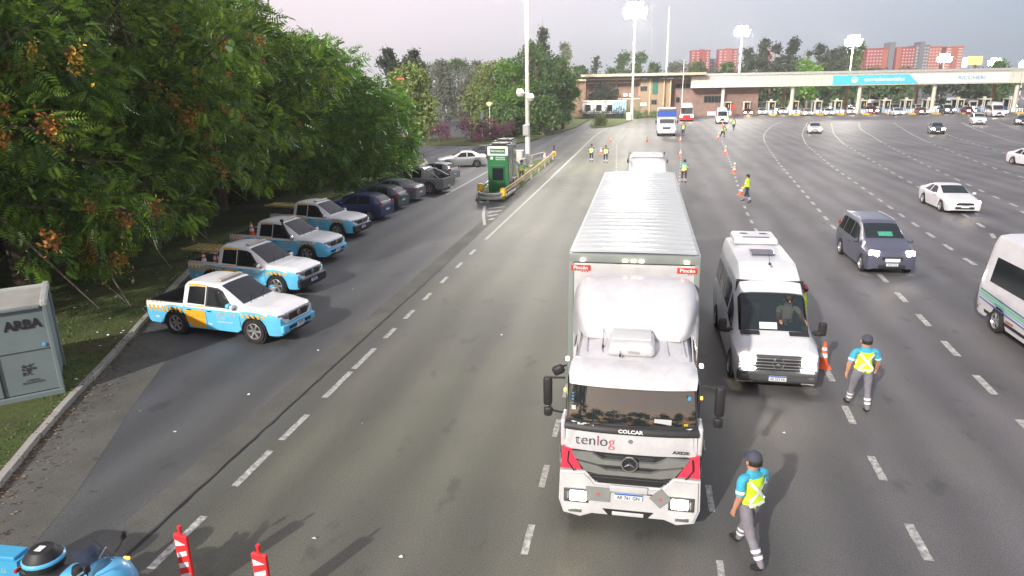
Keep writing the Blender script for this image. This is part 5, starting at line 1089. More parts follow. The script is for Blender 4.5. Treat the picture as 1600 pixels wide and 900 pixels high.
# ------------------------------------------------------------------ lighting masts
M_flood = mat('floodlight_lens', (1, 1, .95), .3, emit=(1, .97, .90), es=80, var=0)
def mast(px, py, Y, label, ptop, r_, lamp=None, group=None, energy=0, name='light_mast', crown=1.6, hb=None, nl=12):
    p = at(px, py) if Y is None else atY(px, py, Y); p.z = 0; top = atY(ptop[0], ptop[1], p.y).z; t = thing(name, label, 'light mast' if lamp else 'pole', (p.x, p.y, 0), 0, group)
    MB().box((0, 0, .12), (r_*4.2, r_*4.2, .24), bev=.04).build('base_plate', M_conc, t)
    MB().cyl((0, 0, .2), (0, 0, 3.6), r_*1.18, r_*1.08, 12).build('painted_base', mat('base_white', (.72, .71, .72), .6, var=.1, dirt=.15), t, smooth=True)
    MB().cyl((0, 0, 3.6), (0, 0, top), r_, r_*.55, 12).build('pole', M_wconc, t, smooth=True)
    if lamp:
        MB().lathe([(crown*.62, -.06), (crown*.68, 0), (crown*.62, .06), (crown*.56, 0), (crown*.62, -.06)], (0, 0, top), 20).box((0, 0, top), (crown*1.25, .08, .08)).box((0, 0, top), (.08, crown*1.25, .08)).build('crown_ring', M_steel, t, smooth=True)
        fm = MB().box((0, 0, 0), (crown*.38, crown*.50, crown*.46), bev=crown*.06).mesh('floodlight', M_steel, True)
        lm = MB().box((crown*.20, 0, 0), (crown*.06, crown*.46, crown*.42), bev=crown*.02).mesh('lens', M_flood)
        for k in range(nl+6):
            hi_ = k >= nl; a = 2*PI*k/nl if not hi_ else 2*PI*(k+.5)/6; tier = (-.18*crown if k % 2 else .12*crown) if not hi_ else .52*crown; rr_ = crown*(.62 if not hi_ else .30)
            f = linkme('floodlight', fm, t, (math.cos(a)*rr_, math.sin(a)*rr_, top+tier)); f.rotation_euler = (0, R(22), a); linkme('lens', lm, f)
        if energy:
            l = bpy.data.lights.new('floodlight_glow', 'POINT'); l.energy = energy; l.color = (1, .94, .84); l.shadow_soft_size = crown; lo = bpy.data.objects.new('floodlight_glow', l); C.objects.link(lo); lo.parent = t; lo.location = (0, 0, top-crown*.5)
    return t, p, top
t, p, top = mast(825, 262, None, 'tallest white mast on the small grass island beside the green booths', (821, -45), .20, lamp=True, energy=26000, crown=1.5)
for (qx, qy) in ((813, 145), (829, 152)):
    q = atY(qx, qy, p.y); MB().lathe([(.001, .35), (.26, .28), (.36, 0), (.26, -.28), (.001, -.35)], (q.x-p.x, -.15, q.z), 14).tube([(0, 0, q.z), (q.x-p.x, -.15, q.z)], .04, 6).build('dome_camera', M_wconc, t, smooth=True)
MB().box((-.1, -.28, atY(823, 203, p.y).z), (.55, .3, .95), bev=.04).build('control_box', M_steel, t)
q = at(813, 264); tag(MB().box((0, 0, .85), (.75, .5, 1.5), bev=.03).box((0, -.26, .9), (.62, .03, 1.25), bev=.01).box((0, 0, 1.63), (.85, .6, .06), bev=.02).build('cabinet', M_wconc), 'white electrical cabinet standing against the foot of the tallest mast', 'cabinet').location = (q.x-.1, q.y-.2, 0)
mast(987, 188, None, 'lit mast in front of the brick building, with the largest light head', (993, 18), .26, lamp=True, energy=42000, crown=2.5)
mast(1038, 180, None, 'unlit white pole with a bare tip behind the blue-banded truck', (1041, 10), .22, name='tall_pole')
mast(1150, 180, 171, 'lit mast rising through the left end of the toll canopy', (1158, 50), .22, lamp=True, energy=30000, crown=1.9, nl=10)
mast(1320, 180, 174, 'lit mast rising above the blue canopy sign', (1326, 65), .2, lamp=True, energy=30000, crown=1.9, nl=10)
mast(1463, 175, 232, 'lit mast in front of the long red apartment blocks', (1463, 92), .2, lamp=True, crown=2.1, nl=8)
mast(1541, 175, 262, 'lit mast right of the orange billboard', (1541, 98), .2, lamp=True, crown=2.1, nl=8)
mast(1588, 175, 300, 'lit mast at the far right edge of the skyline', (1588, 101), .2, lamp=True, crown=2.1, nl=8)
q = atY(1065, 170, 152); mast(1065, 170, 152, 'thin grey pole between the tall pole and the canopy end', (1067, 92), .09, name='thin_pole')
# lattice antenna
q = atY(1015, 110, 330); zt = atY(1015, -6, 330).z; t = thing('lattice_tower', 'thin lattice radio tower beyond the roof, right of the largest lit mast', 'tower', (q.x, 330, 0)); m_ = MB()
for k in range(3): a = k*2*PI/3; m_.cyl((math.cos(a)*.45, math.sin(a)*.45, 0), (math.cos(a)*.2, math.sin(a)*.2, zt), .06, n=4)
m_.build('leg', M_steel, t); m_ = MB()
for i in range(40):
    z = i*zt/40; k = .45-.25*i/40; a = i*2*PI/3; b_ = a+2*PI/3; m_.cyl((math.cos(a)*k, math.sin(a)*k, z), (math.cos(b_)*k, math.sin(b_)*k, z+zt/40), .04, n=4)
m_.build('bracing', M_steel, t)
for z in (.45, .72): MB().box((.3, 0, zt*z), (.5, .5, 1.8), bev=.1).build('antenna_panel', M_steel, t)
# rust-coloured lamp post on the left
q = at(625, 266); zt = atY(620, 126, q.y).z; t = thing('lamp_post', 'rust-coloured lamp post with an orange-red head beside the clipped hedge', 'lamp post', (q.x, q.y, 0))
MB().cyl((0, 0, 0), (0, 0, zt*.55), .11, .10, 8).cyl((0, 0, zt*.55), (0, 0, zt), .08, .06, 8).build('post', mat('rust_paint', (.24, .10, .075), .7, var=.25, dirt=.2), t, smooth=True)
MB().box((.35, 0, zt+.08), (1.0, .32, .20), bev=.08, ry=-.12).build('lamp_head', mat('lamp_red', (.62, .10, .05), .5, var=.1), t, smooth=True)
MB().box((-1.4, 0, 3.2), (1.5, .06, .08)).box((-2.1, 0, 2.2), (.10, .1, 2.1)).build('side_arm', M_steel, t)
q = at(616, 268, 1.5); tag(MB().prism([(-.28, -.5), (.28, -.5), (.32, .3), (0, .55), (-.32, .3)], 'y', -.05, .05).box((0, .1, -1.0), (.06, .06, 1.2)).build('red_sign', mat('sign_red', (.55, .06, .04), .5), None, loc=(q.x, q.y+1, 1.9)), 'small red sign half hidden in the leaves left of the rust-coloured post', 'sign')
# ------------------------------------------------------------------ toll canopy
YC = 158.0; tc_ = thing('toll_canopy', 'long cream toll canopy with a sky blue sign spanning all the lanes', 'toll canopy', (0, YC, 0))
x0 = atY(1080, 128, YC).x; x1 = 100.0; zb_ = 5.95; zt_ = 8.1; npn = int((x1-x0)/1.55)
pm_ = MB().box((0, 0, 0), (1.50, .12, zt_-zb_)).mesh('fascia_panel', M_cream)
for k in range(npn): linkme('fascia_panel', pm_, tc_, (x0+.78+k*1.55, random.uniform(-.012, .012), (zb_+zt_)/2))
MB().box(((x0+x1)/2, .15, (zb_+zt_)/2), (x1-x0, .14, zt_-zb_-.1)).build('fascia_frame', M_dk, tc_); MB().box(((x0+x1)/2, -.02, zt_+.05), (x1-x0+.2, .3, .10)).box(((x0+x1)/2, -.02, zb_-.05), (x1-x0+.2, .3, .08)).build('fascia_trim', M_cream, tc_)
MB().box(((x0+x1)/2, 6.2, 6.45), (x1-x0-.3, 11.8, .25)).build('ceiling', M_cream, tc_); MB().box(((x0+x1)/2+1, 7.5, 8.55), (x1-x0-2.5, 8.5, .5)).box(((x0+x1)/2, 6.2, 8.1), (x1-x0-.3, 11.8, .2)).build('roof', M_steel, tc_)
MB().box((x0+.08, 6.2, 7.0), (.16, 12, 2.1)).build('end_fascia', M_cream, tc_)
for px in (1129, 1237, 1341, 1457, 1585, 1700):
    x = atY(px, 160, YC+1).x; MB().cyl((x, 1.0, 0), (x, 1.0, 6.4), .38, n=14).build('column', M_cream, tc_, smooth=True); MB().cyl((x, 10.5, 0), (x, 10.5, 6.4), .38, n=14).build('column', M_tan, tc_, smooth=True)
def zfas(f): return zb_+(zt_-zb_)*f
sx0, sx1, sx2 = atY(1301, 125, YC).x, atY(1427, 125, YC).x, atY(1576, 122, YC).x
MB().prism([(sx0, zfas(.06)), (sx1+.9, zfas(.06)), (sx1-1.0, zfas(.90)), (sx0, zfas(.90))], 'y', -.16, -.10).build('blue_sign_panel', mat('sign_sky_blue', (.07, .48, .66), .4, var=.04, vs=1), tc_)
MB().prism([(sx1+1.0, zfas(.06)), (sx2, zfas(.06)), (sx2, zfas(.90)), (sx1-.85, zfas(.90))], 'y', -.15, -.10).build('white_sign_panel', mat('sign_offwhite', (.62, .65, .66), .4, var=.04, vs=1), tc_)
tx = atY(1381, 125, YC).x; text('sign_lettering', 'corredores', 1.05, M_wink, tc_, (atY(1371, 125, YC).x, -.18, zfas(.48)), (PI/2, 0, 0), bold=.012, ext=.01, sx=1.08); text('sign_lettering', 'viales', 1.05, M_wink, tc_, (atY(1403, 125, YC).x, -.18, zfas(.48)), (PI/2, 0, 0), bold=.012, ext=.01, sx=1.08)
cx = atY(1335, 125, YC).x; MB().lathe([(.42, -.02), (.58, -.02), (.58, .02), (.42, .02), (.42, -.02)], (cx, -.19, zfas(.48)), 20, axis='y').prism([(cx-.55, zfas(.48)-.5), (cx-.2, zfas(.48)-.45), (cx+.5, zfas(.48)+.3), (cx+.25, zfas(.48)+.35)], 'y', -.22, -.17).build('sign_emblem', M_wink, tc_)
text('sign_lettering', 'ESTACIÓN', 1.0, mat('pale_letter', (.50, .54, .56), .5, var=0), tc_, (atY(1470, 122, YC).x, -.17, zfas(.48)), (PI/2, 0, 0), bold=.0, ext=.01, sx=1.1)
text('sign_lettering', 'RICCHERI', 1.0, mat('slate_letter', (.12, .28, .40), .5, var=0), tc_, (atY(1518, 122, YC).x, -.17, zfas(.48)), (PI/2, 0, 0), bold=.012, ext=.01, sx=1.15)
# booths on their islands
M_isl = mat('island_concrete', (.30, .29, .27), .85, var=.15, dirt=.2); M_bl = mat('booth_blue', (.03, .14, .36), .5, var=.1)
bpx = [1136, 1166, 1205, 1241, 1277, 1308, 1347, 1384, 1417, 1452, 1498, 1539, 1580]
proto = None
for i, px in enumerate(bpx):
    x = atY(px, 170, 160).x
    if proto is None:
        t = thing('toll_booth', 'x', 'toll booth', (x, 161, 0), 0, 'toll booths under the canopy')
        MB().prism([(-.75, -5.2), (0, -6.4), (.75, -5.2), (.75, 7), (-.75, 7)], 'z', 0, .22).build('island', M_isl, t); MB().prism([(-.80, -4.6), (-.80, -5.25), (0, -6.5), (.80, -5.25), (.80, -4.6), (.6, -4.6), (.6, -5.1), (0, -6.0), (-.6, -5.1), (-.6, -4.6)], 'z', .0, .30).build('island_nose', M_yel, t)
        MB().box((0, 0, 2.75), (1.7, 3.0, .22), bev=.05).build('booth_roof', M_cream, t)
        for sx_ in (-.68, .68):
            for sy in (-1.25, 1.25): MB().box((sx_, sy, 1.45), (.16, .16, 2.45)).build('booth_post', M_cream, t)
        MB().box((0, 0, .75), (1.25, 2.4, 1.05)).build('lower_panel', M_bl, t); MB().box((0, 0, 1.95), (1.18, 2.3, 1.4)).build('booth_window', M_glass, t); MB().box((.25, -1.22, 1.9), (.14, .06, .7)).build('notice', M_yel, t)
        MB().box((0, 0, 3.05), (.5, .5, .4)).build('roof_unit', M_cream, t)
        for y in (-4.4, -3.4, -2.4): MB().cyl((-.5, y, .2), (-.5, y, 1.0), .09, n=8).cyl((.5, y, .2), (.5, y, 1.0), .09, n=8).build('bollard', M_refl, t)
        MB().tube([(-.55, -4.4, .95), (.55, -4.4, .95)], .06, 6).tube([(-.55, -4.4, .6), (.55, -4.4, .6)], .05, 6).build('guard_bar', M_refl, t)
        MB().box((-.6, -1.8, 1.6), (.14, .14, 2.6)).build('signal_post', M_cream, t); proto = t
    else: t = copy_tree(proto); t.location = (x, 161, 0)
    nth = ['leftmost', 'second', 'third', 'fourth', 'fifth', 'sixth', 'seventh', 'eighth', 'ninth', 'tenth', 'eleventh', 'twelfth', 'rightmost'][i]
    t['label'] = f'{nth} cream and blue toll booth under the canopy, counted from the brick building'
q = atY(1144, 168, 158); tag(MB().lathe([(.001, -.04), (.42, -.04), (.42, .04), (.001, .04)], (0, 0, 1.9), 16, axis='y').cyl((0, 0.05, 0), (0, .05, 1.9), .05, n=6).build('round_sign', M_red, None, loc=(q.x, 157, 0)), 'red round sign standing by the leftmost toll booth', 'sign')
q = atY(1099, 168, 165); tag(MB().cyl((0, 0, 0), (0, 0, 2.2), .14, n=8).box((0, 0, 2.0), (.5, .3, .6), bev=.05).build('yellow_post', M_yel, None, loc=(q.x, 165, 0)), 'yellow post on the grass left of the toll booths', 'post')
# queue of cars at the booths
tp = [(1152, 'sedan', P_silver, 169), (1168, 'hatch', P_maroon, 157), (1190, 'hatch', P_silver, 160), (1222, 'hatch', P_white, 162), (1261, 'sedan', P_silver, 154), (1293, 'sedan', P_white, 155), (1328, 'hatch', P_silver, 159), (1362, 'minivan', P_maroon, 158), (1366, 'van', P_white, 168), (1401, 'sedan', P_white, 153), (1440, 'hatch', P_maroon, 155), (1434, 'minivan', P_silver, 165), (1478, 'pickup2', P_slate, 158), (1516, 'van', P_silver, 165), (1513, 'hatch', P_maroon, 156), (1560, 'sedan', P_silver, 152), (1330, 'hatch', P_white, 172), (1398, 'minivan', P_slate, 168)]
CARS['pickup2'] = dict(CARS['greypick'])
tp += [(1208, 'minivan', P_slate, 170), (1235, 'sedan', P_white, 175), (1300, 'minivan', P_silver, 176), (1425, 'hatch', P_white, 178), (1460, 'sedan', P_silver, 176), (1490, 'van', P_white, 178), (1545, 'hatch', P_silver, 172), (1575, 'minivan', P_white, 176)]
tl = ['silver car waiting behind the leftmost toll booth', 'maroon car leaving the gap between the second and third booth', 'silver hatchback in the lane left of the third booth', 'white hatchback between the third and fourth booth', 'silver car nosing out between the fourth and fifth booth', 'white car between the fifth and sixth booth', 'silver hatchback between the sixth and seventh booth', 'maroon minivan right of the seventh booth', 'white van queuing behind the maroon minivan', 'white car with glaring headlights between the eighth and ninth booth', 'maroon hatchback between the ninth and tenth booth', 'silver minivan queuing behind the maroon hatchback', 'slate pickup between the tenth and eleventh booth', 'silver van queuing behind the maroon hatchback near the twelfth booth', 'maroon hatchback between the eleventh and twelfth booth', 'silver car with the brightest headlights near the rightmost booth', 'white hatchback queuing under the blue sign', 'slate minivan queuing behind the glaring white car', 'slate minivan deep in the lane right of the third booth', 'white car deep in the lane left of the fourth booth', 'silver minivan deep in the lane left of the sixth booth', 'white hatchback deep in the lane right of the ninth booth', 'silver sedan deep in the lane right of the tenth booth', 'tall white van deep in the lane left of the eleventh booth', 'silver hatchback deep in the lane right of the twelfth booth', 'white minivan deep in the lane left of the rightmost booth']
for (px, kd, pm, Y), lab in zip(tp, tl): x = atY(px, 172, Y).x; car(kd, (x, Y, 0), R(-92), pm, lab, 'car' if kd not in ('van', 'pickup2') else 'van' if kd == 'van' else 'pickup truck', 'vehicles queuing at the toll booths', lit=1, lod=1)
for (px, py, kd, pm, lab, an) in ((1272, 209, 'sedan', P_silver, 'silver car just past the booths on the left of the open lanes', -100), (1465, 210, 'hatch', P_black, 'black hatchback with warm headlights in the middle of the open lanes', -103), (1530, 195, 'minivan', P_silver, 'silver minivan ahead of the white pickup near the right booths', -105), (1600, 196, 'sedan', P_black, 'dark car at the right edge below the canopy', -110)):
    q = at(px, py); car(kd, (q.x+.3, q.y+1.5, 0), R(an), pm, lab, 'car', lit=1, lod=1)
q = at(1530, 180); car('van', (q.x, q.y-6, 0), R(-100), P_silver, 'silver van following right behind the silver minivan', 'van', lit=2, lod=1)
# ------------------------------------------------------------------ brick building, office cabin
tbk = thing('brick_building', 'long low brick building with a flat overhanging roof left of the toll canopy', 'building', (0, 0, 0)); YB = 160
pbox('wall', 916, 124, 1000, 184, YB, 24, mat('dull_brick', (.205, .125, .095), .9, var=.15, vs=1.2, bump=.2), tbk, ground=True); pbox('wall', 1000, 123, 1048, 184, YB-1.5, 26, mat('dull_tan', (.25, .18, .12), .9, var=.12), tbk, ground=True); pbox('wall', 1048, 122, 1185, 184, YB+.5, 24, mat('pink_brick', (.21, .135, .115), .9, var=.15, vs=1.2, bump=.2), tbk, ground=True)
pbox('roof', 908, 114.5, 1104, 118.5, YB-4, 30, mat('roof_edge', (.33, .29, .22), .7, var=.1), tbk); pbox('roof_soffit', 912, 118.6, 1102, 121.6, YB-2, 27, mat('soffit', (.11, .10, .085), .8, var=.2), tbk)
pbox('pale_band', 918, 121.5, 1000, 124.8, YB-.6, 1.2, M_cream, tbk); pbox('pale_band', 918, 129, 987, 130, YB-.15, .3, M_cream, tbk); pbox('string_course', 916, 154, 1000, 155.4, YB-.4, .8, M_cream, tbk)
for px in (962, 998): pbox('pilaster', px, 126, px+2.4, 150, YB-.25, .3, M_tan, tbk)
for px in (1014, 1036, 1046): pbox('pilaster', px, 124, px+2.0, 184, YB-1.9, .5, mat('tan_light', (.42, .33, .22), .9, var=.1), tbk, ground=True)
M_gg = mat('green_glazing', (.02, .14, .10), .1, var=.4, vs=.6)
def win(px0, py0, px1, py1, Y, m=M_glass, nm=1, parent=None):
    w_ = pbox('window', px0-.5, py0-.5, px1+.5, py1+.5, Y-.08, .16, M_dk, parent or tbk); x, z, ww, hh = pspan(px0, py0, px1, py1, Y)
    for k in range(nm): MB().box((x-ww/2+(k+.5)*ww/nm, Y-.10, z), (ww/nm-.12, .06, hh-.1)).build('pane', m, w_)
win(1001, 135, 1011, 142, YB-1.5, nm=3); win(1020, 123, 1028, 147, YB-1.5, M_gg, nm=2); win(1000, 160, 1011, 166, YB-1.5, mat('lit_window', (.6, .6, .58), .4, emit=(.9, .9, .85), es=.5, var=.3, vs=.8), nm=2); win(1018, 156, 1026, 163, YB-1.5, nm=2); win(1055, 131, 1079, 138, YB+.5, nm=3); win(1056, 152, 1062, 160, YB+.5); win(1100, 150, 1128, 160, YB+.5, nm=5)
for px in (974, 983): pbox('wall_unit', px, 146, px+6, 150.5, YB-.8, .8, M_refl, tbk)
pbox('wall', 884, 128, 915, 190, 157, 20, MATS['dull_brick'], tbk, ground=True); pbox('roof', 880, 124.2, 916, 126.8, 156, 22, MATS['roof_edge'], tbk); pbox('wall', 938, 156, 1000, 184, YB-1.8, 1.8, mat('lower_tan', (.20, .16, .105), .9, var=.15), tbk, ground=True)
to_ = thing('site_office', 'white prefabricated site office with a sky blue zigzag, in front of the brick building', 'cabin', (0, 0, 0)); YO = 151.5
pbox('wall', 910, 158, 978, 178, YO, 3, mat('office_white', (.66, .67, .70), .5, var=.05), to_); pbox('roof', 909, 157, 979, 158.6, YO-.2, 3.4, M_cream, to_); pbox('plinth', 912, 178, 977, 182, YO+.3, 2.2, M_dk, to_)
for px in (915, 932, 949): win(px, 164, px+7.5, 173, YO, parent=to_)
xz, zz_, wz, hz_ = pspan(958, 160, 977, 177, YO)
for k in range(5):
    a = xz-wz/2+k*wz/5; u = .24; MB().prism([(a, zz_-hz_/2), (a+u*.9, zz_-hz_/2), (a+wz/5*.95+u*.4, zz_+hz_/2), (a+wz/5*.35, zz_+hz_/2)], 'y', YO-.06, YO-.01).build('blue_chevron', P_blue, to_)
# fences near it
tf = thing('fence', 'low dark metal fence between the site office and the road', 'fence', (0, 0, 0)); fm = MB().box((0, 0, .75), (.05, .05, 1.5)).mesh('bar', M_plastic)
for i in range(34): q = atY(918+i*1.85, 188, 146); linkme('bar', fm, tf, (q.x, 146, 0))
a, b_ = atY(916, 188, 146).x, atY(981, 188, 146).x; MB().box(((a+b_)/2, 146, 1.45), (b_-a, .06, .08)).box(((a+b_)/2, 146, .25), (b_-a, .06, .08)).build('rail', M_plastic, tf)
t = thing('utility_box', 'white box at the foot of the mast with the largest light head', 'cabinet', (at(983, 188).x-.1, at(983, 188).y-.6, 0)); MB().box((0, 0, .75), (.9, .7, 1.5), bev=.04).build('case', M_refl, t); MB().box((0, -.36, .75), (.7, .04, 1.2), bev=.01).build('door', M_wconc, t)
# white low wall and rails left of the booths
t = thing('low_barrier', 'low pale concrete barrier running left of the leftmost toll booth', 'barrier', (0, 0, 0)); a, b_ = atY(1105, 175, 160).x, atY(1133, 175, 160).x; n_ = 6
for k in range(n_): MB().prism([(-.25, 0), (.25, 0), (.12, .35), (.1, .8), (-.1, .8), (-.12, .35)], 'x', a+(b_-a)*k/n_+.03, a+(b_-a)*(k+1)/n_-.03).build('block', M_wconc, t, loc=(0, 160, 0))
# ------------------------------------------------------------------ apartment blocks on the skyline
YA = 620; M_ar = mat('block_red', (.36, .05, .05), .8, var=.1, vs=.05); M_ao = mat('block_orange', (.42, .12, .08), .8, var=.08, vs=.05); M_ag = mat('block_grey', (.17, .18, .21), .8, var=.12, vs=.05); M_aw = mat('block_white', (.62, .55, .52), .6, var=.1, vs=.1)
def block(px0, py0, px1, m, label, nx, ny, extra=(), wm=None, dy=0, cap=None, wh=.42, ww=.5):
    t = thing('apartment_block', label, 'apartment block', (0, 0, 0), 0, 'apartment blocks on the skyline'); Y = YA+dy
    x, z, w_, h_ = pspan(px0, py0, px1, 112, Y); top = atY((px0+px1)/2, py0, Y).z; MB().box((x, Y+9, top/2), (w_, 18, top)).build('wall', m, t)
    MB().box((x, Y+9, top+.4), (w_+.8, 18.8, .8)).build('parapet', m, t)
    zb0 = atY((px0+px1)/2, 108, Y).z; wmesh = MB().box((0, 0, 0), (w_/max(nx, 1)*ww, .5, (top-zb0)/max(ny, 1)*wh)).mesh('window', wm or M_aw)
    for i in range(nx):
        for j in range(ny): linkme('window', wmesh, t, (x-w_/2+(i+.5)*w_/nx, Y-.2, zb0+(j+.45)*(top-zb0)/ny))
    for (a0, a1, b0, mm) in extra: x_, z_, w2, h2 = pspan(a0, b0, a1, 112, Y-1.5); tp_ = atY((a0+a1)/2, b0, Y-1.5).z; MB().box((x_, Y+6, tp_/2), (w2, 15, tp_)).build('stair_tower', mm, t)
    return t
block(1079, 80, 1109, M_ar, 'red tower block farthest to the left, above the coach', 4, 7, [(1092, 1099, 77, M_ar)]); block(1122, 78, 1152, M_ar, 'second red tower block from the left, with a pale face', 4, 7, [(1134, 1142, 75, M_ao)]); block(1109, 93, 1118, M_ag, 'small grey block squeezed between the two left red towers', 2, 3, dy=30)
block(1353, 77, 1378, M_ar, 'red block with white windows at the left end of the long row', 5, 6); block(1378, 76, 1396, M_ao, 'plain orange-red gable block with a grey tower behind', 0, 0, [(1388, 1397, 66, M_ag)]); block(1398, 75, 1428, M_ar, 'red block with a grid of white windows right of the plain gable', 6, 7, [(1400, 1407, 73, M_ao)])
block(1429, 72, 1450, M_ag, 'grey block with stepped top in the middle of the row', 5, 7, [(1436, 1443, 65, M_ag)], wm=M_aw); block(1450, 74, 1469, M_ao, 'orange-red block right of the grey stepped block', 4, 7); block(1476, 74, 1503, M_ao, 'detached orange-red tower right of the row', 3, 8, [(1488, 1494, 72, M_ao)], ww=.7)
block(1198, 80, 1206, M_ar, 'sliver of a red block seen between the dark eucalyptus trees', 2, 5)
t = thing('billboard', 'lit orange and white billboard beside the detached orange-red tower', 'billboard', (0, 0, 0)); pbox('panel', 1512, 88, 1535, 101, 300, .6, mat('billboard_orange', (.8, .5, .15), .5, emit=(1, .62, .2), es=.75, var=.25, vs=.25), t); pbox('panel', 1504, 90, 1512, 105, 300, .6, mat('billboard_white', (.8, .8, .85), .5, emit=(.9, .9, 1), es=.7, var=.25, vs=.3), t); pbox('post', 1522, 101, 1524, 120, 300.6, .6, M_dk, t, ground=True)
# ------------------------------------------------------------------ far car park on the left
ts_ = thing('car_port', 'low grey roofed shelter in the distant car park', 'shelter', (0, 0, 0)); q = atY(735, 175, 175); MB().prism([(-11, 2.6), (9, 4.6), (12, 5.0), (12, 4.5), (-11, 2.2)], 'y', 172, 184).build('roof', M_steel, ts_, loc=(q.x, 0, 0))
for k in range(7): MB().cyl((q.x-9+k*3.2, 173, 0), (q.x-9+k*3.2, 173, 2.6+k*.32), .12, n=6).build('post', M_refl, ts_)
for (px, Y, pm, lab) in ((748, 128, P_silver, 'silver car parked far off beyond the magenta shrubs'), (633, 150, P_white, 'white car glimpsed far off behind the left trees'), (690, 140, P_slate, 'grey car far off beside the roofed shelter')): car('hatch', (atY(px, 200, Y).x, Y, 0), R(200), pm, lab, 'car', lod=1)
t = thing('road_sign', 'small blue-grey road sign on a pole in the lawn with an orange hazard board behind', 'sign', (at(754, 214).x, at(754, 214).y, 0)); MB().cyl((0, 0, 0), (0, 0, 3.4), .06, n=6).build('post', M_steel, t); MB().box((0, -.08, 2.6), (.35, .05, 2.0), bev=.02).build('panel', P_slate, t)
t = thing('hazard_board', 'orange and yellow striped road barrier in the distant car park entrance', 'barrier', (at(755, 196).x, at(755, 196).y, 0))
for k in range(6): MB().box((-2.5+k*1.0, 0, 1.0+.2*(k % 2)), (.9, .1, .35), bev=.02).build('board', M_yel if k % 2 else M_orange, t)
MB().cyl((-2.2, 0, 0), (-2.2, 0, 1.2), .06, n=6).cyl((2.2, 0, 0), (2.2, 0, 1.2), .06, n=6).build('leg', M_steel, t)
t = thing('garden_lamp', 'short lawn lamp with a pale yellow head between the magenta shrubs', 'lamp', (at(766, 212).x, at(766, 212).y, 0)); MB().cyl((0, 0, 0), (0, 0, 4.3), .07, n=6).build('post', M_refl, t); MB().lathe([(.001, .3), (.5, .12), (.45, -.1), (.2, -.35), (.001, -.35)], (0, 0, 4.6), 12).build('lamp_head', mat('lamp_yellow', (.6, .6, .25), .4, emit=(.9, .9, .5), es=.5, var=.1), t, smooth=True)
# ------------------------------------------------------------------ green service booths on the island
def kiosk(x, y, h, label, dx=0):
    t = thing('service_booth', label, 'booth', (x, y, .08), R(-4)); W, D_ = 1.38, 1.2
    MB().box((0, D_/2, h*.5), (W, D_, h-.02), bev=.02).build('shell', M_steel if dx else mat('booth_side', (.20, .22, .20), .35, .3, var=.25, vs=.9), t)
    MB().box((0, -.03, h*.405), (W, .08, h*.80), bev=.015).build('front_panel', M_green, t); MB().box((0, -.045, h*.90), (W+.04, .10, h*.18), bev=.02).build('header', M_refl, t)
    MB().box((0, -.105, h*.90), (W*.75, .03, h*.10), bev=.01).build('header_sign', M_green, t); text('sign_lettering', 'PROVINCIA', .17, M_wink, t, (0, -.125, h*.898), (PI/2, 0, 0), bold=.003, ext=.002, sx=1.05)
    MB().box((-W*.30, -.09, h*.76), (.17, .03, .18), rx=0).build('emblem', M_wink, t); text('sign_lettering', 'Autopistas', .15, M_wink, t, (.18, -.08, h*.775), (PI/2, 0, 0), bold=.002, ext=.002); text('sign_lettering', 'Buenos Aires', .12, M_wink, t, (.18, -.08, h*.735), (PI/2, 0, 0), bold=.002, ext=.002)
    f = MB().box((0, -.085, h*.36), (W*.70, .05, h*.50), bev=.01).build('door', mat('door_green', (.01, .11, .035), .35, var=.15, dirt=.1), t); MB().box((0, -.118, h*.44), (W*.55, .03, h*.25), bev=.01).build('pane', M_glass, f); MB().box((W*.28, -.13, h*.3), (.03, .05, .2), bev=.01).build('handle', M_chrome, f)
    for s_ in (-1, 1): MB().box((s_*(W/2+.002), D_*.5, h*.55), (.04, D_*.82, h*.75), bev=.01).build('mirrored_side', mat('mirror_glass', (.24, .27, .25), .08, .6, var=.1), t)
    for s_ in (-1, 1): MB().box((s_*(W/2-.04), -.03, h*.5), (.09, .12, h), bev=.02).build('corner_trim', M_green, t)
    MB().box((0, D_/2, h+.04), (W+.02, D_+.1, .07), bev=.02).build('roof', M_dk, t); MB().box((.1, D_*.45, h+.12), (1.0, 1.3, .14), bev=.03).build('roof_unit', M_plastic, t)
    return t
kiosk(-9.50, 45.2, 3.3, 'nearer green and white service booth at the tip of the guardrail island')
kiosk(-9.72, 47.9, 3.35, 'farther green and white service booth, mostly hidden behind the nearer one', 1)
# guardrails
def wbeam(pts, m, t, z=.62, h=.32, th=.05, n=1):
    P = [Vector(p) for p in pts]; prof = [(-.5, 0), (-.38, .5), (-.2, .5), (-.05, -.3), (.05, -.3), (.2, .5), (.38, .5), (.5, 0)]
    for a, b_ in zip(P[:-1], P[1:]):
        d = (b_-a).normalized(); nn = Vector((d.y, -d.x, 0)); m_ = MB(); vs = []
        for q in (a-d*.03, b_+d*.03):
            for pz, po in prof: vs.append((q.x+nn.x*po*th*1.4, q.y+nn.y*po*th*1.4, z+pz*h))
        for q in (a-d*.03, b_+d*.03):
            for pz, po in prof: vs.append((q.x+nn.x*(po*th*1.4-.02), q.y+nn.y*(po*th*1.4-.02), z+pz*h))
        k = len(prof); fs = [(i, i+1, k+i+1, k+i) for i in range(k-1)]+[(2*k+i, 3*k+i, 3*k+i+1, 2*k+i+1) for i in range(k-1)]+[(0, k, 3*k, 2*k), (k-1, 3*k-1, 4*k-1, 2*k-1)]
        m_.add(vs, fs).build('rail_beam', m, t)
tg_ = thing('guardrail', 'guardrail with yellow end caps looping round the green booths, its long side sun-bleached orange', 'guardrail', (0, 0, 0))
rx = [(-8.70, 43.4), (-8.60, 46.5), (-8.58, 50), (-8.55, 54), (-8.55, 58), (-8.6, 62), (-8.62, 65), (-8.66, 68.2)]
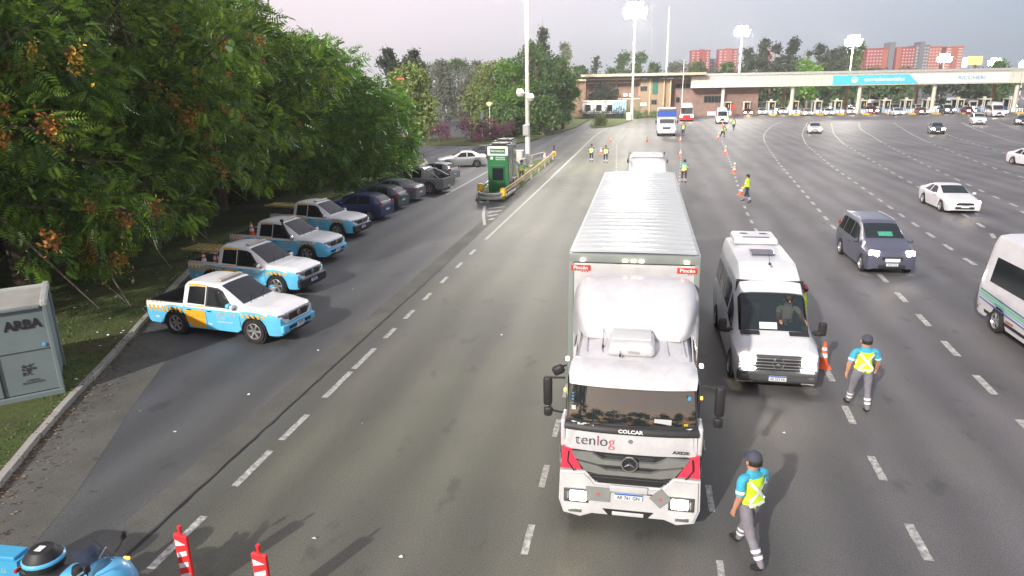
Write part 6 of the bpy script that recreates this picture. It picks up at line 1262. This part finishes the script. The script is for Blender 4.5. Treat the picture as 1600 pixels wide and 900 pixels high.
M_rw = mat('rail_wood_orange', (.62, .40, .20), .55, var=.18, vs=2, dirt=.15); wbeam([(x, y, 0) for x, y in rx], M_rw, tg_, h=.34, z=.70); wbeam([(x+.05, y, 0) for x, y in rx[:2]], M_steel, tg_, z=.36, h=.2)
for x, y in rx: MB().box((x-.12, y, .38), (.12, .12, .78)).build('rail_post', M_steel, tg_)
fr = [(-10.5, 44.1), (-10.45, 43.3), (-10.15, 42.75), (-9.7, 42.5), (-9.2, 42.6), (-8.85, 42.95)]; wbeam([(x, y, 0) for x, y in fr], M_steel, tg_, z=.42, h=.46, th=.07)
for x, y in fr[1:-1:2]: MB().box((x, y+.12, .3), (.12, .12, .6)).build('rail_post', M_steel, tg_)
wbeam([(-10.55, 44.4, 0), (-10.7, 48, 0), (-10.9, 54, 0), (-10.95, 60, 0), (-10.5, 65, 0), (-9.7, 68.8, 0)], M_steel, tg_, z=.62)
for x, y in ((-10.7, 48), (-10.9, 54), (-10.95, 60), (-10.5, 65)): MB().box((x+.12, y, .35), (.12, .12, .7)).build('rail_post', M_steel, tg_)
for x, y, h_ in ((-8.78, 43.15, .62), (-10.55, 44.3, .75), (-8.66, 68.3, .6)): MB().lathe([(.001, .30), (.16, .26), (.22, .1), (.22, -.22), (.15, -.30), (.001, -.30)], (x, y, h_), 12).build('end_cap', M_yel, tg_, smooth=True)
t = thing('bollard', 'thin dark post at the far tip of the guardrail island', 'post', (-8.95, 70.5, 0)); MB().cyl((0, 0, 0), (0, 0, 1.25), .07, n=8).lathe([(.12, 0), (.12, .06), (.07, .1)], n=8).build('post', M_plastic, t)
t = thing('bin', 'white-framed wheeled bin beside the nearer green booth', 'bin', (-8.95, 46.9, .08)); MB().box((0, 0, .5), (.45, .5, .9), bev=.04, top=(1.1, 1.1)).build('bin_body', M_dk, t); MB().box((0, 0, .98), (.56, .6, .07), bev=.02).build('lid', M_refl, t); MB().tube([(-.3, -.32, 0), (-.3, -.32, 1.05), (.3, -.32, 1.05), (.3, -.32, 0)], .025, 6).build('bin_frame', M_refl, t)
# ------------------------------------------------------------------ grey cabin with ARBA lettering
q = at(103, 613, .1); q2 = at(0, 634, .1); ang = math.atan2(q.y-q2.y, q.x-q2.x); t = thing('site_cabin', 'grey-green metal cabin lettered ARBA on the verge at the left edge', 'cabin', (q.x, q.y, .10), ang)
M_cb = mat('cabin_grey', (.17, .215, .225), .5, var=.10, vs=.7, dirt=.10); Lc, Dc, Hc = 4.2, 2.0, 2.28; M_crf = mat('cabin_roof', (.37, .36, .33), .6, var=.15, vs=.8, dirt=.25)
MB().box((-Lc/2, Dc/2, Hc/2+.08), (Lc-.12, Dc-.12, Hc-.14)).build('wall', M_cb, t)
MB().box((-Lc/2-.03, Dc/2, Hc+.02), (Lc-.20, Dc-.16, .05)).build('roof_panel', M_crf, t)
MB().box((-.06, Dc/2, Hc+.08), (.13, Dc+.05, .16), bev=.03).build('roof_edge', mat('trim_pale', (.42, .44, .42), .5, var=.1, dirt=.15), t); MB().box((-Lc/2, Dc-.04, Hc+.06), (Lc, .10, .10), bev=.02).build('roof_edge', MATS['trim_pale'], t); MB().box((-Lc/2-.1, .0, Hc+.01), (Lc-.1, .08, .07), bev=.015).build('roof_edge', M_cb, t)
MB().box((-.05, .05, Hc/2+.04), (.10, .12, Hc-.02), bev=.02).build('corner_post', M_cb, t); MB().box((-.05, Dc-.06, Hc/2+.04), (.10, .12, Hc-.02), bev=.02).build('corner_post', M_cb, t); MB().box((-Lc/2, .03, .06), (Lc, .10, .14), bev=.02).build('sill', M_cb, t)
MB().box((-1.22, .045, 1.05), (.03, .04, 2.0)).build('door_gap', M_plastic, t); MB().box((-.62, .047, 1.22), (1.16, .02, .012)).build('panel_seam', M_dk, t); MB().box((-1.45, .02, 1.98), (.5, .06, .06), bev=.01).build('door_bar', M_refl, t)
MB().lathe([(.001, -.02), (.045, -.015), (.05, .02)], (-.22, .045, 1.32), 10, axis='y').build('blue_knob', P_blue, t)
text('lettering', 'ARBA', .32, M_ink, t, (-.56, .045, 1.88), (PI/2, 0, 0), bold=.012, ext=.003, sx=.92)
m_ = MB(); rr = random.Random(9)
for i in range(9):
    for j in range(9):
        if rr.random() < .55 and not (i > 5 and j < 4): m_.box((-.76+i*.032, .051, .62+j*.032), (.028, .004, .028))
m_.build('stencil_stamp', M_dkt, t); text('lettering', 'AGENCIA\nRECAUDACION', .062, M_dkt, t, (-.60, .048, .44), (PI/2, 0, 0), bold=.001, ext=.001)
for x in (-.3, -1.2): MB().box((x, .6, -.04), (.35, .35, .16)).build('foot', M_conc, t)
# ------------------------------------------------------------------ delineators, barrier, motorcycle
def delin(x, y, label, rz=0, h=1.06):
    t = thing('delineator', label, 'delineator', (x, y, 0), rz, 'red and white delineators at the bottom edge'); MB().box((0, 0, .04), (.55, .35, .08), bev=.03).build('rubber_base', M_rub, t)
    Mr = mat('delineator_red', (.80, .035, .04), .4, var=.08, vs=5, dirt=.08); MB().box((0, 0, .08+h*.47), (.255, .06, h*.90), bev=.02).build('panel', Mr, t)
    MB().lathe([(.028, 0), (.026, .07), (.034, .09), (.030, .12), (.001, .125)], (0, 0, h+.02), 10).build('grip', Mr, t, smooth=True)
    for k in range(5):
        z = h-.20-k*.19
        for sd_ in (-1, 1):
            if k == 0: MB().prism([(-.10, z+.10), (.10, z+.06), (-.10, z-.01)], 'y', sd_*.031, sd_*.034).build('white_stripe', M_refl, t)
            else: MB().prism([(-.10, z-.02), (.10, z+.07), (.10, z+.15), (-.10, z+.06)], 'y', sd_*.031, sd_*.034).build('white_stripe', M_refl, t)
delin(-6.46, 7.5, 'left red and white delineator, beside the motorcycle', R(-12)); delin(-5.10, 7.32, 'right red and white delineator standing alone', R(-8), 1.04)
t = thing('plastic_barrier', 'sky blue plastic road barrier at the bottom left corner behind the motorcycle', 'barrier', (-9.15, 6.86, 0), R(2)); Mb = mat('barrier_blue', (.06, .36, .60), .45, var=.08, vs=3, dirt=.1)
MB().prism([(-.30, 0), (.30, 0), (.30, .18), (.17, .35), (.15, .90), (-.15, .90), (-.17, .35), (-.30, .18)], 'x', -.60, .60).build('barrier_body', Mb, t); MB().box((.30, 0, .92), (.50, .26, .06), bev=.02).box((-.30, 0, .92), (.54, .26, .06), bev=.02).build('top_ledge', Mb, t)
text('barrier_lettering', 'CORREDORES VIALES', .085, mat('lettering_faded', (.30, .50, .52), .6, var=.1), t, (0, -.158, .74), (PI/2, 0, 0), bold=.001, ext=.002); MB().box((.22, -.16, .50), (.05, .02, .26), bev=.01).box((.42, -.16, .50), (.05, .02, .24), bev=.01).box((0, 0, .945), (.06, .05, .02)).build('recess', P_navy, t)
tm_ = thing('motorcycle', 'sky blue service motorcycle with black seat and tall windscreen at the bottom left', 'motorcycle', (-7.55, 6.68, 0), R(3)); tm_.scale = (1, .95, .95); Mbk = P_blue
for x in (-.72, .76): wheel(tm_, x, .0, .31, .14, 6)
MB().tube([(.76, .09, .31), (.48, .09, 1.0)], .03, 8).tube([(.76, -.09, .31), (.48, -.09, 1.0)], .03, 8).build('fork', M_chrome, tm_, smooth=True); MB().box((0, 0, .50), (.60, .36, .42), bev=.10).build('engine', M_dk, tm_, smooth=True)
MB().box((.10, 0, .90), (.52, .40, .26), bev=.12).build('tank', Mbk, tm_, smooth=True)
MB().lathe([(.001, .20), (.18, .16), (.32, .04), (.38, -.16), (.34, -.40), (.22, -.5)], (.50, 0, .98), 20).build('fairing', Mbk, tm_, smooth=True)
m_ = MB(); vs = []
for i in range(7):
    for j in range(9): u, v = i/6, -1+2*j/8; vs.append((.66-.30*u-.16*v*v, v*(.25-.05*u), 1.06+.40*u))
m_.add(vs, [(i*9+j, i*9+j+1, (i+1)*9+j+1, (i+1)*9+j) for i in range(6) for j in range(8)]); wsg = mat('tinted_screen', (.03, .05, .10), .06, var=.0, alpha=.62); m_.build('windscreen', wsg, tm_, smooth=True)
MB().lathe([(.001, .13), (.09, .10), (.12, 0), (.10, -.08)], (.22, .07, 1.16), 16).lathe([(.001, .10), (.07, .08), (.09, 0), (.08, -.06)], (.20, -.13, 1.10), 14).build('instrument_pod', M_plastic, tm_, smooth=True)
MB().tube([(.20, -.42, 1.08), (.28, -.16, 1.10), (.30, .16, 1.10), (.20, .42, 1.08)], .018, 8).build('handlebar', M_chrome, tm_, smooth=True)
for sg in (1, -1):
    MB().cyl((.20, sg*.30, 1.08), (.18, sg*.44, 1.08), .024, n=8).build('hand_grip', M_rub, tm_); MB().tube([(.42, sg*.26, 1.08), (.52, sg*.34, 1.22), (.55, sg*.36, 1.32)], .010, 6).build('mirror_stalk', M_plastic, tm_)
    MB().box((.56, sg*.37, 1.36), (.05, .10, .13), bev=.03).build('mirror', M_plastic, tm_, smooth=True); MB().box((.60, sg*.30, 1.02), (.09, .05, .05), bev=.015).build('indicator', M_amber if sg > 0 else M_orange, tm_, smooth=True)
MB().box((-.32, 0, .90), (.62, .34, .16), bev=.07).box((-.62, 0, .95), (.24, .30, .14), bev=.06).build('seat', mat('seat_leather', (.018, .018, .02), .42, var=.2, vs=8, bump=.2), tm_, smooth=True)
tb_ = MB().lathe([(.001, .22), (.16, .19), (.25, .08), (.27, -.06), (.22, -.16), (.001, -.17)], (-.52, .10, 1.06), 22).build('top_case', M_plastic, tm_, smooth=True); MB().lathe([(.255, .055), (.278, .03), (.280, .0), (.262, -.01)], (-.52, .10, 1.075), 22).build('case_rim', Mbk, tb_, smooth=True)
MB().box((-.50, .06, 1.275), (.10, .12, .008), bev=.003).build('case_sticker', M_refl, tb_); MB().box((-.55, -.13, 1.10), (.30, .015, .018)).build('case_trim', M_chrome, tb_); MB().box((-.80, -.08, .98), (.05, .10, .05), bev=.015).build('tail_lamp', M_tail, tm_)
MB().box((-.62, -.26, .62), (.42, .16, .32), bev=.05).box((-.62, .26, .62), (.42, .16, .32), bev=.05).build('side_case', Mbk, tm_, smooth=True); MB().tube([(-.1, -.2, .35), (-.8, -.25, .36)], .05, 8).build('exhaust', M_chrome, tm_, smooth=True)
# ------------------------------------------------------------------ cones
cone((4.87, 17.9, 0), 'orange cone beside the nose of the white passenger van', s=.98, group='cones on the lane lines')
for px, py, lab, s in ((1147, 271, 'orange cone with a white lamp on top, just beyond the woman in black', 1.0), (1133, 241, 'orange cone third from the white arriving van', .98), (1122, 218, 'orange cone second from the white arriving van', .98), (1129, 197, 'orange cone right in front of the white arriving van', .98), (1063, 244, 'orange cone behind the worker walking beside the lorry', .98), (1063, 222, 'orange cone in front of the blue-banded truck, right side', .98), (954, 222, 'farthest orange cone on the left lane line', .98), (1011, 222, 'orange cone left of the blue-banded truck', .98), (939, 241, 'orange cone between the two workers on the left', .98), (851, 251, 'leaning red and white cone at the far end of the guardrail island', 1.2)):
    q = at(px, py); c = cone((q.x, q.y, 0), lab, s=s, group='cones on the lane lines')
    if px in (1147, 1133, 1122): MB().lathe([(.001, .10), (.075, .06), (.09, 0), (.06, -.07), (.03, -.10)], (0, 0, .80), 12).build('warning_lamp', M_refl, c, smooth=True)
# ------------------------------------------------------------------ people
def rotv(v, ax, a): return Matrix.Rotation(a, 3, ax) @ Vector(v)
def person(loc, rz, label, legs=(.35, -.30), knees=(.1, .35), arms=(-.3, .35), elb=(.25, .3), out=(.12, .12), outfit='hi', h=1.75, lean=.0, crouch=0, cap='cap', sub=1, group=None, hair=None, turn=0, cat='person'):
    t = thing('person', label, cat, loc, rz, group, h/1.75); t.scale = (h/1.75*1.13, h/1.75*1.17, h/1.75); V = []; E_ = []; Rr = []; bone = []
    def add(p, r_, par, b): V.append(Vector(p)); Rr.append(r_); bone.append(b); (E_.append((par, len(V)-1)) if par is not None else None); return len(V)-1
    pel = add((0, 0, .96), .135, None, 'pel'); sp = add((lean*.15, 0, 1.10), .128, pel, 'tor'); ch = add((lean*.35, 0, 1.27), .150, sp, 'tor'); up_ = add((lean*.45, 0, 1.40), .125, ch, 'tor'); nk = add((lean*.52+.005, 0, 1.495), .060, up_, 'head'); h0 = add((lean*.56+.02, 0, 1.57), .082, nk, 'head'); h1 = add((lean*.58+.02, 0, 1.655), .088, h0, 'head'); h2 = add((lean*.58+.01, 0, 1.715), .060, h1, 'head')
    J = {}
    for k, sg in ((0, 1), (1, -1)):
        a, kn = legs[k], knees[k]; hp = add((0, sg*.095, .90), .098, pel, 'leg'); q = V[hp]+Vector((math.sin(a), sg*.03, -math.cos(a))).normalized()*.20; th = add(q, .082, hp, 'leg'); k_ = V[hp]+Vector((math.sin(a), sg*.03, -math.cos(a))).normalized()*.42; kj = add(k_, .062, th, 'leg')
        b2 = a-kn; d = Vector((math.sin(b2), 0, -math.cos(b2))); cf = add(k_+d*.16, .060, kj, 'shin'); an = add(k_+d*.40, .044, cf, 'shin'); ft = max(-.6, min(.35, -b2*.5 if b2 < 0 else 0)); f1 = rotv((.02, 0, -.045), 'Y', 0); hl = add(V[an]+Vector((.015, 0, -.045)), .042, an, 'shoe'); to = add(V[an]+Vector((.13*math.cos(b2*.6), sg*.015, -.055+.13*math.sin(min(0, b2)*.6)*1.0)), .036, hl, 'shoe'); te = add(V[to]+Vector((.05, 0, -.004)), .028, to, 'shoe')
        J['knee%d' % k] = k_; J['ank%d' % k] = V[an].copy()
    for k, sg in ((0, 1), (1, -1)):
        a, eb = arms[k], elb[k]; s0 = V[up_]+Vector((0, sg*.10, .01)); sh0 = add(s0, .085, up_, 'tor'); sh = add(V[up_]+Vector((0, sg*.185, -.005)), .066, sh0, 'slv'); d = Vector((math.sin(a), sg*out[k], -math.cos(a))).normalized(); el = add(V[sh]+d*.15, .056, sh, 'slv'); el2 = add(V[sh]+d*.275, .044, el, 'arm')
        d2 = Vector((math.sin(a+eb), sg*out[k]*.3, -math.cos(a+eb))).normalized(); f_ = add(V[el2]+d2*.10, .042, el2, 'arm'); wr = add(V[el2]+d2*.235, .028, f_, 'arm'); pm = add(V[wr]+d2*.055, .034, wr, 'arm'); J['el%d' % k] = (V[sh].copy(), V[el2].copy()); J['hand%d' % k] = V[pm].copy()+d2*.05
        lat = Vector((1, 0, 0)) if abs(d2.x) < .8 else Vector((0, 0, 1)); lat = (lat-d2*lat.dot(d2)).normalized(); inn = Vector((0, -sg, 0)); inn = (inn-d2*inn.dot(d2)).normalized()
        for j, ln in enumerate((.036, .042, .040, .032)):
            b0 = V[pm]+d2*.028+lat*(.027-.018*j); f1 = add(b0, .011, pm, 'arm'); f2 = add(b0+d2*ln*.9+inn*.006, .0095, f1, 'arm'); add(V[f2]+d2*ln*.6+inn*.026, .008, f2, 'arm')
        tb0 = add(V[pm]-d2*.02+lat*.030+inn*.010, .012, pm, 'arm'); tb1 = add(V[tb0]+d2*.035+lat*.014+inn*.012, .010, tb0, 'arm'); add(V[tb1]+d2*.026+inn*.008, .009, tb1, 'arm')
    me = bpy.data.meshes.new('body'); me.from_pydata(V, E_, []); o = bpy.data.objects.new('body', me); C.objects.link(o); sk = o.modifiers.new('s', 'SKIN'); sk.branch_smoothing = .35
    for i, sv in enumerate(me.skin_vertices[0].data): sv.radius = (Rr[i], Rr[i]); sv.use_root = (i == 0)
    if sub: ss = o.modifiers.new('u', 'SUBSURF'); ss.levels = sub; ss.render_levels = sub
    bpy.context.view_layer.update(); m2 = bpy.data.meshes.new_from_object(o.evaluated_get(bpy.context.evaluated_depsgraph_get())); o.modifiers.clear(); o.data = m2; m2.name = 'body'; bpy.data.meshes.remove(me)
    A = np.array([V[i] for i, _ in E_]); B = np.array([V[j] for _, j in E_]); bn = [bone[j] for _, j in E_]; RA = np.array([Rr[i] for i, _ in E_]); RB = np.array([Rr[j] for _, j in E_])
    def near_(p):
        p = np.array(p); AB = B-A; tt = np.clip(((p-A)*AB).sum(1)/np.maximum((AB*AB).sum(1), 1e-9), 0, 1); dd = np.linalg.norm(A+AB*tt[:, None]-p, axis=1)-(RA+(RB-RA)*tt); i = int(dd.argmin()); return bn[i], i
    OUT = {'cream': (mat('cream_shirt', (.60, .62, .50), .8, var=.1, bump=.3),)*2+(M_navyc,), 'hi': (M_shirt, M_vest, M_trou), 'navy': (M_navyc, M_vest, M_navyc), 'wine': (M_shirt, M_vest, M_wine), 'black': (M_vest, M_vest, M_navyc)}[outfit]
    for m_ in (M_skin, OUT[0], OUT[1], OUT[2], M_shoe): m2.materials.append(m_)
    mi = []
    for v in m2.vertices:
        b_, i = near_(v.co)
        if b_ in ('tor', 'pel') and abs(v.co.y) < .25: v.co.x = lean*.3+(v.co.x-lean*.3)*.80
    for f in m2.polygons:
        c = f.center; b_, i = near_(c)
        mi.append(0 if b_ in ('head', 'arm') else 1 if b_ == 'slv' else 3 if b_ in ('leg', 'shin') else 4 if b_ == 'shoe' else (1 if c.z > 1.40 else 2 if c.z > .945 else 3))
        if outfit in ('navy', 'black') and b_ == 'arm' and c.z > J['hand0'].z+.1 and abs(c.y) > .1: mi[-1] = 1
    m2.polygons.foreach_set('material_index', mi); m2.polygons.foreach_set('use_smooth', [True]*len(m2.polygons)); o.parent = t; o['label'] = ''; del o['label']
    lowz = min(v.co.z for v in m2.vertices); o.location.z = -lowz; dz = -lowz
    # loose vest: its own slightly larger shell with a hem, over the softly folded clothes
    from mathutils import noise as mn
    for v in m2.vertices:
        b_, i = near_(v.co)
        if b_ in ('leg', 'shin', 'tor', 'slv', 'pel'):
            q = mn.noise(Vector((v.co.x*9, v.co.y*9, v.co.z*13+h*7)))*.5+mn.noise(Vector((v.co.x*22, v.co.y*22, v.co.z*30)))*.25; v.co += v.normal*q*(.016 if sub == 2 else .010)
    m2.update()
    if outfit in ('hi', 'wine', 'navy', 'black') and sub:
        bm = bmesh.new(); bm.from_mesh(m2); bm.faces.ensure_lookup_table(); bmesh.ops.delete(bm, geom=[f for f, q in zip(bm.faces[:], mi) if q != 2], context='FACES'); bm.normal_update()
        for v in bm.verts:
            fl = .012+.030*max(0, min(1, (1.12-v.co.z)/.2)); v.co += v.normal*(fl+.008*mn.noise(v.co*14)); v.co.z += -lowz
        mv = bpy.data.meshes.new('hi_vis_vest'); bm.to_mesh(mv); bm.free(); mv.materials.clear(); mv.materials.append(M_vest); mv.polygons.foreach_set('material_index', [0]*len(mv.polygons)); mv.polygons.foreach_set('use_smooth', [True]*len(mv.polygons)); linkme('hi_vis_vest', mv, t)
        MB().box((.02, -.185, 1.02-lowz), (.05, .035, .11), bev=.01).cyl((.02, -.185, 1.07-lowz), (.02, -.185, 1.15-lowz), .006, n=6).build('radio', M_plastic, t)
    # cap / hair / face
    hx, hz_ = V[h1].x, V[h1].z+dz
    if cap:
        cm = {'cap': M_cap, 'blue': M_navyc, 'hair': M_hair, 'red': mat('wine_cap', (.25, .04, .05), .8)}[cap]
        MB().lathe([(.001, .105), (.045, .098), (.082, .065), (.100, .015), (.102, -.012)], (hx-.005, 0, hz_+.012), 18).build('cap' if cap != 'hair' else 'hair', cm, t, smooth=True)
        if cap != 'hair': MB().prism([(.07, -.07), (.15, -.045), (.17, 0), (.15, .045), (.07, .07)], 'z', hz_+.0, hz_+.010).build('cap_brim', cm, t, loc=(hx-.005, 0, 0))
    MB().lathe([(.001, .06), (.06, .05), (.098, .0), (.094, -.055), (.001, -.06)], (hx-.022, 0, hz_-.02), 14).build('hair', hair or M_hair, t, smooth=True)
    for sg in (1, -1): MB().lathe([(.001, .030), (.017, .02), (.020, 0), (.012, -.03), (.001, -.034)], (hx, sg*.095, hz_-.04), 8).build('ear', M_skin, t, smooth=True); MB().box((hx+.088, sg*.034, hz_-.02), (.012, .026, .010), bev=.004).build('eye', M_hair, t)
    MB().box((hx+.105, 0, hz_-.045), (.035, .026, .045), bev=.011).build('nose', M_skin, t, smooth=True); MB().box((hx+.090, 0, hz_-.088), (.014, .044, .010), bev=.004).build('mouth', mat('lip', (.35, .12, .10), .5, var=0), t)
    # reflective bands: snap strips on to the body
    from mathutils.bvhtree import BVHTree
    bv_ = BVHTree.FromPolygons([v.co.copy() for v in m2.vertices], [list(p.vertices) for p in m2.polygons])
    def strap(pts, w_, sgn, name='reflective_strap'):
        vs = []; n_ = 9
        for i in range(n_+1):
            u = i/n_*(len(pts)-1); k = min(int(u), len(pts)-2); y, z = [pts[k][q]+(pts[k+1][q]-pts[k][q])*(u-k) for q in (0, 1)]; dy, dz_ = pts[k+1][0]-pts[k][0], pts[k+1][1]-pts[k][1]; L_ = math.hypot(dy, dz_)
            for s_ in (-.5, .5):
                yy, z2 = y-dz_/L_*w_*s_, z+dy/L_*w_*s_; hit = bv_.ray_cast(Vector((sgn*.6+lean*.3, yy, z2)), Vector((-sgn, 0, 0)))
                vs.append((hit[0].x+sgn*(.030+.026*max(0, min(1, (1.12-z2)/.2))), yy, z2+dz) if hit[0] else (sgn*.1, yy, z2+dz))
        MB().add(vs, [(2*i, 2*i+1, 2*i+3, 2*i+2) for i in range(n_)]).build(name, M_refl, t)
    if outfit in ('hi', 'wine', 'navy'):
        strap([(-.13, 1.36), (.12, 1.04)], .042, -1); strap([(.13, 1.36), (-.12, 1.04)], .042, -1); strap([(-.135, 1.00), (.135, 1.00)], .045, -1); strap([(-.13, 1.37), (-.10, 1.02)], .04, 1); strap([(.13, 1.37), (.10, 1.02)], .04, 1); strap([(-.13, 1.02), (.13, 1.02)], .045, 1)
    for k in ((0, 1) if outfit != 'cream' else ()):
        kn, an = J['knee%d' % k], J['ank%d' % k]; dzv = Vector((0, 0, dz))
        for u0, u1 in ((.40, .52), (.62, .74)):
            a, b_ = kn.lerp(an, u0)+dzv, kn.lerp(an, u1)+dzv; r_ = .074-.020*u0; MB().cyl(a, b_, r_, r_-.004, 14, cap=False).build('leg_band', M_refl, t, smooth=True)
        s0, e0 = J['el%d' % k]; a, b_ = s0.lerp(e0, .60)+dzv, s0.lerp(e0, .76)+dzv; MB().cyl(a, b_, .062, .060, 14, cap=False).build('sleeve_band', M_refl, t, smooth=True)
        a, b_ = s0.lerp(e0, .35)+dzv, s0.lerp(e0, .86)+dzv; MB().tube([a, b_], .06, 14, radii=[.060, .057]).build('sleeve', OUT[0], t, smooth=True)
    return t, J, dz
w1 = at(1165, 868); person((w1.x, w1.y, 0), R(128), 'worker in slate cap and hi-vis vest walking nearest the camera, right of the lorry', legs=(-.36, .36), knees=(.22, .12), arms=(-.1, .22), elb=(.35, .35), out=(.15, .22), sub=2, h=1.88)
w2 = at(1340, 640); person((w2.x, w2.y, 0), R(96), 'worker in slate cap and hi-vis vest walking away beside the white passenger van', legs=(.28, -.12), knees=(.05, .12), arms=(-.15, .15), elb=(.2, .25), out=(.34, .34), sub=2, h=1.80)
w3 = at(1166, 316); person((w3.x, w3.y, 0), R(150), 'woman with long dark hair in black trousers and yellow vest carrying a cone', legs=(-.25, .28), knees=(.2, .05), arms=(.1, .3), elb=(.3, .5), outfit='black', h=1.74, cap='hair')
c3 = cone((w3.x-.42, w3.y-.12, .42), 'orange cone held at the hip by the woman in black trousers', s=.95, rz=.4); c3.rotation_euler[1] = .25
w4 = at(1068, 286); person((w4.x, w4.y, 0), R(85), 'worker in wine-red trousers and hi-vis vest standing right of the trailer', legs=(.05, -.05), knees=(.02, .05), arms=(.2, .1), elb=(.6, .4), outfit='wine', h=1.72, cap='blue')
w5 = at(924, 253); person((w5.x, w5.y, 0), R(-100), 'left one of the two workers standing on the left lane line', legs=(.06, -.08), knees=(0, .05), arms=(.1, .1), elb=(.4, .4), outfit='navy', h=1.66, cap='blue')
w6 = at(946, 255); person((w6.x, w6.y, 0), R(-80), 'right one of the two workers standing on the left lane line, next to a cone', legs=(.1, -.06), knees=(0, .05), arms=(.2, -.1), elb=(.4, .3), outfit='navy', h=1.66, cap='blue')
w7 = at(1067, 212); person((w7.x, w7.y, 0), R(-95), 'worker between the blue-banded truck and the coach', legs=(.2, -.2), knees=(0, .2), arms=(.1, .2), outfit='navy', h=1.7, cap='hair', sub=0)
w8 = at(1146, 203); person((w8.x, w8.y, 0), R(-120), 'worker in yellow jacket right of the white arriving van', outfit='navy', h=1.7, cap='hair', sub=0)
w9 = at(1129, 214); person((w9.x, w9.y, 0), R(-60), 'worker bending forward near the cones before the white arriving van', legs=(.5, -.3), knees=(.6, .5), arms=(.5, .6), outfit='navy', lean=.5, h=1.55, cap='hair', sub=0)
w10 = at(815, 287); person((w10.x, w10.y, .08), R(-70), 'worker behind the bleached guardrail next to the green booths', outfit='hi', legs=(.05, -.05), knees=(0, 0), arms=(.3, .2), elb=(.7, .6), h=1.7, cap='blue')
p = Vector((4.58, 19.5, 0)); person((p.x, p.y, 0), R(170), 'person in wine cap and yellow vest half hidden beyond the passenger van', legs=(.05, -.05), knees=(0, 0), arms=(.4, .3), elb=(.6, .6), outfit='black', h=1.78, cap='red')
# driver of the passenger van, seen through its windscreen
person((3.80, 17.72, .62), R(-90), 'van driver in a pale shirt behind the wheel of the passenger van', legs=(1.45, 1.45), knees=(1.3, 1.3), arms=(.75, .85), elb=(.75, .7), out=(.35, .1), outfit='cream', h=1.8, cap='hair', lean=.12)
# ------------------------------------------------------------------ evening haze
hz = MB().box((120, 390, 19), (900, 960, 42)).build('haze', None); hz.data.materials.clear()
hm = bpy.data.materials.new('haze_air'); hm.use_nodes = True; hn = hm.node_tree; hn.nodes.clear(); ho = N(hn, 'ShaderNodeOutputMaterial'); hv = N(hn, 'ShaderNodeVolumePrincipled')
hv.inputs['Color'].default_value = (.86, .88, .92, 1); hv.inputs['Density'].default_value = .0005; hv.inputs['Anisotropy'].default_value = .3; hn.links.new(hv.outputs[0], ho.inputs['Volume']); hz.data.materials.append(hm); hz['kind'] = 'stuff'; hz['label'] = 'thin pale evening haze over the toll plaza and skyline'
